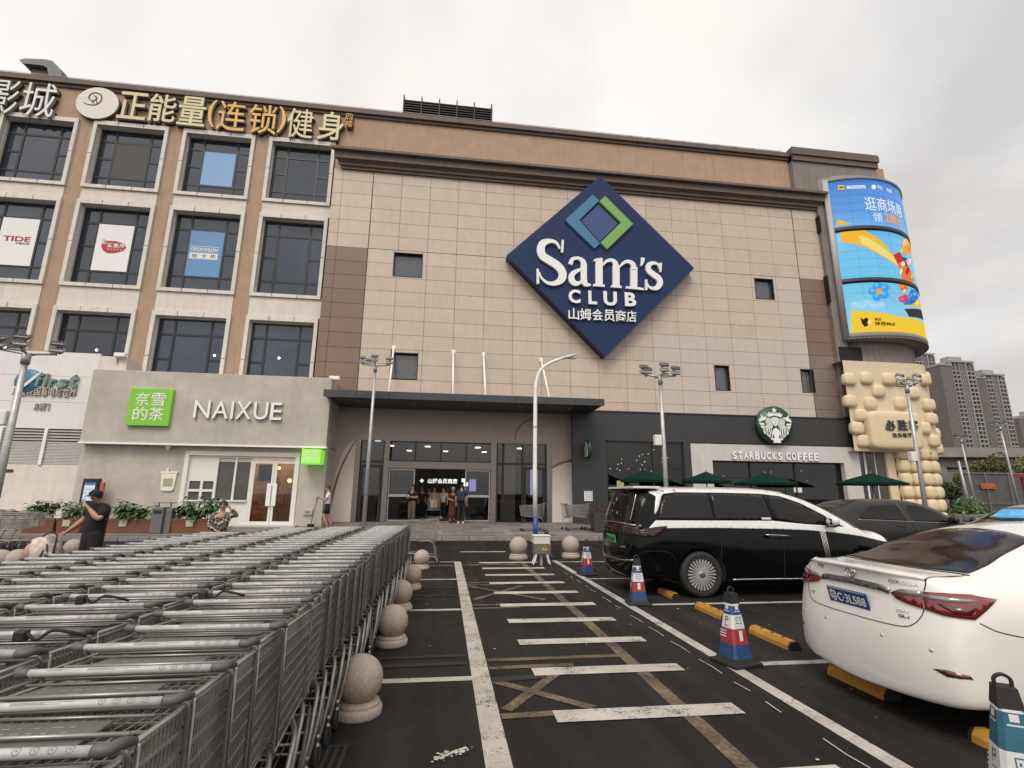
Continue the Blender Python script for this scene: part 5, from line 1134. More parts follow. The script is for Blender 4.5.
# ================================================================ shopping carts
M_wire = mat('cart_wire', (.36, .34, .315), .45, .6, var=.12, scale=25)
M_tube = mat('cart_tube', (.30, .285, .265), .38, .7, var=.12, scale=18)
M_grip = mat('cart_grip_white', (.43, .42, .405), .4, var=.16, scale=12)
M_cap = mat('cart_cap_grey', (.085, .082, .078), .55)
M_seat = mat('cart_seat_flap', (.105, .10, .092), .6, var=.12, scale=14)
M_ink = mat('grip_print', (.045, .055, .09), .5)
def cart_proto():
    root = empty('shopping_cart', (0, 0, 0))
    ys, HZ = .04, 1.09
    # basket: rear corners (.30) to nose (.205)
    T = [(-.300, ys + .03, 1.06), (.300, ys + .03, 1.06), (.264, 1.00, 1.005), (-.264, 1.00, 1.005)]    # rim
    B = [(-.283, ys + .10, .52), (.283, ys + .10, .52), (.247, .94, .60), (-.247, .94, .60)]            # floor
    T = [Vector(p) for p in T]; B = [Vector(p) for p in B]
    bk = MB(); bk.tube(T, .0070, 5, closed=True); bk.tube(B, .006, 5, closed=True)
    lp = lambda a, b, t: a + (b - a) * t
    def side(a, b, c, d, nv, nh, r=.0030):
        for i in range(1, nv): t = i / nv; bk.tube([lp(a, b, t), lp(c, d, t)], r, 3, caps=False, smooth=False)
        for j in range(1, nh): t = j / nh; bk.tube([lp(a, c, t), lp(b, d, t)], r * 1.7, 4, caps=False, smooth=False)
    side(T[0], T[3], B[0], B[3], 40, 8); side(T[1], T[2], B[1], B[2], 40, 8); side(T[3], T[2], B[3], B[2], 14, 7)
    side(B[0], B[1], B[3], B[2], 14, 8)
    bk.build('basket', M_wire, root, fix=False)
    # rear gate swung up flat, as nesting pushes it
    G_ = [Vector(p) for p in ((-.272, ys + .05, 1.045), (.272, ys + .05, 1.045), (.235, ys + .50, 1.00), (-.235, ys + .50, 1.00))]
    gt = MB(); gt.tube(G_, .0065, 5, closed=True)
    for i in range(1, 16): t = i / 16; gt.tube([lp(G_[0], G_[1], t), lp(G_[3], G_[2], t)], .0028, 3, caps=False, smooth=False)
    for i in range(1, 6): t = i / 6; gt.tube([lp(G_[0], G_[3], t), lp(G_[1], G_[2], t)], .0045, 4, caps=False, smooth=False)
    gt.build('rear_gate', M_wire, root, fix=False)
    st = MB(); st.bbox(-.20, .16, ys + .085, ys + .225, 1.046, 1.053, .003); so_ = st.build('child_seat', M_seat, root)
    sp_ = MB(); rs2 = random.Random(2)
    for j in range(3):
        for i in range(6): x = -.13 + i * .04 + rs2.uniform(0, .01); sp_.box(x, x + rs2.uniform(.012, .03), ys + .12 + j * .03, ys + .126 + j * .03, 1.0535, 1.0545)
    sp_.build('seat_print', mat('seat_print', (.22, .21, .19), .6), so_)
    sb_ = MB(); sb_.tube([(-.262, ys + .11, 1.062), (.262, ys + .11, 1.062)], .0065, 6); sb_.tube([(-.255, ys + .24, 1.055), (.255, ys + .24, 1.055)], .005, 5); sb_.build('seat_bar', M_tube, root, fix=False)
    # frame: rear posts, lower U, curved legs
    fr = MB()
    for s_ in (-1, 1):
        fr.tube([(s_ * .306, ys + .01, 1.07), (s_ * .307, ys + .035, 1.04), (s_ * .298, ys + .08, .58), (s_ * .288, ys + .10, .50)], .0072, 6)
        fr.tube([(s_ * .306, ys + .075, 1.055), (s_ * .294, ys + .13, .56)], .005, 5)
        fr.tube(spline([(s_ * .305, ys + .06, .15), (s_ * .340, ys + .09, .34), (s_ * .348, ys + .15, .48), (s_ * .338, ys + .25, .55), (s_ * .30, ys + .36, .55), (s_ * .25, ys + .5, .54)], 5), .0125, 7)
        fr.tube(spline([(s_ * .30, ys + .06, .16), (s_ * .275, ys + .28, .20), (s_ * .20, .80, .27), (s_ * .165, .94, .24)], 4), .0115, 6)
        fr.tube([(s_ * .165, .94, .24), (s_ * .165, .95, .16)], .012, 6)
    fr.tube([(-.165, .94, .24), (.165, .94, .24)], .011, 6); fr.tube([(-.27, ys + .13, .55), (.27, ys + .13, .55)], .009, 6); fr.tube([(-.26, ys + .32, .205), (.26, ys + .32, .205)], .009, 6)
    for i in range(5): x = -.16 + i * .08; fr.tube([(x, ys + .32, .21), (x * .8, .92, .25)], .0035, 4, caps=False)
    fr.build('frame', M_tube, root, fix=False)
    # push handle: white printed sleeve, grey end brackets
    HR = .0114
    hd = MB(); hd.tube([(-.272, 0, HZ), (.272, 0, HZ)], HR, 12); ho = hd.build('handle', M_grip, root)
    for s_ in (-1, 1):
        cp_ = MB(); cp_.tube(spline([(s_ * .270, 0, HZ), (s_ * .300, .003, HZ), (s_ * .311, .03, HZ), (s_ * .308, ys + .05, HZ - .02)], 3), [.0142, .0144, .0146, .0148, .0146, .014, .0135, .0125, .011, .009], 9); cp_.build('end_bracket', M_cap, ho)
    pr = MB(); H2 = HR + .0004
    def ring(x):
        for k in range(14):
            a, b = 2 * math.pi * k / 14, 2 * math.pi * (k + 1) / 14
            def q(r_, an): u = r_ * math.sin(an) / HR + .85; return (x + r_ * math.cos(an), -H2 * math.cos(u), HZ + H2 * math.sin(u))
            pr.quad(q(.0072, a), q(.0072, b), q(.0090, b), q(.0090, a))
        pr.quad(*[(x + dx, -H2 * math.cos(u), HZ + H2 * math.sin(u)) for dx, u in ((-.0025, .7), (.0025, .7), (.003, 1.0), (-.002, 1.0))])
    for k in range(4): ring(.120 + k * .036)
    for x0, x1, u in ((-.225, -.15, 1.0), (-.215, -.17, .7), (-.10, .0, 1.05), (-.10, -.02, .8), (.0, .05, 1.05), (-.10, .02, .6)): pr.quad(*[(xx, -H2 * math.cos(v), HZ + H2 * math.sin(v)) for xx, v in ((x0, u), (x1, u), (x1, u + .10), (x0, u + .10))])
    pr.build('grip_print', mat('grip_print_grey', (.16, .165, .20), .5), ho, fix=False)
    # castors
    for x, y in ((-.30, ys + .06), (.30, ys + .06), (-.165, .95), (.165, .95)):
        ck = MB(); ck.lathe([(.016, .19), (.018, .17), (.014, .155), (.014, .135), (.02, .13), (.02, .118)], 10, (x, y, 0))
        for s_ in (-1, 1): ck.prism([(0, 0)] * 0 + [(x + s_ * .021 - .002, .13), (x + s_ * .021 + .002, .13), (x + s_ * .021 + .002, .05), (x + s_ * .021 - .002, .05)], y - .028, y + .012)
        c_ = ck.build('castor', M_steel, root)
        wh = MB(); wh.lathe([(.0, -.013), (.035, -.013), (.055, -.016), (.0625, -.010), (.0625, .010), (.055, .016), (.035, .013), (0, .013)], 20, (x, y - .012, .0625), axis='x'); wh.build('wheel', M_rubber, c_)
    return root
CART = cart_proto(); used = []
def put_cart(x, y, rz, label, group, z=0., tilt=0.):
    o = CART if not used else copy_tree(CART); used.append(o)
    o.location = (x, y, z); o.rotation_euler = (0, 0, rz); o['label'] = label; o['category'] = 'shopping cart'; o['group'] = group; return o
ORD = ['nearest', 'second', 'third', 'fourth', 'fifth', 'sixth', 'seventh', 'eighth', 'ninth', 'tenth', 'eleventh', 'twelfth', 'thirteenth', 'fourteenth', 'fifteenth', 'sixteenth', 'seventeenth', 'eighteenth', 'nineteenth', 'twentieth'] + \
      ['twenty ' + q for q in ('first', 'second', 'third', 'fourth', 'fifth', 'sixth', 'seventh', 'eighth', 'ninth')] + ['thirtieth'] + ['thirty ' + q for q in ('first', 'second', 'third', 'fourth', 'fifth', 'sixth')]
rcart = random.Random(12)
CN = ['column beside the stone bollards', 'second column in from the stone bollards', 'third column in from the stone bollards', 'outermost left column of the block']
for c_, (xr, y0, n_) in enumerate(((-1.005, 1.10, 32), (-1.745, 1.32, 30), (-2.47, 1.62, 28), (-3.20, 1.92, 23))):
    y = y0
    for k in range(n_):
        bend_ = .012 * max(0, y - 4.2) ** 1.35 * .85
        ang = -.010 * max(0, min(1, (y - 4.2) / 4)) * 3
        put_cart(xr + bend_ + rcart.uniform(-.018, .018), y, ang + rcart.uniform(-.022, .022), 'silver wire cart, %s one of the nested %s' % (ORD[k], CN[c_]), 'nested shopping carts parked in four columns')
        y += .272 + rcart.uniform(-.012, .014)
# loose ones
p = ground(433, 562); put_cart(-.04, 13.3, R(95), 'single empty silver cart standing apart at the far end of the cart block', 'loose shopping carts')
for k in range(9):
    x = -15.0 + k * .27
    put_cart(x, 16.9 + .03 * k, R(-86), 'silver cart, %s from the right in the short nested line near the red planters' % ['ninth', 'eighth', 'seventh', 'sixth', 'fifth', 'fourth', 'third', 'second', 'first'][k], 'short nested line of carts at the left edge')
for x, y, rz, lb in ((4.15, 21.2, R(95), 'silver cart outside the doors, left of three beside the charcoal wall'), (5.0, 21.4, R(-80), 'silver cart outside the doors, middle of three beside the charcoal wall'), (6.15, 21.5, R(88), 'silver cart outside the doors, right of three beside the charcoal wall')):
    put_cart(x, y, rz, lb, 'three carts left outside the doors', pave_z(y))
# straps left hanging on three handles
for px, py, lb in ((268, 603, ''), (100, 604, '')): pass
M_strap = mat('black_webbing', (.010, .010, .011), .8)
def strap(x, y, lb):
    o = thing_at('seat_strap', (x, y, 1.1), lb, 'strap'); t = MB()
    t.tube(spline([(x - .09, y + .02, 1.125), (x - .04, y - .018, 1.13), (x, y - .02, 1.105), (x + .03, y + .01, 1.13), (x + .09, y + .02, 1.12), (x + .13, y + .05, 1.10)], 4), .0065, 5); part(t, 'webbing', M_strap, o)
    t = MB(); t.bbox(x - .075, x - .035, y - .035, y + .0, 1.10, 1.14, .006); part(t, 'buckle', M_black, o)
q = ground(95, 603, 1.1); strap(q.x, q.y, 'black webbing strap tangled on the grip of a cart in the second column')
q = ground(215, 598, 1.1); strap(q.x, q.y, 'black webbing strap draped on a cart grip beside the stone bollards')
q = ground(40, 640, 1.1); strap(q.x, q.y, 'small black strap lying on a cart near the left picture edge')

# ================================================================ stone ball bollards
def bollard(x, y, lb, z=0., r=.176, grp='stone ball bollards along the crossing'):
    o = thing_at('ball_bollard', (x, y, z), lb, 'bollard', grp)
    q = r / .2; t = MB(); t.lathe([(u * q, v * q) for u, v in ((.0, .0), (.202, 0), (.208, .015), (.208, .055), (.20, .073), (.184, .08), (.182, .086), (.187, .096), (.177, .11), (.15, .12), (.13, .125))], 36, (x, y, z)); part(t, 'base', M_granite, o)
    t = MB(); k = 20; prof = []; zc = .28 * q
    for i in range(k + 1):
        a = -math.pi / 2 + .66 + (math.pi - .66) * i / k
        prof.append((max(math.cos(a) * r, 0.0), zc + math.sin(a) * r))
    t.lathe(prof, 40, (x, y, z)); part(t, 'ball', M_granite, o)
for (px, py), lb in zip(((357.5, 714), (391, 644.5), (399.5, 610), (411, 589), (421.3, 569)), ('nearest', 'second nearest', 'middle', 'second farthest', 'farthest')):
    g_ = ground(px, py); bollard(g_.x, g_.y, 'pinkish granite ball bollard, %s of the five lining the cart block' % lb)
bollard(2.03, 13.95, 'grey granite ball bollard left of the white lamp post base', r=.24); bollard(3.52, 14.2, 'grey granite ball bollard between the two farthest cones', r=.24)
for (px, py), lb in zip(((18.8, 551.6), (1, 552), (74.5, 541), (189, 523.5)), ('pale ball bollard nearest the left picture edge but one', 'pale ball bollard cut by the left picture edge', 'pale ball bollard between the bagged trolley and the man in black', 'pale ball bollard in front of the right planter beside the woman in plaid')):
    g_ = ground(px, py, .43); bollard(g_.x, g_.y, lb, r=.2, grp='stone ball bollards left of the cart block')

# ================================================================ traffic cones (square, printed sleeves)
M_cb, M_cw, M_cr, M_ck = mat('cone_blue', (.018, .055, .15), .55, var=.2, scale=10), mat('cone_white', (.58, .57, .56), .55, var=.15, scale=8), mat('cone_red', (.30, .025, .03), .55, var=.2, scale=10), mat('cone_black', (.014, .013, .013), .7, var=.2, scale=20)
M_ct = mat('cone_teal', (.02, .105, .15), .55, var=.2, scale=10)
def cone(x, y, rz, lb, bands=None, dz=0):
    o = empty('traffic_cone', (x, y, 0), rz, lb, 'traffic cone', 'square printed traffic cones by the crossing')
    hw = lambda z: .122 - (.122 - .047) * (z - .04) / (.60)
    b_ = MB(); b_.bbox(-.18, .18, -.18, .18, .0, .04, .012); b_.add([(-.14, -.14, .041), (.14, -.14, .041), (.14, .14, .041), (-.14, .14, .041), (-.122, -.122, .075), (.122, -.122, .075), (.122, .122, .075), (-.122, .122, .075)], [(0, 1, 5, 4), (1, 2, 6, 5), (2, 3, 7, 6), (3, 0, 4, 7), (4, 5, 6, 7)], False); b_.build('base', M_ck, o)
    bands = bands or [(.07, .20, 0), (.20, .345, 2), (.345, .475, 1), (.475, .56, 0), (.56, .58, 1)]
    for z0, z1, k in bands:
        s_ = MB(); a, b = hw(z0) + .004, hw(z1) + .004; c = .022
        lo = [(-a + c, -a), (a - c, -a), (a, -a + c), (a, a - c), (a - c, a), (-a + c, a), (-a, a - c), (-a, -a + c)]; hi = [(-b + c, -b), (b - c, -b), (b, -b + c), (b, b - c), (b - c, b), (-b + c, b), (-b, b - c), (-b, -b + c)]
        s_.add([(u, v, z0 + .001) for u, v in lo] + [(u, v, z1 - .001) for u, v in hi], [(i, (i + 1) % 8, 8 + (i + 1) % 8, 8 + i) for i in range(8)] + [tuple(range(7, -1, -1)), tuple(range(8, 16))], False)
        s_.build('sleeve_band', [M_cb, M_cw, M_cr, M_ct][k], o)
    t_ = MB(); a, b = hw(.58) + .002, .030
    t_.add([(-a, -a, .58), (a, -a, .58), (a, a, .58), (-a, a, .58), (-.044, -.044, .68), (.044, -.044, .68), (.044, .044, .68), (-.044, .044, .68)], [(0, 1, 5, 4), (1, 2, 6, 5), (2, 3, 7, 6), (3, 0, 4, 7), (4, 5, 6, 7)], False)
    t_.tube(spline([(-.035, 0, .675), (-.034, 0, .715), (0, 0, .735), (.034, 0, .715), (.035, 0, .675)], 4), .010, 6); t_.build('top_loop', M_ck, o)
    d = MB(); zo = [0]
    def on_face(face, u0, u1, z0, z1, off=.0055):           # small printed rectangle on a sloping side
        pts = []
        for u, z in ((u0, z0), (u1, z0), (u1, z1), (u0, z1)):
            z += zo[0]; q = hw(z) + off; pts.append((u, -q, z) if face == 0 else (-q, -u, z))
        d.quad(*pts)
    for face in (0, 1):
        for k in range(3): on_face(face, -.085 if face else .25, -.0 if face else .25, .26 + k * .025, .27 + k * .025)
    for z0, z1, u0, u1 in ((.235, .33, -.022, .022),): on_face(0, u0, u1, z0, z1)
    for face in (0, 1): on_face(face, -.02, .02, .525, .56); on_face(face, -.035, .035, .505, .513)
    d.build('white_print', M_cw, o, fix=False)
    d = MB(); zo[0] = dz
    for (u0, u1, z0, z1) in ((-.022, -.014, .39, .455), (-.022, .02, .447, .455), (.012, .02, .42, .455), (-.022, .02, .42, .428), (-.03, .03, .368, .374)): on_face(1, u0, u1, z0, z1)
    for (u0, u1, z0, z1) in ((-.035, .035, .45, .456), (-.035, -.029, .40, .45), (.029, .035, .40, .45), (-.035, .035, .394, .40), (-.018, -.01, .42, .435), (.01, .018, .42, .435)): on_face(0, u0, u1, z0, z1)
    d.build('navy_print', M_ct if dz else M_cb, o, fix=False); return o
cone(3.02, 5.28, R(14), 'blue, white and red square cone right of the crossing before the two orange stops')
cone(3.10, 8.15, R(-8), 'blue, white and red square cone at the rear corner of the black van')
cone(3.12, 11.15, R(5), 'blue, white and red square cone left of the black van tail')
cone(2.85, 14.2, R(10), 'farthest square cone, between the two grey stone balls')
cone(3.02, 2.62, R(-32), 'teal and white square cone cut off at the lower right corner beside the white sedan', [(.07, .13, 0), (.13, .20, 2), (.20, .39, 1), (.39, .565, 3), (.565, .58, 1)], dz=-.09)

# ================================================================ parking wheel stops
M_stop = mat('orange_stop', (.41, .20, .025), .6, var=.2, scale=7, dirt=.4)
def wheel_stop(x, y0, y1, lb):
    o = thing_at('wheel_stop', (x, (y0 + y1) / 2, 0), lb, 'wheel stop', 'orange wheel stops in the parking bays')
    t = MB(); e_ = .03; prof = [(-.075, .0), (-.07, .045), (-.035, .09), (.035, .09), (.07, .045), (.075, 0)]
    n = len(prof); t.add([(x + a, y0 + e_, z) for a, z in prof] + [(x + a, y1 - e_, z) for a, z in prof], [(i, i + 1, n + i + 1, n + i) for i in range(n - 1)] + [tuple(range(n)), tuple(range(2 * n - 1, n - 1, -1))], False); part(t, 'body', M_stop, o)
    for q0, q1 in ((y0, y0 + e_ - .001), (y1 - e_ + .001, y1)):
        t = MB(); t.add([(x + a * .96, q0, z * .96) for a, z in prof] + [(x + a * .96, q1, z * .96) for a, z in prof], [(i, i + 1, n + i + 1, n + i) for i in range(n - 1)] + [tuple(range(n)), tuple(range(2 * n - 1, n - 1, -1))], False); part(t, 'end_cap', M_black, o)
    t = MB()
    for k in range(1, 4): yy = y0 + (y1 - y0) * k / 4; t.lathe([(.018, .0), (.018, .006), (0, .006)], 10, (x, yy, .0905))
    part(t, 'bolt', M_black, o)
wheel_stop(3.93, 5.62, 6.42, 'orange wheel stop with black end, right of the nearest full cone'); wheel_stop(3.93, 7.02, 7.82, 'orange wheel stop partly hidden behind the nearest full cone')
wheel_stop(3.80, 2.9, 3.55, 'orange wheel stop under the tail of the white sedan, nearer the viewer'); wheel_stop(3.80, 4.22, 4.92, 'orange wheel stop under the tail of the white sedan, farther from the viewer')
wheel_stop(3.88, 8.45, 9.1, 'orange wheel stop in front of the black van rear tyre'); wheel_stop(3.35, 11.5, 12.1, 'orange wheel stop behind the farther tail corner of the black van')

# ================================================================ lamp posts
def flood_lamp(base, top, n_arm, lb, yaw=0., box_z=None, r0=.085, r1=.05, heads='flood'):
    o = thing_at('lamp_post', base, lb, 'lamp post', 'grey lamp posts round the car park'); b = Vector(base); t_ = Vector(top)
    part(MB().tube([b, b.lerp(t_, .5), t_], [r0, (r0 + r1) / 2, r1], 14), 'pole', M_galv, o)
    part(MB().lathe([(.2, 0), (.2, .03), (.11, .05), (.1, .2), (.0, .2)], 16, b), 'base_plate', M_galv, o)
    ca, sa = math.cos(yaw), math.sin(yaw)
    W_ = lambda u, v, z: (t_.x + u * ca - v * sa, t_.y + u * sa + v * ca, t_.z + z)
    part(MB().lathe([(r1 * 1.5, -.25), (r1 * 1.5, .02), (0, .03)], 12, t_), 'collar', M_galv, o)
    part(MB().tube([W_(-.55, 0, .06), W_(0, 0, 0), W_(.55, 0, .06)], .03, 6).tube([W_(0, -.35, .06), W_(0, 0, .0), W_(0, .35, .06)], .03, 6), 'cross_arm', M_galv, o)
    spots = [(-.55, 0), (.55, 0), (0, -.35), (-.3, .3), (.3, .3)][:n_arm]
    for u, v in spots:
        for lv in (0, 1):
            s_ = MB(); s_.bbox(-.14, .14, -.10, .10, .0, .07, .02)
            for i in range(4): s_.box(-.12 + i * .075, -.105 + i * .075, -.08, .08, .07, .10)
            s_.box(-.03, .03, .10, .14, -.08, .05)
            tilt = Matrix.Rotation(R(28), 3, 'X'); s_.v = [Vector(W_(u, v, .12 + lv * .17)) + Matrix.Rotation(yaw, 3, 'Z') @ (tilt @ q) for q in s_.v]
            h = part(s_, 'floodlight', M_galv if not lv else M_steel, o)
            g_ = MB(); g_.box(-.125, .125, -.085, .085, -.006, -.001); g_.v = [Vector(W_(u, v, .12 + lv * .17)) + Matrix.Rotation(yaw, 3, 'Z') @ (tilt @ q) for q in g_.v]; part(g_, 'lens', mat('lamp_glass', (.12, .12, .12), .15), o, parent=h)
    if box_z:
        q = b.lerp(t_, box_z); part(MB().bbox(q.x - .32, q.x - .09, q.y - .1, q.y + .08, q.z - .17, q.z + .17, .02), 'control_box', M_whitep, o); part(MB().box(q.x - .1, q.x, q.y - .02, q.y + .02, q.z - .03, q.z + .03), 'box_bracket', M_steel, o)
    return o
t0 = atY(375.5, 366, 20.6); flood_lamp((t0.x - .02, 20.6, .2), t0, 4, 'grey floodlight mast in front of the left entrance doors, two lamp clusters on top')
t0 = atY(660, 377, 15.5); flood_lamp((t0.x + .0, 15.5, 0), t0, 5, 'grey floodlight mast with a small box, rising behind the black van', box_z=.62)
t0 = atY(906.5, 386, 16); flood_lamp((t0.x - .05, 16, 0), t0, 3, 'grey floodlight mast in front of the loaf studded restaurant', yaw=.5, box_z=.55)
t0 = atY(27, 354, 13); flood_lamp((t0.x + .02, 13, 0), t0, 4, 'grey floodlight mast with a small box at the left edge', yaw=.3, box_z=.68, r0=.10, r1=.06)
for px, py, Y, lb in ((961, 440, 34, 'distant grey mast nearer the restaurant, before the flyover'), (1000, 427, 31, 'distant grey mast nearest the right edge, before the flyover')):
    t0 = atY(px, py, Y); flood_lamp((t0.x + .3, Y, 0), t0, 4, lb, yaw=.4)
t0 = atY(958.5, 461, 36); b0 = (t0.x + .3, 36, 0); o = thing_at('utility_pole', b0, 'plain thin grey pole standing left of the distant masts', 'pole'); part(MB().tube([b0, t0], [.12, .08], 8), 'shaft', M_galv, o); part(MB().lathe([(.25, 0), (.25, .1), (0, .1)], 10, b0), 'footing', M_galv, o)
# white curved street light with blue foot
o = thing_at('street_light', (3.42, 19.15, 0), 'white curved street light with a blue painted foot beside the crossing', 'street light')
p0 = Vector((3.42, 19.15, 0)); q = [atY(535.3, 515, 19.15), atY(535.3, 400, 19.15), atY(536, 384, 19.15), atY(540, 371, 19.15), atY(549, 363.5, 19.15), atY(562, 358.3, 19.15), atY(570, 356, 19.15)]
part(MB().tube([p0 + Vector((0, 0, .9)), Vector((3.4, 19.15, 2.2))] + spline(q[1:], 5), [.085, .08] + [.075 - .03 * i / 25 for i in range(26)], 12), 'pole', M_white, o)
part(MB().tube([p0, p0 + Vector((0, 0, .9))], .09, 14), 'blue_foot', mat('foot_blue', (.03, .06, .24), .5), o); part(MB().lathe([(.2, 0), (.2, .03), (.1, .04)], 16, p0), 'base_plate', M_galv, o); part(MB().lathe([(.088, 0), (.092, .02), (.088, .04)], 14, (3.4, 19.15, 4.25)), 'collar', M_galv, o)
a, b = q[-2], atY(577, 354.3, 19.15); h = MB(); h.tube([a, (a + b) / 2, b], [.05, .07, .04], 8); part(h, 'lamp_head', mat('lamp_head_grey', (.5, .5, .49), .4), o)
part(MB().box(a.x + .12, b.x - .05, 19.10, 19.2, a.z + .0, a.z + .012), 'lens', mat('lamp_glass', 0), o)
# white hydrant-like ticket stand with a warning sticker at the end of the crossing
bx, by = 2.42, 12.75; o = thing_at('warning_stand', (bx, by, 0), 'low white and grey box stand with a yellow warning triangle at the crossing end', 'box stand')
part(MB().bbox(bx - .20, bx + .20, by - .14, by + .14, .50, .68, .015), 'upper_box', mat('stand_white', (.60, .58, .54), .5), o); part(MB().bbox(bx - .215, bx + .215, by - .155, by + .155, .68, .71, .01), 'lid', M_whitep, o)
part(MB().bbox(bx - .195, bx + .195, by - .13, by + .13, .27, .499, .01), 'lower_box', mat('stand_grey', (.13, .12, .10), .6), o)
for sx in (-1, 1): part(MB().tube(spline([(bx + sx * .13, by - .1, .29), (bx + sx * .16, by - .1, .15), (bx + sx * .21, by - .1, .02)], 3), .022, 6).tube(spline([(bx + sx * .13, by + .1, .29), (bx + sx * .16, by + .1, .15), (bx + sx * .21, by + .1, .02)], 3), .022, 6), 'leg', M_white, o)
part(MB().box(bx - .03, bx + .03, by - .03, by + .03, .0, .28), 'post', M_galv, o)
part(MB().prism([(bx - .01, .36), (bx + .13, .36), (bx + .06, .475)], by - .136, by - .131), 'warning_triangle', mat('warning_yellow', (.55, .42, .04), .5), o); part(MB().prism([(bx + .05, .385), (bx + .07, .385), (bx + .075, .44), (bx + .045, .44)], by - .139, by - .1365), 'mark', M_black, o)

# ================================================================ planters, bin, kiosk, parasols
def leaf(mb, base, d, ln, wd, droop):
    d = Vector(d).normalized(); s_ = d.cross(Vector((0, 0, 1)));
    if s_.length < .1: s_ = Vector((1, 0, 0))
    s_.normalize(); b = Vector(base); p1 = b + d * ln * .5 + Vector((0, 0, -droop * ln * .15)); p2 = b + d * ln + Vector((0, 0, -droop * ln * .6)); n_ = s_.cross(d) * wd * .15
    mb.add([b, p1 + s_ * wd / 2 + n_, p1, p1 - s_ * wd / 2 + n_, p2], [(0, 1, 2), (0, 2, 3), (1, 4, 2), (2, 4, 3)], False)
def planter(x0, x1, y, kind, lb, seed):
    z = pave_z(y); o = thing_at('planter_box', ((x0 + x1) / 2, y, z), lb, 'planter', 'terracotta planter boxes along the kerb')
    t = MB(); t.add([(x0 + .04, y + .03, z), (x1 - .04, y + .03, z), (x1 - .04, y + .37, z), (x0 + .04, y + .37, z), (x0, y, z + .5), (x1, y, z + .5), (x1, y + .4, z + .5), (x0, y + .4, z + .5), (x0 + .04, y + .04, z + .5), (x1 - .04, y + .04, z + .5), (x1 - .04, y + .36, z + .5), (x0 + .04, y + .36, z + .5), (x0 + .04, y + .04, z + .43), (x1 - .04, y + .04, z + .43), (x1 - .04, y + .36, z + .43), (x0 + .04, y + .36, z + .43)],
            [(0, 1, 5, 4), (1, 2, 6, 5), (2, 3, 7, 6), (3, 0, 4, 7), (4, 5, 9, 8), (5, 6, 10, 9), (6, 7, 11, 10), (7, 4, 8, 11), (8, 9, 13, 12), (9, 10, 14, 13), (10, 11, 15, 14), (11, 8, 12, 15), (12, 13, 14, 15), (3, 2, 1, 0)], False); part(t, 'box', M_brown_pl, o)
    part(MB().box(x0 - .01, x1 + .01, y - .012, y + .0, z + .44, z + .5), 'rim', M_brown_pl, o)
    r_ = random.Random(seed); n_ = int((x1 - x0) / .27)
    for k in range(n_):
        px_, py_ = x0 + .15 + (x1 - x0 - .3) * (k + r_.uniform(.2, .8)) / n_, y + .2 + r_.uniform(-.08, .08)
        h_ = r_.uniform(.42, .80) * (1.3 if kind == 'tall' and k % 3 == 1 else 1)
        pl_ = thing_at('potted_plant', (px_, py_, z + .43), 'leafy plant, %s from left, in the planter %s' % (ORD[k].replace('nearest', 'first'), lb.split('planter box ')[-1].replace('with the phone', '').strip()), 'plant', 'leafy plants growing in the planter boxes')
        st = MB(); lf = MB()
        for q_ in range(r_.randint(5, 8)):
            a = r_.uniform(0, 6.28); l_ = h_ * r_.uniform(.5, 1.1); e_ = Vector((math.cos(a) * l_ * .45, math.sin(a) * l_ * .35, l_)); st.tube([(px_, py_, z + .43), Vector((px_, py_, z + .43)) + e_], .006, 4)
            for w_ in range(r_.randint(9, 14)):
                f_ = r_.uniform(.4, 1.05); a2 = r_.uniform(0, 6.28); leaf(lf, Vector((px_, py_, z + .43)) + e_ * f_, (math.cos(a2), math.sin(a2), r_.uniform(-.1, .9)), r_.uniform(.20, .40), r_.uniform(.09, .17), r_.uniform(.4, 1.4))
        part(st, 'stem', M_stem, pl_); part(lf, 'leaves', M_leaf if r_.random() < .7 else M_leafd, pl_)
    return o, z
PYY = 20.35
for p0, p1, kd, lb, sd in ((19, 52, 'low', 'terracotta planter box leftmost, behind the short line of carts', 3), (54, 79, 'low', 'terracotta planter box just left of the man with the phone', 4), (101, 149, 'tall', 'terracotta planter box just right of the man with the phone', 5), (168, 216, 'tall', 'terracotta planter box right of the grey litter bin', 8)):
    x0, x1 = atY(p0, 533, PYY).x, atY(p1, 533, PYY).x; o, z = planter(x0, x1, PYY, kd, lb, sd)
    c = MB(); xx = x0 + (x1 - x0) * .42; c.box(xx - .12, xx + .12, PYY - .016, PYY - .0125, z + .24, z + .46); part(c, 'tag', mat('pale_tag', (.42, .42, .28), .6), o)
x0, x1 = atY(151, 525, 20.3).x, atY(170, 525, 20.3).x; zb = pave_z(20.3)
o = thing_at('litter_bin', ((x0 + x1) / 2, 20.3, zb), 'grey twin metal litter bin with a flat raised lid between two planters', 'litter bin')
xm = x0 + (x1 - x0) * .62; part(MB().bbox(x0, xm, 20.2, 20.6, zb, zb + .92, .02), 'body', mat('bin_grey', (.155, .145, .135), .5, .3), o); part(MB().bbox(xm + .01, x1, 20.3, 20.62, zb, zb + .88, .02), 'body', MATS['bin_grey'], o)
part(MB().box(x0 + .02, x1 - .02, 20.2, 20.6, zb + 1.06, zb + 1.09).box(x0 + .1, x0 + .13, 20.38, 20.42, zb + .92, zb + 1.06).box(x1 - .13, x1 - .1, 20.38, 20.42, zb + .88, zb + 1.06), 'lid', MATS['bin_grey'], o); part(MB().box(x0 + .06, xm - .06, 20.19, 20.2, zb + .70, zb + .82), 'slot', M_black, o)
x0, x1 = atY(82, 490, 22.2).x, atY(98, 490, 22.2).x; zz0, zz1 = pave_z(22.2), atY(90, 478.5, 22.2).z
o = thing_at('display_kiosk', ((x0 + x1) / 2, 22.2, zz0), 'tall black display kiosk with a lit white screen behind the man with the phone', 'kiosk')
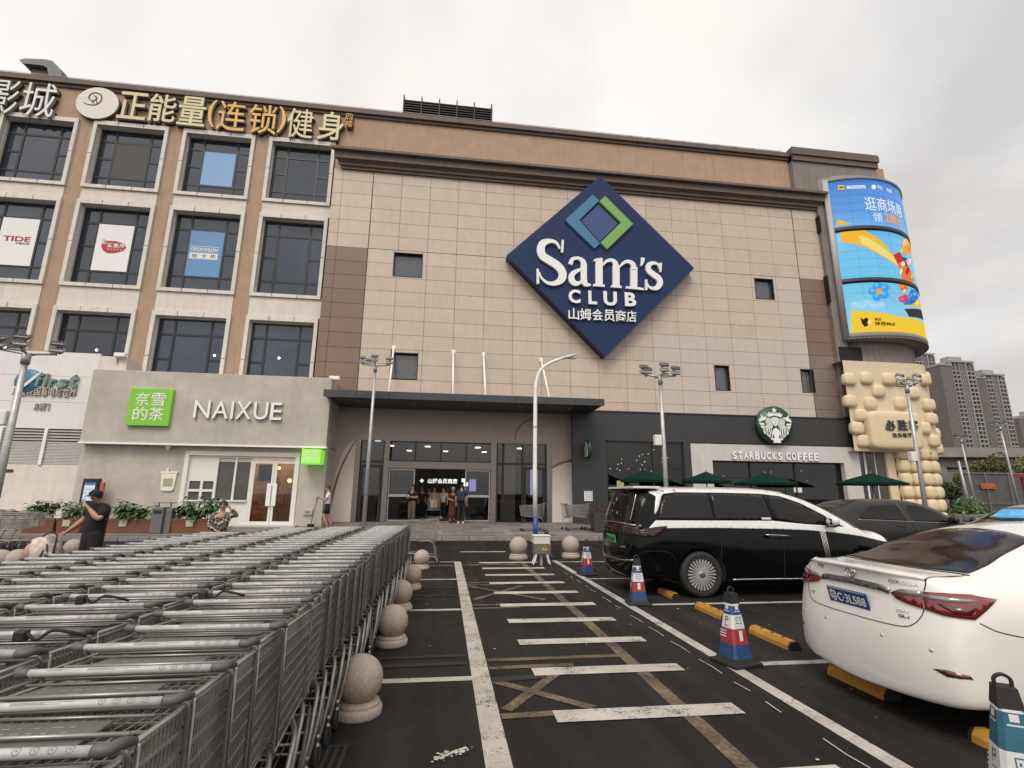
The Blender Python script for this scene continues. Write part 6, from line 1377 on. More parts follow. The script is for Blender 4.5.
part(MB().bbox(x0, x1, 22.15, 22.35, zz0, zz1, .02), 'cabinet', M_black, o); part(MB().box(x0 + .1, x1 - .1, 22.14, 22.148, zz1 - .85, zz1 - .16), 'screen', emit('kiosk_white', (.62, .66, .74), .75), o); part(MB().box(x0 + .1, x1 - .1, 22.13, 22.139, zz1 - .26, zz1 - .16), 'screen_header', emit('kiosk_blue', (.10, .16, .36), .8), o)
t = MB(); rk = random.Random(3)
for i in range(3):
    for j in range(3): t.box(x0 + .16 + j * .12, x0 + .22 + j * .12, 22.13, 22.139, zz1 - .72 + i * .14, zz1 - .68 + i * .14)
part(t, 'screen_icon', emit('kiosk_grey', (.3, .34, .45), .6), o); part(MB().bbox(x1 + .02, x1 + .18, 22.2, 22.3, zz1 - .65, zz1 - .15, .02), 'red_flyer', mat('flyer_red', (.36, .09, .06), .6), o)
# grey A-boards seen beyond the second planter
for p0, lb in ((66, 'grey notice panel standing behind the planter left of the phone man'), (77, 'grey notice panel nearest the phone man behind the planter')):
    x0, x1 = atY(p0 - 3.4, 510, 21.6).x, atY(p0 + 3.4, 510, 21.6).x; z1 = atY(p0, 505, 21.6).z; o = thing_at('notice_panel', ((x0 + x1) / 2, 21.6, pave_z(21.6)), lb, 'notice panel', 'grey notice panels behind the planters'); part(MB().bbox(x0, x1, 21.58, 21.63, pave_z(21.6) + .3, z1, .01), 'board', mat('board_grey', (.30, .28, .25), .6, var=.2, scale=5), o)
    part(MB().box(x0 + .03, x0 + .07, 21.63, 21.67, pave_z(21.6), z1 - .05).box(x1 - .07, x1 - .03, 21.63, 21.67, pave_z(21.6), z1 - .05), 'leg', M_steel, o)
M_par = mat('parasol_green', (.004, .024, .017), .85, var=.1, scale=3, spec=.08)
for (p0, p1, pt, pb, Y), lb in zip(((622, 668, 470, 480, 21.3), (684, 728, 471.5, 481, 21.3), (738, 792, 473, 483, 21.0), (842, 900, 473, 483, 21.0)), ('dark green parasol leftmost, over the van tail', 'dark green parasol second from left, before the pale left bay post', 'dark green parasol before the wide cafe window', 'dark green parasol rightmost, before the restaurant doors')):
    a, b = atY(p0, (pt + pb) / 2, Y), atY(p1, (pt + pb) / 2, Y); z1, z0 = atY((p0 + p1) / 2, pt, Y).z, atY((p0 + p1) / 2, pb, Y).z; xc, r_ = (a.x + b.x) / 2, (b.x - a.x) / 2; zb = pave_z(Y)
    o = thing_at('cafe_parasol', (xc, Y, zb), lb, 'parasol', 'green parasols on the cafe terrace'); t = MB(); n = 8
    ring = [(xc + math.cos(2 * math.pi * (k + .5) / n) * r_ * 1.04, Y + math.sin(2 * math.pi * (k + .5) / n) * r_ * .9, z0) for k in range(n)]
    t.add([(xc, Y, z1)] + ring + [(x, y, z - .10) for x, y, z in ring], [(0, 1 + k, 1 + (k + 1) % n) for k in range(n)] + [(1 + k, 9 + k, 9 + (k + 1) % n, 1 + (k + 1) % n) for k in range(n)], False); part(t, 'canopy', M_par, o)
    part(MB().tube([(xc, Y, zb + .08), (xc, Y, z1 + .06)], .025, 8), 'pole', M_steel, o); part(MB().lathe([(.32, 0), (.32, .05), (.1, .08), (0, .08)], 20, (xc, Y, zb)), 'base', M_char, o)
    rb = MB(); [rb.tube([(xc, Y, z1 - .03), (x, y, z - .02)], .008, 4) for x, y, z in ring]; part(rb, 'ribs', M_black, o)
# dark tub of autumn flowers by the charcoal wall
X0, X1, Y = atY(592, 515, 20.9).x, atY(606, 515, 20.9).x, 20.9; zb = pave_z(Y)
o = thing_at('flower_tub', ((X0 + X1) / 2, Y, zb), 'dark tub of brown and orange plants beside the van by the charcoal wall', 'planter'); part(MB().bbox(X0, X1 + .5, Y - .3, Y + .3, zb, zb + .75, .03), 'tub', M_char, o)
rf = random.Random(6); lf = MB()
for k in range(320): leaf(lf, (rf.uniform(X0, X1 + .5), Y + rf.uniform(-.3, .3), zb + .72 + abs(rf.gauss(0, .22))), (rf.uniform(-1, 1), rf.uniform(-1, 1), rf.uniform(-.2, 1)), rf.uniform(.07, .15), .05, .6)
part(lf, 'leaves', mat('autumn_leaves', (.10, .05, .022), .6, island=.8), o)
# ================================================================ cars: lofted bodies with panels, glass and lamps laid on them
M_tyre = mat('tyre', (.016, .016, .016), .75, var=.15, scale=20)
M_cglass = mat('car_glass', (.008, .007, .007), .06, spec=.28)
M_cgap = mat('car_gap', (.006, .006, .006), .8)
M_gap2 = mat('shut_line', (.02, .02, .02), .7)
M_rimd = mat('rim_dark', (.03, .03, .03), .35, .5)
M_alloy = mat('alloy_silver', (.55, .54, .53), .3, .5)
M_under = mat('car_underside', (.008, .008, .008), .9)
def lerp_curve(pts, x):                                    # pts sorted (x, v): monotone-ish interpolation
    if x <= pts[0][0]: return pts[0][1]
    for (a, b), (c, d) in zip(pts, pts[1:]):
        if x <= c: t = (x - a) / (c - a); t = t * t * (3 - 2 * t) * .5 + t * .5; return b + (d - b) * t
    return pts[-1][1]
class Car:
    """local frame: x from the tail (0) to the nose, y across (+y is the left side, -y the right side), z up"""
    def __init__(s, root, L, W, rear, front, zb, belt, roof, wb, wr, wl, paint, wheels, ns=44):
        s.root, s.W, s.L = root, W, L
        hw = W / 2; rows = []
        # v keys: bottom centre, bottom edge, sill, mid, shoulder, belt, rail, roof edge, roof centre
        def sec(x, k=1.0):
            w = lerp_curve(wb, x) * hw; wrail = lerp_curve(wr, x) * hw; b = lerp_curve(zb, x); be = lerp_curve(belt, x); ro = lerp_curve(roof, x); lo = lerp_curve(wl, x) * hw
            h = be - b
            return [(0, b), (lo * .955, b), (lo * .995, b + .07), (w, b + h * .42), (w * .995, b + h * .74), (w * .955, be), (wrail, be + (ro - be) * .80), (wrail * .80, ro - .035 * min(1, (ro - be) / .3)), (0, ro)]
        tail = rear; nose = front
        xs = [x for x, _ in []]
        st = []
        n = ns
        for i in range(n + 1): st.append(L * (.5 - .5 * math.cos(math.pi * i / n)))
        grid = []
        R0 = sec(.0)
        def endcol(prof, t, S, sgn):                       # column of an end face at fraction t of the half width
            return [Vector((prof(z) + sgn * .0 + sgn * (.16 * t ** 4) * (1 if 0 else 1), y * t, z)) for (y, z) in S]
        xr = lambda z: lerp_curve(rear, z); xf = lambda z: lerp_curve(front, z)
        cols = []
        Sr = sec(.42); Sf = sec(L - .45)
        for t in (0, .35, .65, .85, .95): cols.append([Vector((xr(z) + s.rc * t ** 4 * .55, y * t, z)) for (y, z) in Sr])
        for x in st[1:-1]:
            if x < .30 or x > L - .32: continue
            S = sec(x); col = []
            for (y, z) in S:
                a, b = xr(z) + s.rc * .8, xf(z) - s.fc * .8; xx = x
                if x < 1.0: xx = max(x, a + (x - .30) * max(0, (1.0 - a)) / .70) if a > .2 else x
                if x > L - 1.0: lim = b - (L - .32 - x) * max(0, (b - (L - 1.0))) / .68; xx = min(x, lim)
                col.append(Vector((xx, y, z)))
            cols.append(col)
        for t in (.95, .85, .65, .35, 0): cols.append([Vector((xf(z) - s.fc * t ** 4 * .55, y * t, z)) for (y, z) in Sf])
        nv = 9; vs, fs = [], []
        for c in cols: vs += c
        m_ = len(cols)
        for c in cols: vs += [Vector((v.x, -v.y, v.z)) for v in c]
        off = m_ * nv
        for i in range(m_ - 1):
            for j in range(nv - 1):
                a, b, c, d = i * nv + j, (i + 1) * nv + j, (i + 1) * nv + j + 1, i * nv + j + 1
                fs.append((a, b, c, d)); fs.append((off + d, off + c, off + b, off + a))
        mb = MB(); mb.add(vs, fs, True); me = mb.mesh('body', [paint, M_under])
        bm = bmesh.new(); bm.from_mesh(me); bmesh.ops.remove_doubles(bm, verts=bm.verts[:], dist=.0008); bmesh.ops.dissolve_degenerate(bm, edges=bm.edges[:], dist=.0005); bmesh.ops.recalc_face_normals(bm, faces=bm.faces[:]); bm.to_mesh(me); bm.free()
        o = bpy.data.objects.new('body', me); COL.objects.link(o)
        ss = o.modifiers.new('s', 'SUBSURF'); ss.levels = 2; ss.render_levels = 2
        cut = []
        for (x, r_) in wheels:
            for sy_ in (-1, 1):
                t = MB(); t.cur = 1; t.lathe([(0, -.26), (r_ + .055, -.26), (r_ + .055, .3), (0, .3)], 40, (x, sy_ * hw, r_ - .005), axis='y', smooth=True); cm = t.mesh('cut', [paint, M_under])
                b2 = bmesh.new(); b2.from_mesh(cm); bmesh.ops.recalc_face_normals(b2, faces=b2.faces[:]); b2.to_mesh(cm); b2.free()
                co = bpy.data.objects.new('cut', cm); COL.objects.link(co); cut.append(co); md = o.modifiers.new('b', 'BOOLEAN'); md.object = co; md.operation = 'DIFFERENCE'; md.solver = 'EXACT'
        dg = bpy.context.evaluated_depsgraph_get(); dg.update(); out = bpy.data.meshes.new_from_object(o.evaluated_get(dg))
        o0 = o.modifiers
        for md in list(o0):
            if md.type == 'BOOLEAN': o0.remove(md)
        dg.update(); full = bpy.data.meshes.new_from_object(o.evaluated_get(dg))
        s.bvh = BVHTree.FromPolygons([v.co.copy() for v in full.vertices], [list(p.vertices) for p in full.polygons])
        bpy.data.objects.remove(o); [bpy.data.objects.remove(c) for c in cut]
        for p in out.polygons: p.use_smooth = True
        if not out.polygons: out = full
        s.body = link('body', out, root)
    rc, fc = .34, .40
    def side_y(s, x, z, sg=-1):
        h = s.bvh.ray_cast(Vector((x, sg * 3, z)), Vector((0, -sg, 0))); return h[0].y if h[0] else sg * s.W / 2
    def patch(s, name, poly, mt, axis='side', sg=-1, off=.004, parent=None, label=None, cut=.07, rim=.012, smooth=True):
        """poly in (x,z) for the side, (y,z) for the tail, (x,y) for the top; laid on the body"""
        bm = bmesh.new(); n0 = len(poly)
        f = bm.faces.new([bm.verts.new((a, b, 0)) for a, b in poly]); bmesh.ops.triangulate(bm, faces=[f])
        for _ in range(5):
            es = [e for e in bm.edges if e.calc_length() > cut]
            if not es: break
            bmesh.ops.subdivide_edges(bm, edges=es, cuts=1); bmesh.ops.triangulate(bm, faces=bm.faces[:])
        bm.verts.index_update(); vs = []; bvs = []
        for v in bm.verts:
            a, b = v.co.x, v.co.y
            if axis == 'side': o_, d = Vector((a, sg * 3, b)), Vector((0, -sg, 0))
            elif axis == 'diag': o_, d = Vector((a / 1.41421 - 2, sg * (a / 1.41421 + 2), b)), Vector((.70711, -sg * .70711, 0))
            elif axis == 'tail': o_, d = Vector((-3, a, b)), Vector((1, 0, 0))
            else: o_, d = Vector((a, b, 4)), Vector((0, 0, -1))
            h = s.bvh.ray_cast(o_, d)
            if not h[0]:
                q = s.bvh.find_nearest(Vector((a, sg * .8, b)) if axis == 'side' else Vector((0, a, b)) if axis == 'tail' else Vector((a, b, 1.2))); h = q
            nr = h[1]; nr = nr if nr.dot(-d) > 0 else -nr
            vs.append(h[0] + nr * off); bvs.append(h[0] - nr * rim)
        fs = [[v.index for v in f.verts] for f in bm.faces]; nb = len(vs)
        be = [e for e in bm.edges if e.is_boundary]
        sk = [(e.verts[0].index, e.verts[1].index, nb + e.verts[1].index, nb + e.verts[0].index) for e in be]
        bm.free(); t = MB(); t.add(vs + bvs, fs, smooth)
        for q in sk: t.f.append(list(q)); t.mi.append(0); t.sm.append(False)
        return t.build(name, mt, parent or s.root, label=label)
    def line(s, name, pts, w_, mt, axis='side', sg=-1, off=.0035, parent=None):
        P = spline(pts, 5) if len(pts) > 2 else pts; A, B = stroke(P, w_); return s.patch(name, list(A) + list(reversed(B)), mt, axis, sg, off, parent, rim=.002, cut=.12)
    def wheel(s, x, r_, sides=(-1, 1), spokes=26, rim_mat=None, fat=.23):
        for sg in sides:
            y = sg * (s.W / 2 - .02); t = MB()
            q = lambda pr: [(a, sg * -b) for a, b in pr]
            t.lathe(q([(r_ * .70, -.19), (r_ * .90, -.2), (r_ * .99, -.17), (r_, -.13), (r_, -.06), (r_ * .985, -.02), (r_ * .93, .008), (r_ * .80, .012), (r_ * .715, .0)]), 44, (x, y, r_), axis='y', caps=False); to = t.build('tyre', M_tyre, s.root)
            t = MB(); t.lathe(q([(r_ * .72, -.02), (r_ * .72, .004), (r_ * .69, .008), (r_ * .66, -.012), (r_ * .64, -.06), (.0, -.07)]), 40, (x, y, r_), axis='y', caps=False); ro = t.build('rim', [M_rimd], to)
            t = MB(); t.lathe(q([(0, -.03), (r_ * .60, -.03), (r_ * .62, -.035), (0, -.04)]), 30, (x, y, r_), axis='y'); t.build('brake_shadow', M_under, to)
            t = MB()
            for k in range(spokes):
                a = 2 * math.pi * k / spokes; c_, d = math.cos(a), math.sin(a); e_, f_ = -d, c_; w0, w1 = r_ * .02, r_ * (1.0 / spokes)
                p = lambda rr, ww, yy: (x + c_ * rr + e_ * ww, y + sg * yy, r_ + d * rr + f_ * ww)
                t.add([p(r_ * .13, w0, .004), p(r_ * .13, -w0, .004), p(r_ * .68, -w1, -.004), p(r_ * .68, w1, -.004), p(r_ * .13, w0, -.02), p(r_ * .13, -w0, -.02), p(r_ * .68, -w1, -.03), p(r_ * .68, w1, -.03)], [(0, 1, 2, 3), (0, 3, 7, 4), (1, 5, 6, 2), (2, 6, 7, 3), (0, 4, 5, 1)], False)
            t.build('spokes', rim_mat or M_alloy, to)
            t = MB(); t.lathe(q([(r_ * .15, -.01), (r_ * .15, .006), (r_ * .10, .012), (0, .013)]), 20, (x, y, r_), axis='y'); t.build('hub_cap', M_steel, to)
    def mirror(s, x, z, m1, m2, sides=(-1, 1)):
        for sg in sides:
            y = s.side_y(x, z - .03, sg); t = MB(); t.ball((x + .02, y + sg * .15, z + .06), .095, .135, .10, 16, 10); mo = t.build('wing_mirror', m1, s.root)
            t = MB(); t.ball((x + .03, y + sg * .145, z + .025), .083, .122, .075, 16, 8); t.build('mirror_base', m2, mo)
            t = MB(); t.tube([(x + .03, y - sg * .03, z - .03), (x + .03, y + sg * .07, z - .01)], .03, 8); t.build('mirror_arm', m2, mo)
            t = MB(); t.add([(x - .055 - .01, y + sg * (.15 + a), z + .06 + b) for a, b in ((-.09, -.05), (.09, -.05), (.09, .05), (-.09, .05))], [(0, 1, 2, 3)], False); t.build('mirror_glass', M_cglass, mo)
def plate(o_, centre, w_, h_, tilt, bg, fg, text, x_dir=-1, parent=None):   # number plate on the tail (facing -x)
    t = MB(); t.bbox(-.006, .006, -w_ / 2, w_ / 2, -h_ / 2, h_ / 2, .004); Mx = Matrix.Rotation(tilt, 3, 'Y')
    t.v = [Vector(centre) + Mx @ v for v in t.v]; po = t.build('number_plate', bg, o_)
    t = MB(); vs, fs = text_raw(text, .012); ax, bx = min(v.x for v in vs), max(v.x for v in vs); az, bz = min(v.y for v in vs), max(v.y for v in vs)
    t.add([(-.0075 - (v.z + .5) * .002, (.5 - (v.x - ax) / (bx - ax)) * w_ * .90, ((v.y - az) / (bz - az) - .5) * h_ * .66) for v in vs], fs, False)
    for z0 in (-h_ / 2 + .006, h_ / 2 - .010): t.box(-.0085, -.0072, -w_ / 2 + .01, w_ / 2 - .01, z0, z0 + .004)
    t.v = [Vector(centre) + Mx @ v for v in t.v]; t.build('plate_lettering', fg, po); return po
def tail_text(car, body, y0, y1, z0, z1, mt, name='badge', off=.004):       # raised lettering on the tail; y0 is its start as read from behind
    t = MB(); vs, fs = text_raw(body, .012); ax, bx = min(v.x for v in vs), max(v.x for v in vs); az, bz = min(v.y for v in vs), max(v.y for v in vs); out = []
    for v in vs:
        y = y0 + (v.x - ax) / (bx - ax) * (y1 - y0); z = z0 + (v.y - az) / (bz - az) * (z1 - z0); h = car.bvh.ray_cast(Vector((-3, y, z)), Vector((1, 0, 0))); out.append((h[0].x - off - (v.z + .5) * .003, y, z))
    t.add(out, fs, False); return t.build(name, mt, car.root)

# ---------------------------------------------------------------- white sedan
M_wpaint = mat('white_car_paint', (.70, .675, .64), .28, coat=.8, var=.015, scale=3)
M_red = mat('tail_lamp_red', (.17, .008, .009), .12, coat=1); M_clear = mat('lamp_clear', (.24, .22, .22), .1, coat=1, metal=.4); M_redd = mat('tail_lamp_dark_red', (.085, .006, .008), .12, coat=1)
M_rearglass = mat('tinted_rear_glass', (.020, .012, .013), .10, spec=.22, var=.6, scale=1.6)
SX, SY = 3.46, 4.21
sedan = empty('white_sedan', (SX, SY, 0), 0, 'white four door sedan with blue number plate and red tail lamps, seen from behind', 'car')
Car.rc, Car.fc = .33, .5
sd = Car(sedan, 4.62, 1.776,
         rear=[(.12, .04), (.28, .01), (.50, .0), (.66, .015), (.76, .045), (.84, .085), (1.0, .10), (1.07, .075), (1.13, .13), (1.5, .2)],
         front=[(.2, 4.5), (.5, 4.62), (.75, 4.55), (1.0, 4.3)],
         zb=[(0, .205), (.4, .20), (.9, .19), (3.7, .17), (4.2, .2), (4.62, .24)],
         belt=[(0, .98), (.45, 1.0), (1.2, .99), (2.2, .95), (3.3, .93), (3.7, .90), (4.3, .76), (4.62, .70)],
         roof=[(0, 1.085), (.30, 1.085), (.46, 1.10), (.72, 1.17), (1.05, 1.295), (1.45, 1.415), (1.9, 1.468), (2.3, 1.475), (2.7, 1.44), (3.1, 1.29), (3.5, 1.08), (3.7, 1.0), (4.3, .86), (4.62, .76)],
         wb=[(0, .95), (.4, .975), (1.0, 1.0), (3.6, 1.0), (4.2, .95), (4.62, .85)], wr=[(0, .74), (.4, .76), (.75, .70), (1.5, .64), (2.4, .64), (3.1, .72), (3.6, .80), (4.3, .78), (4.62, .7)],
         wl=[(0, .955), (.4, .97), (1.0, .97), (3.7, .96), (4.62, .8)], paint=M_wpaint, wheels=[(.98, .315), (3.68, .315)])
sd.wheel(.98, .315, spokes=10); sd.wheel(3.68, .315, spokes=10)
ROOFZ = lambda x: lerp_curve([(.0, 1.085)], x)
sd.patch('rear_window', [(.57, -.60), (.50, -.3), (.485, 0), (.50, .3), (.57, .60), (1.36, .485), (1.42, .25), (1.44, 0), (1.42, -.25), (1.36, -.485)], M_rearglass, 'top', off=.004)
sd.line('window_surround', [(.545, -.63), (.475, -.3), (.46, 0), (.475, .3), (.545, .63)], .02, M_cgap, 'top')
for sg in (-1, 1):
    sd.line('roof_ditch', [(1.55, sg * .535), (2.2, sg * .53), (2.9, sg * .56)], .014, M_gap2, 'top')
    sd.patch('side_window', [(1.15, 1.03), (1.45, 1.28), (1.62, 1.325), (1.98, 1.345), (1.98, 1.0), (1.2, 1.01)], M_cglass, 'side', sg); sd.patch('side_window', [(2.06, 1.345), (2.4, 1.335), (2.75, 1.22), (3.1, 1.02), (3.08, .985), (2.06, 1.0)], M_cglass, 'side', sg)
    sd.line('shut_line', [(1.05, .33), (1.14, .6), (1.12, .85), (1.08, 1.0)], .008, M_gap2, 'side', sg); sd.line('shut_line', [(2.03, .27), (2.02, .6), (2.02, .98)], .008, M_gap2, 'side', sg); sd.line('shut_line', [(3.1, .27), (3.16, .6), (3.13, .95)], .008, M_gap2, 'side', sg)
    for x in (1.3, 2.25): sd.patch('door_handle', [(x, .80), (x + .2, .81), (x + .2, .84), (x, .83)], M_wpaint, 'side', sg, off=.03)
    # wrap-round lamp: lid piece and wing piece, laid on the rounded corner
    sd.patch('tail_lamp', [(.335, .925), (.40, .962), (.525, .972), (.525, .852), (.43, .868), (.37, .888)], M_red, 'diag', sg, off=.012)
    sd.patch('lamp_clear_strip', [(.345, .935), (.405, .966), (.525, .976), (.525, .935), (.42, .922)], M_clear, 'diag', sg, off=.016)
    tl_ = sd.patch('tail_lamp', [(.535, .973), (.66, .980), (.80, .978), (.945, .950), (.88, .89), (.80, .822), (.72, .825), (.63, .830), (.535, .850)], M_red, 'diag', sg, off=.012)
    sd.patch('lamp_clear_strip', [(.535, .952), (.66, .955), (.84, .945), (.78, .925), (.66, .918), (.535, .925)], M_clear, 'diag', sg, off=.016, parent=tl_)
    sd.patch('lamp_dark_facet', [(.60, .905), (.72, .90), (.84, .915), (.78, .85), (.70, .845)], M_redd, 'diag', sg, off=.015, parent=tl_)
    sd.line('bumper_seam', [(.33, .80), (.42, .755), (.54, .725), (.68, .70)], .006, M_gap2, 'side', sg); sd.patch('reflector', [(.525, .465), (.60, .478), (.72, .462), (.735, .44), (.60, .432)], M_redd, 'diag', sg, off=.006)
    for yy, zz in ((.30, .60), (.66, .585)): sd.patch('parking_sensor', [(sg * yy + math.cos(a) * .014, zz + math.sin(a) * .014) for a in [k * math.pi / 5 for k in range(10)]], mat('sensor_white', (.5, .48, .46), .3), 'tail', off=.003)
    sd.line('lid_seam', [(sg * .615, .855), (sg * .60, .80), (sg * .55, .735), (sg * .46, .70), (sg * .2, .69), (0, .69)], .0055, M_gap2, 'tail'); sd.line('lid_seam', [(sg * .61, .98), (sg * .615, 1.02), (sg * .60, 1.08)], .007, M_gap2, 'tail'); sd.line('lid_seam', [(.18, sg * .60), (.35, sg * .605), (.52, sg * .615)], .007, M_gap2, 'top')
sd.patch('chrome_strip', [(-.37, .955), (-.30, .975), (0, .985), (.30, .975), (.37, .955), (.36, .915), (.30, .925), (0, .932), (-.30, .925), (-.36, .915)], mat('dark_chrome', (.28, .27, .265), .22, 1, var=.3, scale=9), 'tail', off=.014)
hx = sd.bvh.ray_cast(Vector((-3, 0, .82)), Vector((1, 0, 0)))[0].x
plate(sedan, (hx - .02, .03, .815), .44, .14, R(-12), mat('plate_blue', (.012, .055, .20), .4), M_lwhite, '粤C·3L588')
em = MB(); cz = 1.03; ex = sd.bvh.ray_cast(Vector((-3, 0, cz)), Vector((1, 0, 0)))[0].x - .012
for a, b, w2 in ((.055, .037, 0), (.036, .016, .0), (.016, .035, 0)):
    ring = [(ex - .003, math.cos(k * math.pi / 14) * a, cz + math.sin(k * math.pi / 14) * b + (.012 if (a, b) == (.036, .016) else 0)) for k in range(28)]; em.tube(ring, .0055, 6, closed=True)
em.build('round_badge', M_chrome, sedan)
tail_text(sd, 'COROLLA', -.36, -.58, 1.005, 1.028, M_chrome); tail_text(sd, '1.2T', .55, .47, .775, .795, M_chrome); tail_text(sd, 'CVT', -.42, -.52, .80, .818, M_chrome); tail_text(sd, 'GL-i', -.44, -.52, .765, .785, M_gap2)
tail_text(sd, '丰田', .44, .35, 1.02, 1.055, M_chrome)
sd.line('boot_lip', [(-.60, 1.062), (-.3, 1.074), (0, 1.078), (.3, 1.074), (.60, 1.062)], .022, M_wpaint, 'tail', off=.016)
sd.mirror(3.0, 1.0, M_wpaint, M_black)
# folded seats seen through the rear glass are dark shapes in the glass itself; the brake lamp bar
sd.patch('third_brake_lamp', [(1.33, -.12), (1.33, .12), (1.36, .12), (1.36, -.12)], M_redd, 'top', off=.006)

# ---------------------------------------------------------------- black and white van
M_bpaint = mat('black_car_paint', (.003, .003, .0033), .10, spec=.18); M_spaint = mat('silver_white_paint', (.62, .61, .60), .22, coat=.8)
M_chr = mat('bright_trim', (.62, .61, .60), .2, 1)
VX, VY = 3.22, 9.48
van = empty('black_and_white_van', (VX, VY, 0), 0, 'large black people carrier with silver white roof and window band', 'van')
Car.rc, Car.fc = .26, .5
vn = Car(van, 5.25, 1.96,
         rear=[(.2, .0), (.35, -.07), (.55, -.1), (.8, -.085), (1.0, -.07), (1.12, -.05), (1.3, .0), (1.5, .06), (1.66, .11), (1.78, .13), (1.9, .18)],
         front=[(.2, 5.1), (.6, 5.25), (.9, 5.15), (1.1, 4.9)],
         zb=[(0, .30), (.7, .24), (1.2, .19), (4.2, .18), (5.25, .25)], belt=[(0, 1.14), (.6, 1.14), (2.5, 1.10), (3.6, 1.07), (4.0, 1.04), (4.6, .95), (5.25, .8)],
         roof=[(0, 1.80), (.4, 1.825), (.9, 1.85), (1.8, 1.855), (2.6, 1.848), (3.1, 1.80), (3.5, 1.67), (3.9, 1.47), (4.3, 1.25), (4.7, 1.10), (5.25, .92)],
         wb=[(0, .96), (.5, .985), (1.2, 1.0), (4.1, 1.0), (4.8, .93), (5.25, .82)], wr=[(0, .80), (.5, .80), (1.8, .79), (2.8, .78), (3.4, .80), (4.0, .84), (4.7, .8), (5.25, .7)], wl=[(0, .93), (1, .97), (4.3, .97), (5.25, .8)],
         paint=M_bpaint, wheels=[(1.17, .375), (4.28, .375)])
vn.wheel(1.17, .375, spokes=26); vn.wheel(4.28, .375, spokes=26)
rz = lambda x: lerp_curve([(0, 1.80), (.4, 1.825), (.9, 1.85), (1.8, 1.855), (2.6, 1.825), (3.1, 1.74), (3.5, 1.56), (3.9, 1.33), (4.2, 1.20)], x)
vn.patch('white_roof', [(.44, -.60), (.9, -.63), (1.8, -.63), (2.5, -.62), (3.05, -.58), (3.05, .58), (2.5, .62), (1.8, .63), (.9, .63), (.44, .60)], M_spaint, 'top', off=.006)
MB().bbox(.11, .62, -.70, .70, 1.795, 1.838, .012).build('roof_spoiler', M_spaint, van); MB().bbox(.13, .5, -.68, .68, 1.775, 1.794, .006).build('spoiler_underside', M_bpaint, van)
for sg in (-1, 1):
    rail = [(.42, 1.765), (.9, 1.80), (1.8, 1.81), (2.5, 1.80), (2.95, 1.755), (3.35, 1.63), (3.75, 1.43), (4.1, 1.22), (4.27, 1.10)]
    low = [(.62, 1.70), (.9, 1.735), (1.8, 1.735), (2.5, 1.725), (2.90, 1.685), (3.25, 1.565), (3.62, 1.37), (3.95, 1.17), (4.06, 1.085)]
    vn.patch('white_rail', rail + low[::-1], M_spaint, 'side', sg, off=.006)
    vn.patch('white_pillar', [(.42, 1.765), (.66, 1.71), (.60, 1.66), (.50, 1.45), (.43, 1.36), (.41, 1.36), (.46, 1.55), (.50, 1.66), (.40, 1.72)], M_spaint, 'side', sg, off=.010)
    vn.patch('side_window', [(.47, 1.27), (.56, 1.52), (.66, 1.665), (.9, 1.725), (1.50, 1.728), (1.50, 1.265)], M_cglass, 'side', sg, off=.004); vn.patch('side_window', [(1.54, 1.265), (1.54, 1.728), (2.3, 1.72), (2.56, 1.70), (2.62, 1.265)], M_cglass, 'side', sg, off=.004)
    vn.patch('side_window', [(2.74, 1.265), (2.67, 1.685), (2.88, 1.665), (3.22, 1.545), (3.58, 1.355), (3.83, 1.20), (3.84, 1.16), (3.1, 1.20)], M_cglass, 'side', sg, off=.004); vn.patch('window_pillar', [(2.57, 1.70), (2.66, 1.685), (2.73, 1.265), (2.63, 1.265)], M_bpaint, 'side', sg, off=.005)
    band = [(.42, 1.255), (1.5, 1.255), (2.6, 1.255), (3.2, 1.20), (3.75, 1.17), (4.35, 1.12), (4.9, 1.0)]; bl = [(.28, 1.125), (1.5, 1.135), (2.6, 1.12), (3.2, 1.10), (3.75, 1.06), (4.3, .99), (4.86, .88)]
    vn.patch('white_waist_band', band + bl[::-1], M_spaint, 'side', sg, off=.009, cut=.045)
    for pts in ([(1.52, .62), (1.56, .95), (1.53, 1.1), (1.52, 1.72)], [(2.68, .32), (2.70, .8), (2.69, 1.25)], [(3.66, .32), (3.72, .7), (3.70, 1.1)]): vn.line('shut_line', pts, .010, M_cgap, 'side', sg, off=.0075)
    for x in (2.30, 2.82): pass
    vn.patch('door_handle', [(2.36, 1.015), (2.86, 1.00), (2.86, .955), (2.42, .965)], M_bpaint, 'side', sg, off=.035); vn.line('handle_trim', [(2.38, 1.02), (2.85, 1.005)], .010, M_chr, 'side', sg, off=.036)
    for k in range(4): vn.line('fender_trim', [(3.47 + k * .028, 1.10), (3.47 + k * .028, .9), (3.49 + k * .028, .62)], .014, M_chr, 'side', sg, off=.012)
    vn.line('sill_trim', [(1.72, .285), (2.4, .29), (3.6, .285)], .026, M_chr, 'side', sg, off=.012)
    vn.patch('tail_lamp', [(.10, 1.10), (.42, 1.15), (.62, 1.165), (.46, 1.02), (.38, .985), (.12, .99)], mat('smoked_lamp', (.016, .009, .009), .12, spec=.4), 'side', sg, off=.014); vn.line('lamp_red_line', [(.12, 1.045), (.40, 1.07), (.5, 1.09)], .010, M_red, 'side', sg, off=.0165)
    vn.line('bumper_seam', [(.14, .74), (.40, .76), (.62, .72), (.72, .60)], .008, M_cgap, 'side', sg)
    vn.patch('window_sticker', [(2.40, 1.275), (2.58, 1.275), (2.58, 1.31), (2.40, 1.31)], mat('silver_sticker', (.5, .5, .5), .3), 'side', sg, off=.008)
vn.patch('rear_window', [(-.66, 1.22), (.66, 1.22), (.64, 1.5), (.60, 1.70), (-.60, 1.70), (-.64, 1.5)], M_cglass, 'tail', off=.005)
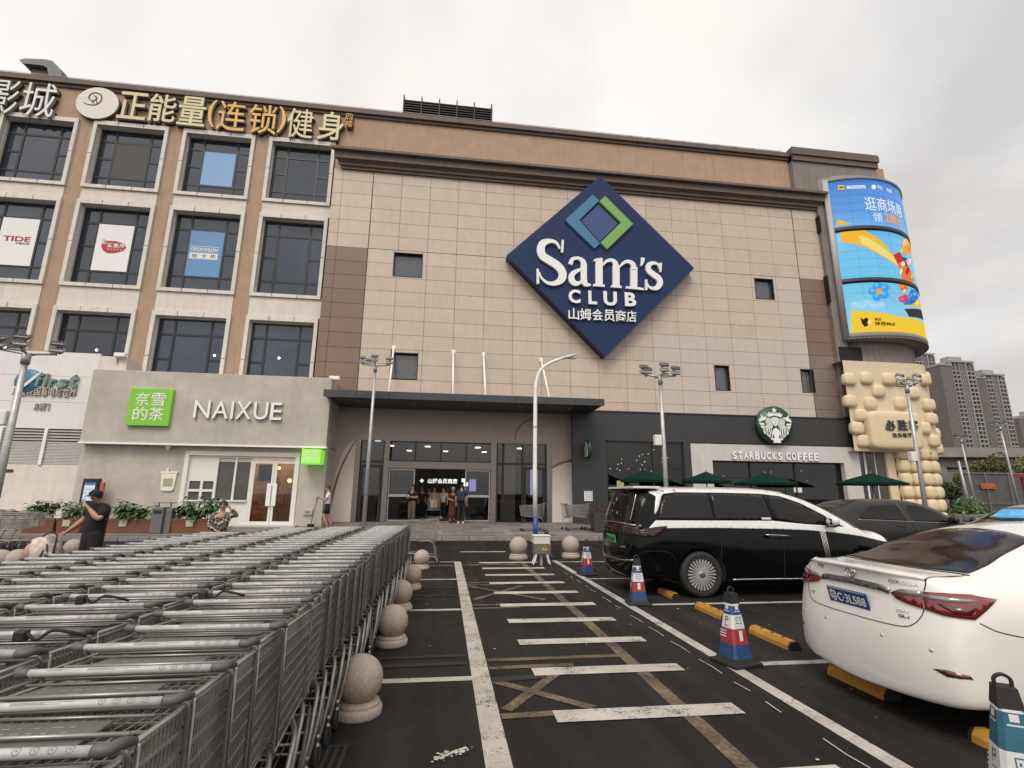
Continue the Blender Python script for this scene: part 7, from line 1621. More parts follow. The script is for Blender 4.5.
for sg in (-1, 1): vn.patch('rear_pillar', [(sg * .70, 1.20), (sg * .80, 1.20), (sg * .74, 1.70), (sg * .65, 1.72)], M_bpaint, 'tail', off=.008); vn.line('pillar_trim', [(sg * .69, 1.22), (sg * .66, 1.55), (sg * .62, 1.70)], .016, M_chr, 'tail', off=.010)
vn.patch('lamp_bar', [(-.93, 1.13), (-.6, 1.155), (.6, 1.155), (.93, 1.13), (.93, 1.0), (.6, 1.02), (-.6, 1.02), (-.93, 1.0)], MATS['smoked_lamp'], 'tail', off=.014); vn.line('bright_strip', [(-.93, 1.16), (-.5, 1.185), (0, 1.19), (.5, 1.185), (.93, 1.16)], .022, M_chr, 'tail', off=.016)
tail_text(vn, 'DENZA', .30, -.30, 1.07, 1.105, M_red, 'tail_lettering', .018)
vn.line('lower_trim', [(-.85, .60), (-.4, .565), (0, .56), (.4, .565), (.85, .60)], .026, M_chr, 'tail', off=.012); vn.line('lid_seam', [(-.82, .98), (-.80, .80), (-.6, .72), (0, .70), (.6, .72), (.80, .80), (.82, .98)], .008, M_cgap, 'tail')
hx = vn.bvh.ray_cast(Vector((-3, 0, .91)), Vector((1, 0, 0)))[0].x; plate(van, (hx - .016, 0, .90), .48, .14, R(-5), mat('plate_green', (.09, .36, .14), .4), M_gap2, '粤CD31708')
vn.patch('badge', [(-.62, .78), (-.42, .78), (-.42, .80), (-.62, .80)], M_chr, 'tail', off=.006)
vn.mirror(3.62, 1.20, M_spaint, M_black); vn.patch('windscreen', [(3.06, -.56), (3.4, -.60), (3.85, -.66), (4.18, -.68), (4.26, 0), (4.18, .68), (3.85, .66), (3.4, .60), (3.06, .56), (3.03, 0)], M_cglass, 'top', off=.004)
vn.patch('white_bonnet', [(4.30, -.72), (4.6, -.72), (5.0, -.62), (5.08, 0), (5.0, .62), (4.6, .72), (4.30, .72), (4.34, 0)], M_spaint, 'top', off=.006)

# ---------------------------------------------------------------- dark crossover beyond the van
def simple_car(name, x, y, rz, paint, lb, L=4.7, W=1.86, hr=1.63, coupe=1.0):
    o = empty(name, (x, y, 0), rz, lb, 'car'); Car.rc, Car.fc = .34, .5; k = L / 4.7
    c = Car(o, L, W, rear=[(.2, .15), (.5, .0), (.8, .03), (1.0, .10), (1.2, .22), (1.5, .45)], front=[(.2, L - .1), (.6, L), (.9, L - .12), (1.1, L - .4)], zb=[(0, .34), (.8, .24), (L - 1, .22), (L, .28)], belt=[(0, 1.06), (1, 1.08), (2.5 * k, 1.03), (3.4 * k, 1.0), (4.2 * k, .90), (L, .78)],
            roof=([(0, 1.15), (.35 * k, 1.25), (.75 * k, 1.42), (1.3 * k, hr - .05)] if coupe else [(0, 1.22), (.25 * k, 1.42), (.55 * k, hr - .14), (1.2 * k, hr - .03)]) + [(1.9 * k, hr), (2.5 * k, hr - .02), (2.95 * k, hr - .14), (3.4 * k, 1.24), (3.7 * k, 1.10), (4.3 * k, .98), (L, .84)],
            wb=[(0, .94), (.6, .985), (1.2, 1), (L - 1, 1), (L, .82)], wr=[(0, .72), (.6, .72), (1.5, .70), (2.6, .70), (3.3, .76), (3.9, .82), (L, .7)], wl=[(0, .9), (1, .96), (L - .9, .96), (L, .8)], paint=paint, wheels=[(.95, .36), (L - .92, .36)], ns=34)
    c.wheel(.95, .36, spokes=12, rim_mat=M_steel); c.wheel(L - .92, .36, spokes=12, rim_mat=M_steel)
    for sg in (-1, 1):
        c.patch('side_window', [(.78 * k, 1.16), (1.05 * k, 1.36), (1.35 * k, hr - .16), (2.05 * k, hr - .13), (2.12 * k, 1.09), (1.0 * k, 1.13)], M_cglass, 'side', sg); c.patch('side_window', [(2.2 * k, hr - .13), (2.6 * k, hr - .17), (2.95 * k, hr - .30), (3.35 * k, 1.10), (3.3 * k, 1.05), (2.26 * k, 1.085)], M_cglass, 'side', sg)
        for xx in (2.16 * k, 3.3 * k): c.line('shut_line', [(xx, .32), (xx + .05, .7), (xx, 1.04)], .010, M_cgap, 'side', sg)
        c.line('waist_trim', [(.8 * k, 1.13), (2.0 * k, 1.085), (3.3 * k, 1.04)], .016, M_steel, 'side', sg, off=.006); c.patch('door_handle', [(1.75 * k, .95), (1.97 * k, .95), (1.97 * k, .98), (1.75 * k, .98)], paint, 'side', sg, off=.03); c.patch('door_handle', [(2.85 * k, .92), (3.07 * k, .92), (3.07 * k, .95), (2.85 * k, .95)], paint, 'side', sg, off=.03)
        c.patch('tail_lamp', [(sg * .5, 1.0), (sg * .84, 1.0), (sg * .84, .9), (sg * .55, .92)], M_red, 'tail', off=.01); c.patch('headlight', [(L - .5, .80), (L - .22, .76), (L - .25, .70), (L - .55, .74)], M_clear, 'side', sg, off=.008)
    c.patch('rear_window', [(.42 * k, -.5), (1.1 * k, -.46), (1.1 * k, .46), (.42 * k, .5)], M_cglass, 'top', off=.004); c.patch('windscreen', [(2.82 * k, -.50), (3.45 * k, -.60), (3.55 * k, 0), (3.45 * k, .60), (2.82 * k, .50), (2.78 * k, 0)], M_cglass, 'top', off=.004)
    c.mirror(3.15 * k, 1.07, paint, M_black); plate(o, (-.01, 0, .72), .44, .14, R(-4), mat('plate_blue', 0), M_lwhite, '粤C·26K91'); return o, c
M_dgrey = mat('dark_grey_paint', (.020, .019, .018), .25, spec=.3); M_wpale = mat('pearl_paint', (.50, .48, .45), .25, coat=.7)
simple_car('dark_crossover', 9.9, 13.2, 0, M_dgrey, 'dark grey crossover parked beyond the van, only its window band and roof showing', hr=1.68, L=5.3, coupe=0)
o_, c_ = simple_car('dark_hatchback', 17.4, 11.3, R(180), mat('blue_black_paint', (.018, .022, .03), .2, coat=.8), 'dark car at the right edge with a bright sky blue reflection painted on its windscreen', hr=1.60)
M_painted_refl = mat('painted_reflection_blue', (.10, .38, .68), .4, var=.5, scale=4)  # blue reflection of the LED screen, painted as a patch on the windscreen
c_.patch('painted_reflection', [(2.98, -.42), (3.36, -.46), (3.42, 0), (3.36, .46), (2.98, .42)], M_painted_refl, 'top', off=.007)
# ================================================================ people
M_skin = mat('skin', (.40, .235, .155), .55); M_hair = mat('black_hair', (.012, .010, .009), .5)
CL = lambda n, c, **k: mat('cloth_' + n, c, .9, **k)
def limb_chain(nodes, edges, pts, rads, start):
    prev = start
    for p, r_ in zip(pts, rads): nodes.append((Vector(p), r_)); edges.append((prev, len(nodes) - 1)); prev = len(nodes) - 1
    return prev
def hand(nodes, edges, wrist_i, wrist, dirv, side, s, curl=.5):
    d = Vector(dirv).normalized(); sd_ = d.cross(Vector((0, 1, .2))).normalized() if abs(d.y) < .9 else Vector((1, 0, 0)); pn = d.cross(sd_).normalized()
    palm = Vector(wrist) + d * .055 * s; nodes.append((palm, (.030 * s, .017 * s))); pi = len(nodes) - 1; edges.append((wrist_i, pi))
    for k, ln in enumerate((.070, .082, .076, .060)):
        o_ = sd_ * (.024 - .016 * k) * s; a = palm + d * .034 * s + o_; b = a + d * ln * .45 * s + pn * curl * .012 * s; c = b + (d * (1 - curl * .6) + pn * curl).normalized() * ln * .5 * s
        limb_chain(nodes, edges, (a, b, c), (.0088 * s, .0082 * s, .0068 * s), pi)
    a = palm + sd_ * .030 * s * side; b = a + (d * .7 + sd_ * side * .6 + pn * .3).normalized() * .040 * s; limb_chain(nodes, edges, (a, b), (.010 * s, .008 * s), pi)
def person(loc, rz, h, lb, shirt, legs, J=None, sleeve='short', lower='trousers', hair='short', hair_m=None, cap=None, extra=None, grp=None, look=(0, 0), shirt_len=.0, build=1.0, fingers=True, shoe=None):
    """figure facing -Y in its own frame, joints in metres for a 1.70 m adult, +x its left side"""
    k = h / 1.70; o = empty('person', loc, rz, lb, 'person', grp)
    P = dict(pelvis=(0, 0, .93), waist=(0, 0, 1.06), chest=(0, .0, 1.24), neck=(0, .01, 1.41), head=(0, -.015, 1.52),
             shL=(.18, .01, 1.37), elL=(.235, .03, 1.10), wrL=(.24, -.05, .86), shR=(-.18, .01, 1.37), elR=(-.235, .03, 1.10), wrR=(-.24, -.05, .86),
             hiL=(.085, 0, .90), knL=(.095, -.02, .48), anL=(.10, .02, .085), toL=(.11, -.13, .03), hiR=(-.085, 0, .90), knR=(-.095, -.02, .48), anR=(-.10, .02, .085), toR=(-.11, -.13, .03))
    P.update(J or {}); P = {a: Vector(b) * k for a, b in P.items()}; b_ = build * k
    nodes, edges = [], []
    def nd(p, r_): nodes.append((Vector(p), r_)); return len(nodes) - 1
    pe = nd(P['pelvis'], (.115 * b_, .085 * b_)); wa = nd(P['waist'], (.105 * b_, .08 * b_)); ch = nd(P['chest'], (.15 * b_, .105 * b_)); ne = nd(P['neck'], .058 * k); n2 = nd(P['neck'].lerp(P['head'], .55), .056 * k)
    edges += [(pe, wa), (wa, ch), (ch, ne), (ne, n2)]
    hd = P['head']; up = (hd - P['neck']).normalized()
    a = nd(hd + up * .03 * k, (.078 * k, .088 * k)); b = nd(hd + up * .105 * k, (.070 * k, .085 * k)); c = nd(hd + up * .155 * k, (.045 * k, .055 * k)); edges += [(n2, a), (a, b), (b, c)]
    for S, sg in (('L', 1), ('R', -1)):
        s_ = nd(P['sh' + S], .058 * b_); e = nd(P['el' + S], .043 * b_); mid = nd(P['el' + S].lerp(P['wr' + S], .35), .042 * b_); w_ = nd(P['wr' + S], .027 * k); edges += [(ch, s_), (s_, e), (e, mid), (mid, w_)]
        d = P['wr' + S] - P['el' + S]
        if fingers: hand(nodes, edges, w_, P['wr' + S], d, sg, k)
        else: q = nd(P['wr' + S] + d.normalized() * .09 * k, (.026 * k, .018 * k)); edges.append((w_, q))
        hp = nd(P['hi' + S], .076 * b_); kn = nd(P['kn' + S], .058 * b_); cf = nd(P['kn' + S].lerp(P['an' + S], .35), .056 * b_); an = nd(P['an' + S], .036 * k); to = nd(P['to' + S], (.036 * k, .022 * k)); edges += [(pe, hp), (hp, kn), (kn, cf), (cf, an), (an, to)]
    me = skin_mesh(nodes, edges, 0, 1); me.materials.append(M_skin); link('body', me, o)
    # face: brow, nose, eyes, mouth, ears
    fw = Vector((0, -1, 0)); fc = MB(); q = hd + up * .055 * k
    fc.tube([q + Vector((0, -.078, .012)) * k, q + Vector((0, -.095, -.012)) * k, q + Vector((0, -.088, -.022)) * k], [.008 * k, .013 * k, .010 * k], 6)
    for sg in (1, -1): fc.ball(q + Vector((sg * .079, .0, .0)) * k, .012 * k, .02 * k, .03 * k, 8, 6)
    fc.build('nose_and_ears', M_skin, o)
    ey = MB()
    for sg in (1, -1): ey.ball(q + Vector((sg * .030, -.079, .016)) * k, .013 * k, .006 * k, .006 * k, 8, 5); ey.box(*[v for pr in zip((q + Vector((sg * .03 - .018, -.088, .030)) * k), (q + Vector((sg * .03 + .018, -.080, .036)) * k)) for v in pr])
    ey.build('eyes_and_brows', M_hair, o); mo = MB(); mo.ball(q + Vector((0, -.079, -.045)) * k, .022 * k, .007 * k, .006 * k, 8, 5); mo.build('mouth', mat('lips', (.26, .09, .075), .5), o)
    # hair
    hm = hair_m or M_hair; ht = MB(); hc = hd + up * .095 * k
    def shell(mb, cx, r3, zcut, back, n=18, m_=12):
        vs = []
        for i in range(m_ + 1):
            th = math.pi / 2 * 1.25 * i / m_
            for j in range(n):
                ph = 2 * math.pi * j / n; fr = max(0, -math.sin(ph)); t2 = th * (1 - .42 * fr) if not back else th * (1 - .42 * fr) * (1 + back * max(0, math.sin(ph)))
                vs.append(cx + Vector((math.sin(t2) * math.cos(ph) * r3[0], math.sin(t2) * math.sin(ph) * r3[1], math.cos(t2) * r3[2])))
        fs = [(i * n + j, i * n + (j + 1) % n, (i + 1) * n + (j + 1) % n, (i + 1) * n + j) for i in range(m_) for j in range(n)]; mb.add(vs, fs, True)
    shell(ht, hc + Vector((0, .006, -.012)) * k, (.092 * k, .108 * k, .098 * k), 0, .15)
    if hair == 'long': ht.tube(spline([tuple(hc + Vector((0, .06, .03)) * k), tuple(hc + Vector((0, .10, -.06)) * k), tuple(hc + Vector((0, .105, -.2)) * k), tuple(hc + Vector((0, .10, -.32)) * k)], 4), [.06 * k] * 4 + [.075 * k] * 4 + [.07 * k] * 4 + [.03 * k], 10); [ht.tube([hc + Vector((sg * .07, .0, .03)) * k, hc + Vector((sg * .085, .02, -.1)) * k, hc + Vector((sg * .09, .0, -.24)) * k], [.03 * k, .032 * k, .018 * k], 7) for sg in (1, -1)]
    if hair == 'bun': ht.ball(hc + Vector((0, .11, .01)) * k, .045 * k, .045 * k, .045 * k, 12, 8)
    if hair == 'pony': ht.tube(spline([tuple(hc + Vector((0, .10, .0)) * k), tuple(hc + Vector((0, .15, -.06)) * k), tuple(hc + Vector((0, .13, -.2)) * k)], 4), [.03 * k] * 4 + [.028 * k] * 4 + [.012 * k], 8)
    if hair != 'none': ht.build('hair', hm, o)
    if cap:
        t = MB(); shell(t, hc + Vector((0, .002, .008)) * k, (.099 * k, .114 * k, .102 * k), 0, 0); t.lathe([(.012 * k, .0), (.012 * k, .01 * k), (0, .012 * k)], 8, hc + Vector((0, .002, .106)) * k)
        vs = []; n = 10
        for j in range(n + 1):
            a = -math.pi * j / n
            for rr in (.92, 1.62): vs.append(hc + Vector((math.cos(a) * .098 * (1 if rr < 1 else .92), math.sin(a) * .108 * rr, .015 - .03 * (rr > 1))) * k)
        t.add(vs, [(2 * j, 2 * j + 1, 2 * j + 3, 2 * j + 2) for j in range(n)], True); t.build('cap', cap, o)
    # shirt over the torso and upper arms
    ns, es = [], []
    def n_(p, r_): ns.append((Vector(p), r_)); return len(ns) - 1
    hem = P['pelvis'] + Vector((0, 0, -.09 - shirt_len)) * k
    p0 = n_(hem, (.168 * b_, .130 * b_)); p1 = n_(P['waist'], (.150 * b_, .12 * b_)); p2 = n_(P['chest'], (.172 * b_, .125 * b_)); p3 = n_(P['neck'] + Vector((0, 0, -.035)) * k, .075 * k); es += [(p0, p1), (p1, p2), (p2, p3)]
    for S in 'LR':
        s_ = n_(P['sh' + S], .074 * b_); en = P['sh' + S].lerp(P['el' + S], .80 if sleeve == 'short' else 1.0); e = n_(en, (.066 if sleeve == 'short' else .056) * b_); es += [(p2, s_), (s_, e)]
        if sleeve == 'long': w_ = n_(P['el' + S].lerp(P['wr' + S], .95), .042 * b_); es.append((e, w_))
    me = skin_mesh(ns, es, 0, 1); me.materials.append(shirt); link('shirt', me, o)
    # lower garment
    if lower in ('trousers', 'shorts'):
        ns, es = [], []; p0 = n_(P['pelvis'] + Vector((0, 0, .13)) * k, (.135 * b_, .105 * b_)); p1 = n_(P['pelvis'] + Vector((0, 0, -.03)) * k, (.15 * b_, .118 * b_)); es.append((p0, p1))
        for S in 'LR':
            hp = n_(P['hi' + S] + Vector((0, 0, -.06)) * k, .102 * b_); es.append((p1, hp))
            if lower == 'shorts': kn = n_(P['hi' + S].lerp(P['kn' + S], .88), .092 * b_); es.append((hp, kn))
            else: kn = n_(P['kn' + S], .074 * b_); an = n_(P['kn' + S].lerp(P['an' + S], .92), .060 * b_); es += [(hp, kn), (kn, an)]
        me = skin_mesh(ns, es, 0, 1); me.materials.append(legs); link(lower, me, o)
    else:
        t = MB(); c = P['pelvis']; t.lathe([(.125 * k, .10 * k), (.15 * k, .02 * k), (.175 * k, -.2 * k), (.20 * k, -.45 * k), (.225 * k, -.66 * k), (.20 * k, -.655 * k)], 20, c); t.build('skirt', legs, o)
    for S in 'LR':
        t = MB(); A, T = P['an' + S], P['to' + S]; d = (T - A); d.z = 0; d.normalize(); t.tube([A + Vector((0, 0, -.03)) * k - d * .055 * k, A + Vector((0, 0, -.035)) * k, A.lerp(T, .6) + Vector((0, 0, -.0)) * k, T + d * .03 * k], [.034 * k, .047 * k, .043 * k, .026 * k], 10); t.build('shoe', shoe or M_black, o)
    if extra: extra(o, P, k)
    return o
def phone_extra(S, pos=None):
    def f(o, P, k):
        e, w_ = P['el' + S], P['wr' + S]; p = w_ + (w_ - e).normalized() * .10 * k; t = MB(); t.bbox(-.038, .038, -.005, .005, -.075, .075, .004); Mx = Matrix.Rotation(R(20), 3, 'X'); t.v = [p + Vector((0, -.02, .02)) + Mx @ v for v in t.v]; t.build('phone', mat('phone_white', (.6, .6, .6), .3), o)
    return f
BLK, NVY = CL('black', (.009, .009, .010)), CL('navy', (.018, .028, .06))
# the man in black with cap, phone and trolley
p = atY(96, 520, 10.5)
person((p.x, 10.5, 0), R(-22), 1.70, 'man in black shirt and cap holding a phone up, other hand on a trolley', CL('black_tee', (.006, .006, .008)), BLK,
       J=dict(elL=(.24, -.13, 1.14), wrL=(.06, -.22, 1.36), elR=(-.30, .02, 1.14), wrR=(-.50, -.10, .93), head=(.01, -.05, 1.50)), cap=CL('cap', (.007, .007, .008)), build=1.38, extra=phone_extra('L'), shirt_len=.06)
tx, ty = atY(50, 545, 10.3).x, 10.2
o = thing_at('bagged_trolley', (tx, ty, 0), 'folding trolley with black handle carrying a white and pink bag beside the man in black', 'trolley')
t = MB(); vs0 = MB(); vs0.ball((0, 0, 0), 1, 1, 1, 24, 16); rb = random.Random(8)
t.add([(tx - .0 + math.copysign(abs(v.x) ** .7, v.x) * (.235 - .05 * v.z) + .02 * math.sin(9 * v.z + 5 * v.y), ty + math.copysign(abs(v.y) ** .7, v.y) * .20 + .018 * math.sin(8 * v.x + 4 * v.z), .62 + v.z * .27 + .02 * math.sin(7 * v.x)) for v in vs0.v], vs0.f, True)
bm_ = mat('bag_print', (.50, .41, .36), .5, var=.5, scale=9, dirt=.6); part(t, 'bag', bm_, o)
t = MB(); t.ball((tx - .15, ty - .08, .58), .105, .135, .20, 14, 10); part(t, 'pink_flap', mat('bag_pink', (.42, .20, .18), .55, var=.3, scale=8), o)
t = MB(); t.tube([(tx + .22, ty - .12, .28), (tx + .22, ty - .10, .90), (tx + .12, ty - .10, .97), (tx + .02, ty - .12, .90), (tx + .05, ty - .14, .60)], .014, 7); t.tube([(tx + .12, ty - .16, .76), (tx + .02, ty - .22, .30)], .018, 6); t.tube([(tx + .12, ty - .16, .76), (tx + .24, ty - .20, .30)], .018, 6); t.box(tx - .32, tx + .26, ty - .18, ty + .18, .27, .30); part(t, 'frame', M_black, o)
for sx in (-.26, .2):
    for sy in (-.2, .2): part(MB().lathe([(0, -.02), (.07, -.02), (.075, 0), (.07, .02), (0, .02)], 18, (tx + sx, ty + sy, .075), axis='y'), 'wheel', M_rubber, o); part(MB().box(tx + sx - .012, tx + sx + .012, ty + sy * .88 - .012, ty + sy * .88 + .012, .07, .27), 'fork', M_steel, o)
# woman in plaid beyond the carts
def plaid():
    m = bpy.data.materials.new('plaid_cloth'); m.use_nodes = True; MATS['plaid_cloth'] = m; nt = m.node_tree; b = nt.nodes['Principled BSDF']; N = nt.nodes.new; L = nt.links.new
    tc = N('ShaderNodeTexCoord'); c = N('ShaderNodeMapping'); c.inputs['Rotation'].default_value = (0, .5, .5); L(tc.outputs['Object'], c.inputs['Vector']); k = N('ShaderNodeTexChecker'); k.inputs['Scale'].default_value = 19; k.inputs['Color1'].default_value = (.36, .33, .30, 1); k.inputs['Color2'].default_value = (.05, .045, .045, 1); L(c.outputs['Vector'], k.inputs['Vector'])
    k2 = N('ShaderNodeTexChecker'); k2.inputs['Scale'].default_value = 9.5; k2.inputs['Color1'].default_value = (1, 1, 1, 1); k2.inputs['Color2'].default_value = (.45, .44, .43, 1); L(c.outputs['Vector'], k2.inputs['Vector'])
    x = N('ShaderNodeMix'); x.data_type = 'RGBA'; x.blend_type = 'MULTIPLY'; x.inputs['Factor'].default_value = 1; L(k.outputs['Color'], x.inputs['A']); L(k2.outputs['Color'], x.inputs['B']); L(x.outputs['Result'], b.inputs['Base Color']); b.inputs['Roughness'].default_value = .9; return m
p = atY(222, 515, 11.6)
person((p.x, 11.6, 0), R(20), 1.50, 'woman in a grey plaid shirt raising one hand to her head beyond the carts', plaid(), BLK, J=dict(elL=(.34, -.02, 1.33), wrL=(.15, -.03, 1.52), elR=(-.24, -.06, 1.10), wrR=(-.10, -.16, 1.02)), hair='bun', sleeve='long', build=1.1)
# man in white by the tea shop corner
p = atY(327, 510, 22.0)
person((p.x, 22.0, pave_z(22)), R(-75), 1.72, 'man in white shirt and black shorts looking at his phone by the concrete shop corner', CL('white', (.62, .61, .62)), BLK, J=dict(elL=(.22, -.08, 1.10), wrL=(.08, -.28, 1.20), elR=(-.22, -.08, 1.10), wrR=(-.06, -.28, 1.18), knL=(.09, -.12, .50), anL=(.10, .05, .09), toL=(.10, -.10, .03), knR=(-.09, .05, .48), anR=(-.1, .22, .12), toR=(-.1, .1, .03)), lower='shorts', extra=phone_extra('L'), fingers=True)
# people at the doors
def door_person(px, Y, h, rz, lb, shirt, legs, **k):
    p = atY(px, 515, Y); z = pave_z(Y) if Y < YB - .2 else .405; return person((p.x, Y, z), R(rz), h, lb, shirt, legs, fingers=k.pop('fingers', False), **k)
PH = dict(elL=(.23, -.04, 1.10), wrL=(.06, -.24, 1.14), elR=(-.23, -.04, 1.10), wrR=(-.06, -.24, 1.12))
PU = dict(elL=(.21, -.10, 1.12), wrL=(.17, -.36, 1.06), elR=(-.21, -.10, 1.12), wrR=(-.17, -.36, 1.06))
door_person(411.5, 24.1, 1.74, -28, 'man in black shirt and khaki trousers looking at his phone left of the open doors', BLK, CL('khaki', (.11, .085, .065)), J=PH, extra=phone_extra('L'), build=1.15, fingers=True)
door_person(421, 26.6, 1.70, 40, 'figure in dark clothes just inside the doors left of the cart woman', CL('darkred', (.035, .016, .014)), BLK)
door_person(433.5, 25.9, 1.64, 0, 'woman with long hair pushing a cart out through the doors', CL('beige', (.33, .27, .24)), BLK, J=PU, hair='long')
door_person(443, 25.6, 1.62, -30, 'woman in pale top and black trousers coming out of the doors', CL('pale', (.42, .38, .36)), BLK, hair='pony')
door_person(452, 24.4, 1.60, 35, 'woman in a pale hat and long dark red dress at the doors', CL('red_print', (.095, .022, .018), var=.5, scale=18), CL('red_print', 0), lower='skirt', hair='long', cap=CL('straw_hat', (.42, .34, .29)), J=dict(elR=(-.24, -.05, 1.1), wrR=(-.14, -.22, 1.08)))
def backpack(o, P, k):
    t = MB(); t.bbox(-.16 * k, .16 * k, .11 * k, .27 * k, .98 * k, 1.40 * k, .05 * k); t.build('backpack', CL('pack', (.02, .035, .05)), o)
    t = MB()
    for sg in (1, -1): t.tube(spline([(sg * .11 * k, .16 * k, 1.38 * k), (sg * .12 * k, 0, 1.47 * k), (sg * .12 * k, -.13 * k, 1.33 * k), (sg * .13 * k, 0.0, 1.05 * k)], 4), .018 * k, 5)
    t.build('backpack_strap', CL('pack', 0), o)
door_person(461, 23.75, 1.78, 172, 'man in navy shirt with backpack walking in through the doors, back to the viewer', NVY, CL('black2', (.01, .01, .011)), extra=backpack, build=1.1, fingers=True, shoe=mat('white_shoe', (.6, .58, .55), .6))
door_person(428, 28.6, 1.66, 0, 'shadowy shopper deep inside the hall left of the cart woman', CL('grey', (.06, .055, .055)), BLK)
door_person(447, 29.2, 1.68, 20, 'shadowy shopper deep inside the hall right of the cart woman', CL('dusk', (.05, .05, .065)), BLK)
p = atY(433.5, 515, 25.3); put_cart(p.x, 25.3, R(180), 'cart loaded with shopping pushed out by the long haired woman', 'carts in use', .405)
o = thing_at('shopping_load', (p.x, 24.9, .97), 'cream and orange packages piled in the cart at the doors', 'groceries'); t = MB(); t.bbox(p.x - .17, p.x + .02, 24.60, 24.85, 1.05, 1.42, .02); part(t, 'carton', mat('carton', (.42, .33, .24), .7), o); t = MB(); t.bbox(p.x + .03, p.x + .18, 24.58, 24.85, 1.05, 1.38, .02); part(t, 'packet', mat('packet', (.45, .22, .08), .6), o)
p = atY(970, 515, 30); person((p.x, 30, 0), R(30), 1.72, 'distant person in white shirt sitting among the scooters near the right edge', CL('white', 0), BLK, fingers=False)
# ================================================================ beyond the car park, right
def leafy(mb, c, r3, n, size, rnd, gaps=.0):
    for _ in range(n):
        while True:
            q = Vector((rnd.uniform(-1, 1), rnd.uniform(-1, 1), rnd.uniform(-1, 1)))
            if q.length < 1: break
        q = q.normalized() * (q.length ** .4); p = Vector(c) + Vector((q.x * r3[0], q.y * r3[1], q.z * r3[2])); s = size * rnd.uniform(.6, 1.4)
        a = Vector((rnd.gauss(0, 1), rnd.gauss(0, 1), rnd.gauss(0, 1))).normalized(); b = a.orthogonal().normalized(); c2 = a.cross(b); mb.add([p - b * s, p - c2 * s * .5, p + b * s, p + c2 * s * .5], [(0, 1, 2, 3)], False)
def tree(x, y, h, r_, lb, seed, lm=None, grp='trees in front of the flyover'):
    o = thing_at('street_tree', (x, y, 0), lb, 'tree', grp); rn = random.Random(seed); t = MB()
    t.tube([(x, y, 0), (x + rn.uniform(-.1, .1), y, h * .3), (x + rn.uniform(-.2, .2), y, h * .55)], [.16, .12, .08], 8)
    for k in range(5): a = rn.uniform(0, 6.28); t.tube([(x, y, h * .38), (x + math.cos(a) * r_ * .4, y + math.sin(a) * r_ * .4, h * .62), (x + math.cos(a) * r_ * .7, y + math.sin(a) * r_ * .7, h * .8)], [.06, .04, .02], 5)
    part(t, 'trunk', M_stem, o); cr = MB()
    for k in range(11):
        a = rn.uniform(0, 6.28); d = rn.uniform(.15, .75) * r_; zc = h * rn.uniform(.55, .88); leafy(cr, (x + math.cos(a) * d, y + math.sin(a) * d, zc), (r_ * rn.uniform(.28, .5),) * 2 + (h * rn.uniform(.10, .17),), 330, .13, rn)
    part(cr, 'crown', lm or M_leafo, o)
for px, Y, h, r_, lb, sd in ((981, 47, 6.2, 2.9, 'olive green tree in front of the flyover, left of the nearest mast', 1), (1017, 44, 6.3, 2.8, 'olive green tree at the right edge in front of the flyover', 2), (950, 52, 4.0, 2.0, 'small dark tree beside the loaf covered corner', 5), (1042, 43, 6.3, 2.8, 'olive tree cut by the right picture edge', 7)):
    p = atY(px, 500, Y); tree(p.x, Y, h, r_, lb, sd, M_leafd if sd == 5 else None)
# low hedge and shrubs on the car park edge
def shrub(px, Y, w_, h, lb, sd, m_=None):
    p = atY(px, 510, Y); o = thing_at('shrub', (p.x, Y, 0), lb, 'shrub', 'shrubs on the car park edge'); rn = random.Random(sd); t = MB()
    for k in range(7): leafy(t, (p.x + rn.uniform(-w_, w_) * .5, Y + rn.uniform(-.4, .4), h * rn.uniform(.35, .75)), (w_ * .35, .5, h * .3), 130, .09, rn)
    part(t, 'foliage', m_ or M_leaf, o); s_ = MB(); [s_.tube([(p.x + rn.uniform(-w_, w_) * .3, Y, 0), (p.x + rn.uniform(-w_, w_) * .4, Y, h * .6)], .02, 5) for k in range(5)]; part(s_, 'stems', M_stem, o)
for px, w_, h, lb, sd in ((957, 1.6, 1.5, 'leafy green shrub nearest the restaurant corner', 1), (966, 1.5, 1.75, 'tallest leafy green shrub, left of the plain pole foot', 2), (975, 1.3, 1.35, 'leafy green shrub between the distant mast feet', 3)): shrub(px, 25, w_, h, lb, sd)
a, b = atY(952, 510, 22.5), atY(1040, 510, 22.5); o = thing_at('stone_wall', ((a.x + b.x) / 2, 22.5, 0), 'low rough grey wall along the car park edge under the shrubs', 'wall'); t = MB(); rn = random.Random(4); x = a.x
while x < b.x:
    w_ = rn.uniform(.3, .6)
    for z in (0, .32, .64): t.bbox(x, x + w_ - .02, 22.3 + rn.uniform(-.04, .04), 22.8, z, z + .30 + rn.uniform(-.02, .05), .05)
    x += w_
part(t, 'stones', mat('rough_stone', (.13, .115, .10), .9, var=.3, scale=6, island=.25), o)
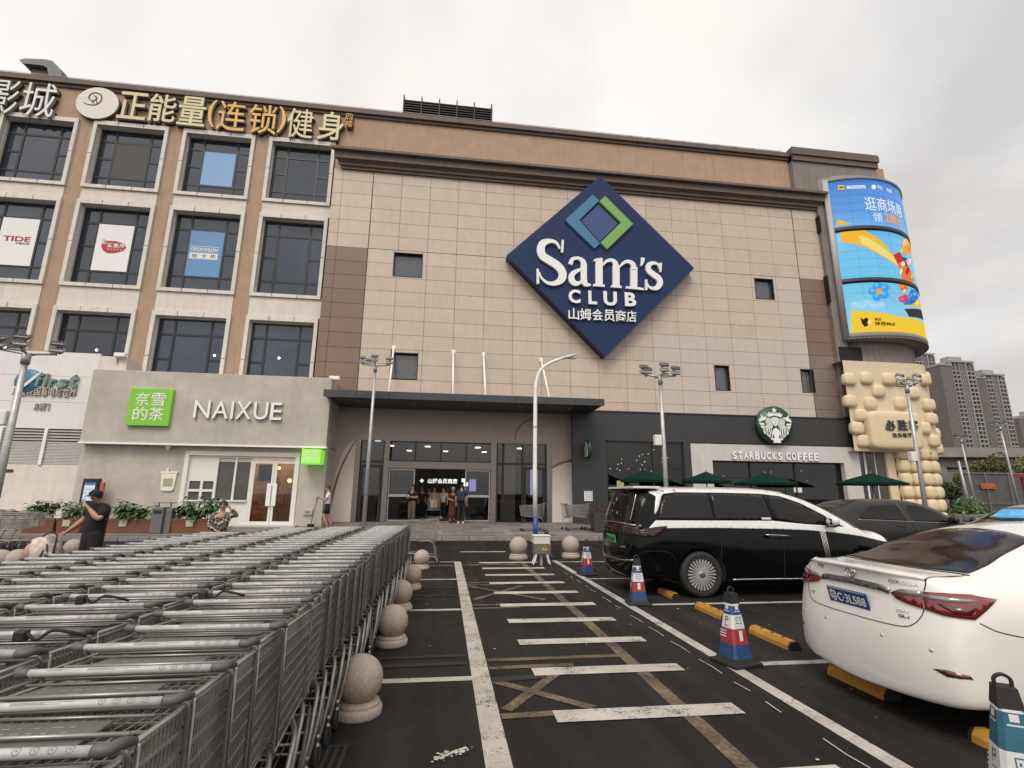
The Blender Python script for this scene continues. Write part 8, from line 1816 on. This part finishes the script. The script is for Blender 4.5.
# grey netted hoarding with an orange banner
a, b = atY(966, 505, 40), atY(1060, 505, 40); zt, z0 = atY(1000, 474, 40).z, 0
o = thing_at('site_hoarding', ((a.x + b.x) / 2, 40, 0), 'dark grey netted hoarding with white rails below the flyover', 'hoarding'); part(MB().box(a.x, b.x, 40, 40.06, 0.1, zt), 'netting', mat('net_grey', (.085, .083, .080), .8, var=.3, scale=1.5), o)
t = MB(); xx = a.x
while xx < b.x: t.box(xx - .05, xx + .05, 39.9, 39.99, 0, zt + .15); xx += 2.4
t.box(a.x, b.x, 39.92, 39.985, zt, zt + .1); t.box(a.x, b.x, 39.93, 39.985, zt * .33, zt * .33 + .06); part(t, 'rail', mat('dull_rail', (.16, .155, .15), .6), o)
p, q = atY(981, 483, 39.8), atY(997, 489, 39.8); part(MB().box(p.x, q.x, 39.86, 39.89, q.z, p.z), 'orange_banner', mat('orange_banner', (.36, .10, .03), .6, var=.2, scale=3), o)
p, q = atY(1017, 474, 37), atY(1032, 506, 37); o = thing_at('red_gantry', ((p.x + q.x) / 2, 37, 0), 'dark red steel gantry at the right edge before the hoarding', 'gantry'); part(MB().box(p.x - .5, q.x, 36.9, 37.2, p.z - .3, p.z).box(p.x + .8, p.x + 1.1, 36.95, 37.15, 0, p.z - .301).box(q.x - .4, q.x - .1, 36.95, 37.15, 0, p.z - .301), 'frame', mat('gantry_red', (.20, .025, .022), .6), o)
# parked scooters, small and far
for px, c_, lb in ((990, 'red', 'small red scooter left of the distant person in white'), (945, 'dark', 'small dark scooter beside the loaf covered corner'), (977, 'pale', 'small pale scooter behind the leafy shrubs')):
    Y = 30.5; p = atY(px - (14 if px == 990 else 0), 515, Y); m_ = mat('scooter_' + c_, {'red': (.32, .03, .02), 'dark': (.03, .02, .02), 'pale': (.4, .38, .36)}[c_], .4); o = thing_at('scooter', (p.x, Y, 0), lb, 'scooter', 'parked scooters')
    part(MB().tube(spline([(p.x - .6, Y, .55), (p.x - .2, Y, .75), (p.x, Y, .45), (p.x + .3, Y, .4), (p.x + .45, Y, .9), (p.x + .40, Y, 1.05)], 4), .11, 8), 'body', m_, o); part(MB().tube([(p.x + .40, Y - .3, 1.08), (p.x + .38, Y + .3, 1.08)], .02, 6), 'handlebar', M_black, o); part(MB().bbox(p.x - .6, p.x - .05, Y - .13, Y + .13, .74, .84, .03), 'seat', M_black, o)
    for x in (-.5, .58): part(MB().lathe([(.1, -.04), (.22, -.05), (.26, 0), (.22, .05), (.1, .04)], 18, (p.x + x, Y, .26), axis='y', caps=False), 'wheel', M_rubber, o)
# flyover
M_deck = mat('flyover_concrete', (.23, .21, .19), .85, var=.2, scale=.4, dirt=.5)
fo = thing_at('flyover', (75, 66, 0), 'grey concrete flyover crossing behind the trees at right', 'flyover')
A, B = Vector((48, 74, 0)), Vector((130, 58, 0)); d = (B - A).normalized(); n_ = Vector((-d.y, d.x, 0))
def deck(mb, u0, u1, v0, v1, z0, z1):
    q = [A + d * u + n_ * v for u, v in ((u0, v0), (u1, v0), (u1, v1), (u0, v1))]; mb.add([(p.x, p.y, z) for z in (z0, z1) for p in q], [(0, 3, 2, 1), (4, 5, 6, 7), (0, 1, 5, 4), (1, 2, 6, 5), (2, 3, 7, 6), (3, 0, 4, 7)], False)
LN = (B - A).length; t = MB(); deck(t, -20, LN, 0, 9, 8.0, 8.5); deck(t, -20, LN, 1.2, 7.8, 6.6, 7.99); part(t, 'deck', M_deck, fo)
t = MB(); deck(t, -20, LN, -.2, -.01, 8.1, 9.5); part(t, 'parapet', M_deck, fo)
for u in (6, 27, 48, 69): t = MB(); deck(t, u, u + 1.8, 3, 6, 0, 5.6); deck(t, u - .5, u + 2.3, 1, 8, 5.6, 6.59); part(t, 'pier', M_deck, fo)
# long low buildings behind, then the apartment towers
t_b = thing_at('long_market_hall', (95, 100, 0), 'long low dark building with strip windows under the flyover', 'building'); a, b = atY(925, 470, 96), atY(1100, 470, 96)
part(MB().box(a.x, b.x, 96, 110, 0, 7.5), 'wall', mat('hall_grey', (.13, .12, .11), .8, var=.2, scale=.3), t_b); w_ = MB()
for k in range(20): w_.box(a.x + 1 + k * 4, a.x + 3.8 + k * 4, 95.9, 95.99, 3.4, 4.6); w_.box(a.x + 1 + k * 4, a.x + 3.8 + k * 4, 95.9, 95.99, .8, 2.2)
part(w_, 'window', M_pane, t_b)
M_brick = mat('tower_brown', (.14, .118, .108), .85, var=.1, scale=.2); M_tpale = mat('tower_pale', (.31, .295, .28), .8, var=.15, scale=.3); M_tgl = mat('tower_glass', (.085, .09, .095), .2, var=.4, scale=.4)
def tower(px0, px1, ptop, Y, lb, seed, depth=16):
    a, b = atY(px0, ptop, Y), atY(px1, ptop, Y); h = atY((px0 + px1) / 2, ptop, Y).z; W_ = b.x - a.x; o = thing_at('apartment_tower', ((a.x + b.x) / 2, Y, 0), lb, 'apartment tower', 'brown apartment towers behind the flyover'); rn = random.Random(seed)
    x0 = a.x; part(MB().box(x0, x0 + W_ * .34, Y, Y + depth, 0, h - 3).box(x0 + W_ * .34, b.x, Y + 1.5, Y + depth, 0, h), 'wall', M_brick, o)
    t = MB(); fl = 3.0; nf = int((h - 5) / fl)
    for u0, u1, dp in ((.36, .56, 1.2), (.60, .74, .6), (.78, .99, 1.4)):
        for f in range(nf): z = 3 + f * fl; t.box(x0 + W_ * u0, x0 + W_ * u1, Y + 1.5 - dp, Y + 1.49, z, z + .75)
    [t.box(x0 + W_ * u, x0 + W_ * (u + .012), Y + .0, Y + 1.49, 0, h - 1.5) for u in (.45, .555, .60, .66, .735, .88, .985)]; t.box(x0 + W_ * .33, x0 + W_ * .36, Y + .2, Y + 1.49, 0, h - 1); t.box(x0 + W_ * .755, x0 + W_ * .775, Y - .1, Y + 1.49, 0, h - 1); part(t, 'balcony_stack', M_tpale, o)
    t = MB()
    for u0, u1 in ((.37, .46), (.47, .55), (.61, .73), (.79, .88), (.89, .98), (.06, .12)):
        for f in range(nf):
            if u0 < .1 and f % 2: continue
            z = 3 + f * fl; t.box(x0 + W_ * u0, x0 + W_ * u1, Y + (1.40 if u0 > .3 else -.04), Y + (1.497 if u0 > .3 else -.01), z + .85, z + 2.9)
    part(t, 'window_stack', M_tgl, o); t = MB(); t.box(x0 + W_ * .40, x0 + W_ * .8, Y + 3, Y + 9, h, h + 4); t.box(x0 + W_ * .34 - .4, b.x + .4, Y - .2, Y + depth + .3, h - .9, h - .01 + .5); t.box(x0 - .3, x0 + W_ * .335, Y - .5, Y + depth + .2, h - 3.6, h - 2.6); part(t, 'roof', M_tpale, o)
tower(939, 973, 361, 300, 'brown apartment tower in the middle of the row on the skyline', 1); tower(975, 1004, 374, 310, 'brown apartment tower rightmost of the row on the skyline', 2); tower(904, 934, 353, 330, 'brown apartment tower leftmost, half hidden by the loaf covered restaurant', 3); tower(1018, 1050, 415, 380, 'distant apartment tower cut by the right picture edge', 4)
# a thin line of far scrub closes the horizon
fs_ = MB(); rn = random.Random(11)
for k in range(60):
    x = 30 + k * 3.4; leafy(fs_, (x, 118 + rn.uniform(-4, 4), rn.uniform(1.5, 3.5)), (3.2, 2, 2.4), 70, .5, rn)
tag(fs_.build('distant_scrub', M_leafd, fix=False), 'dark strip of far scrub along the horizon behind the flyover', 'scrub', kind='stuff')
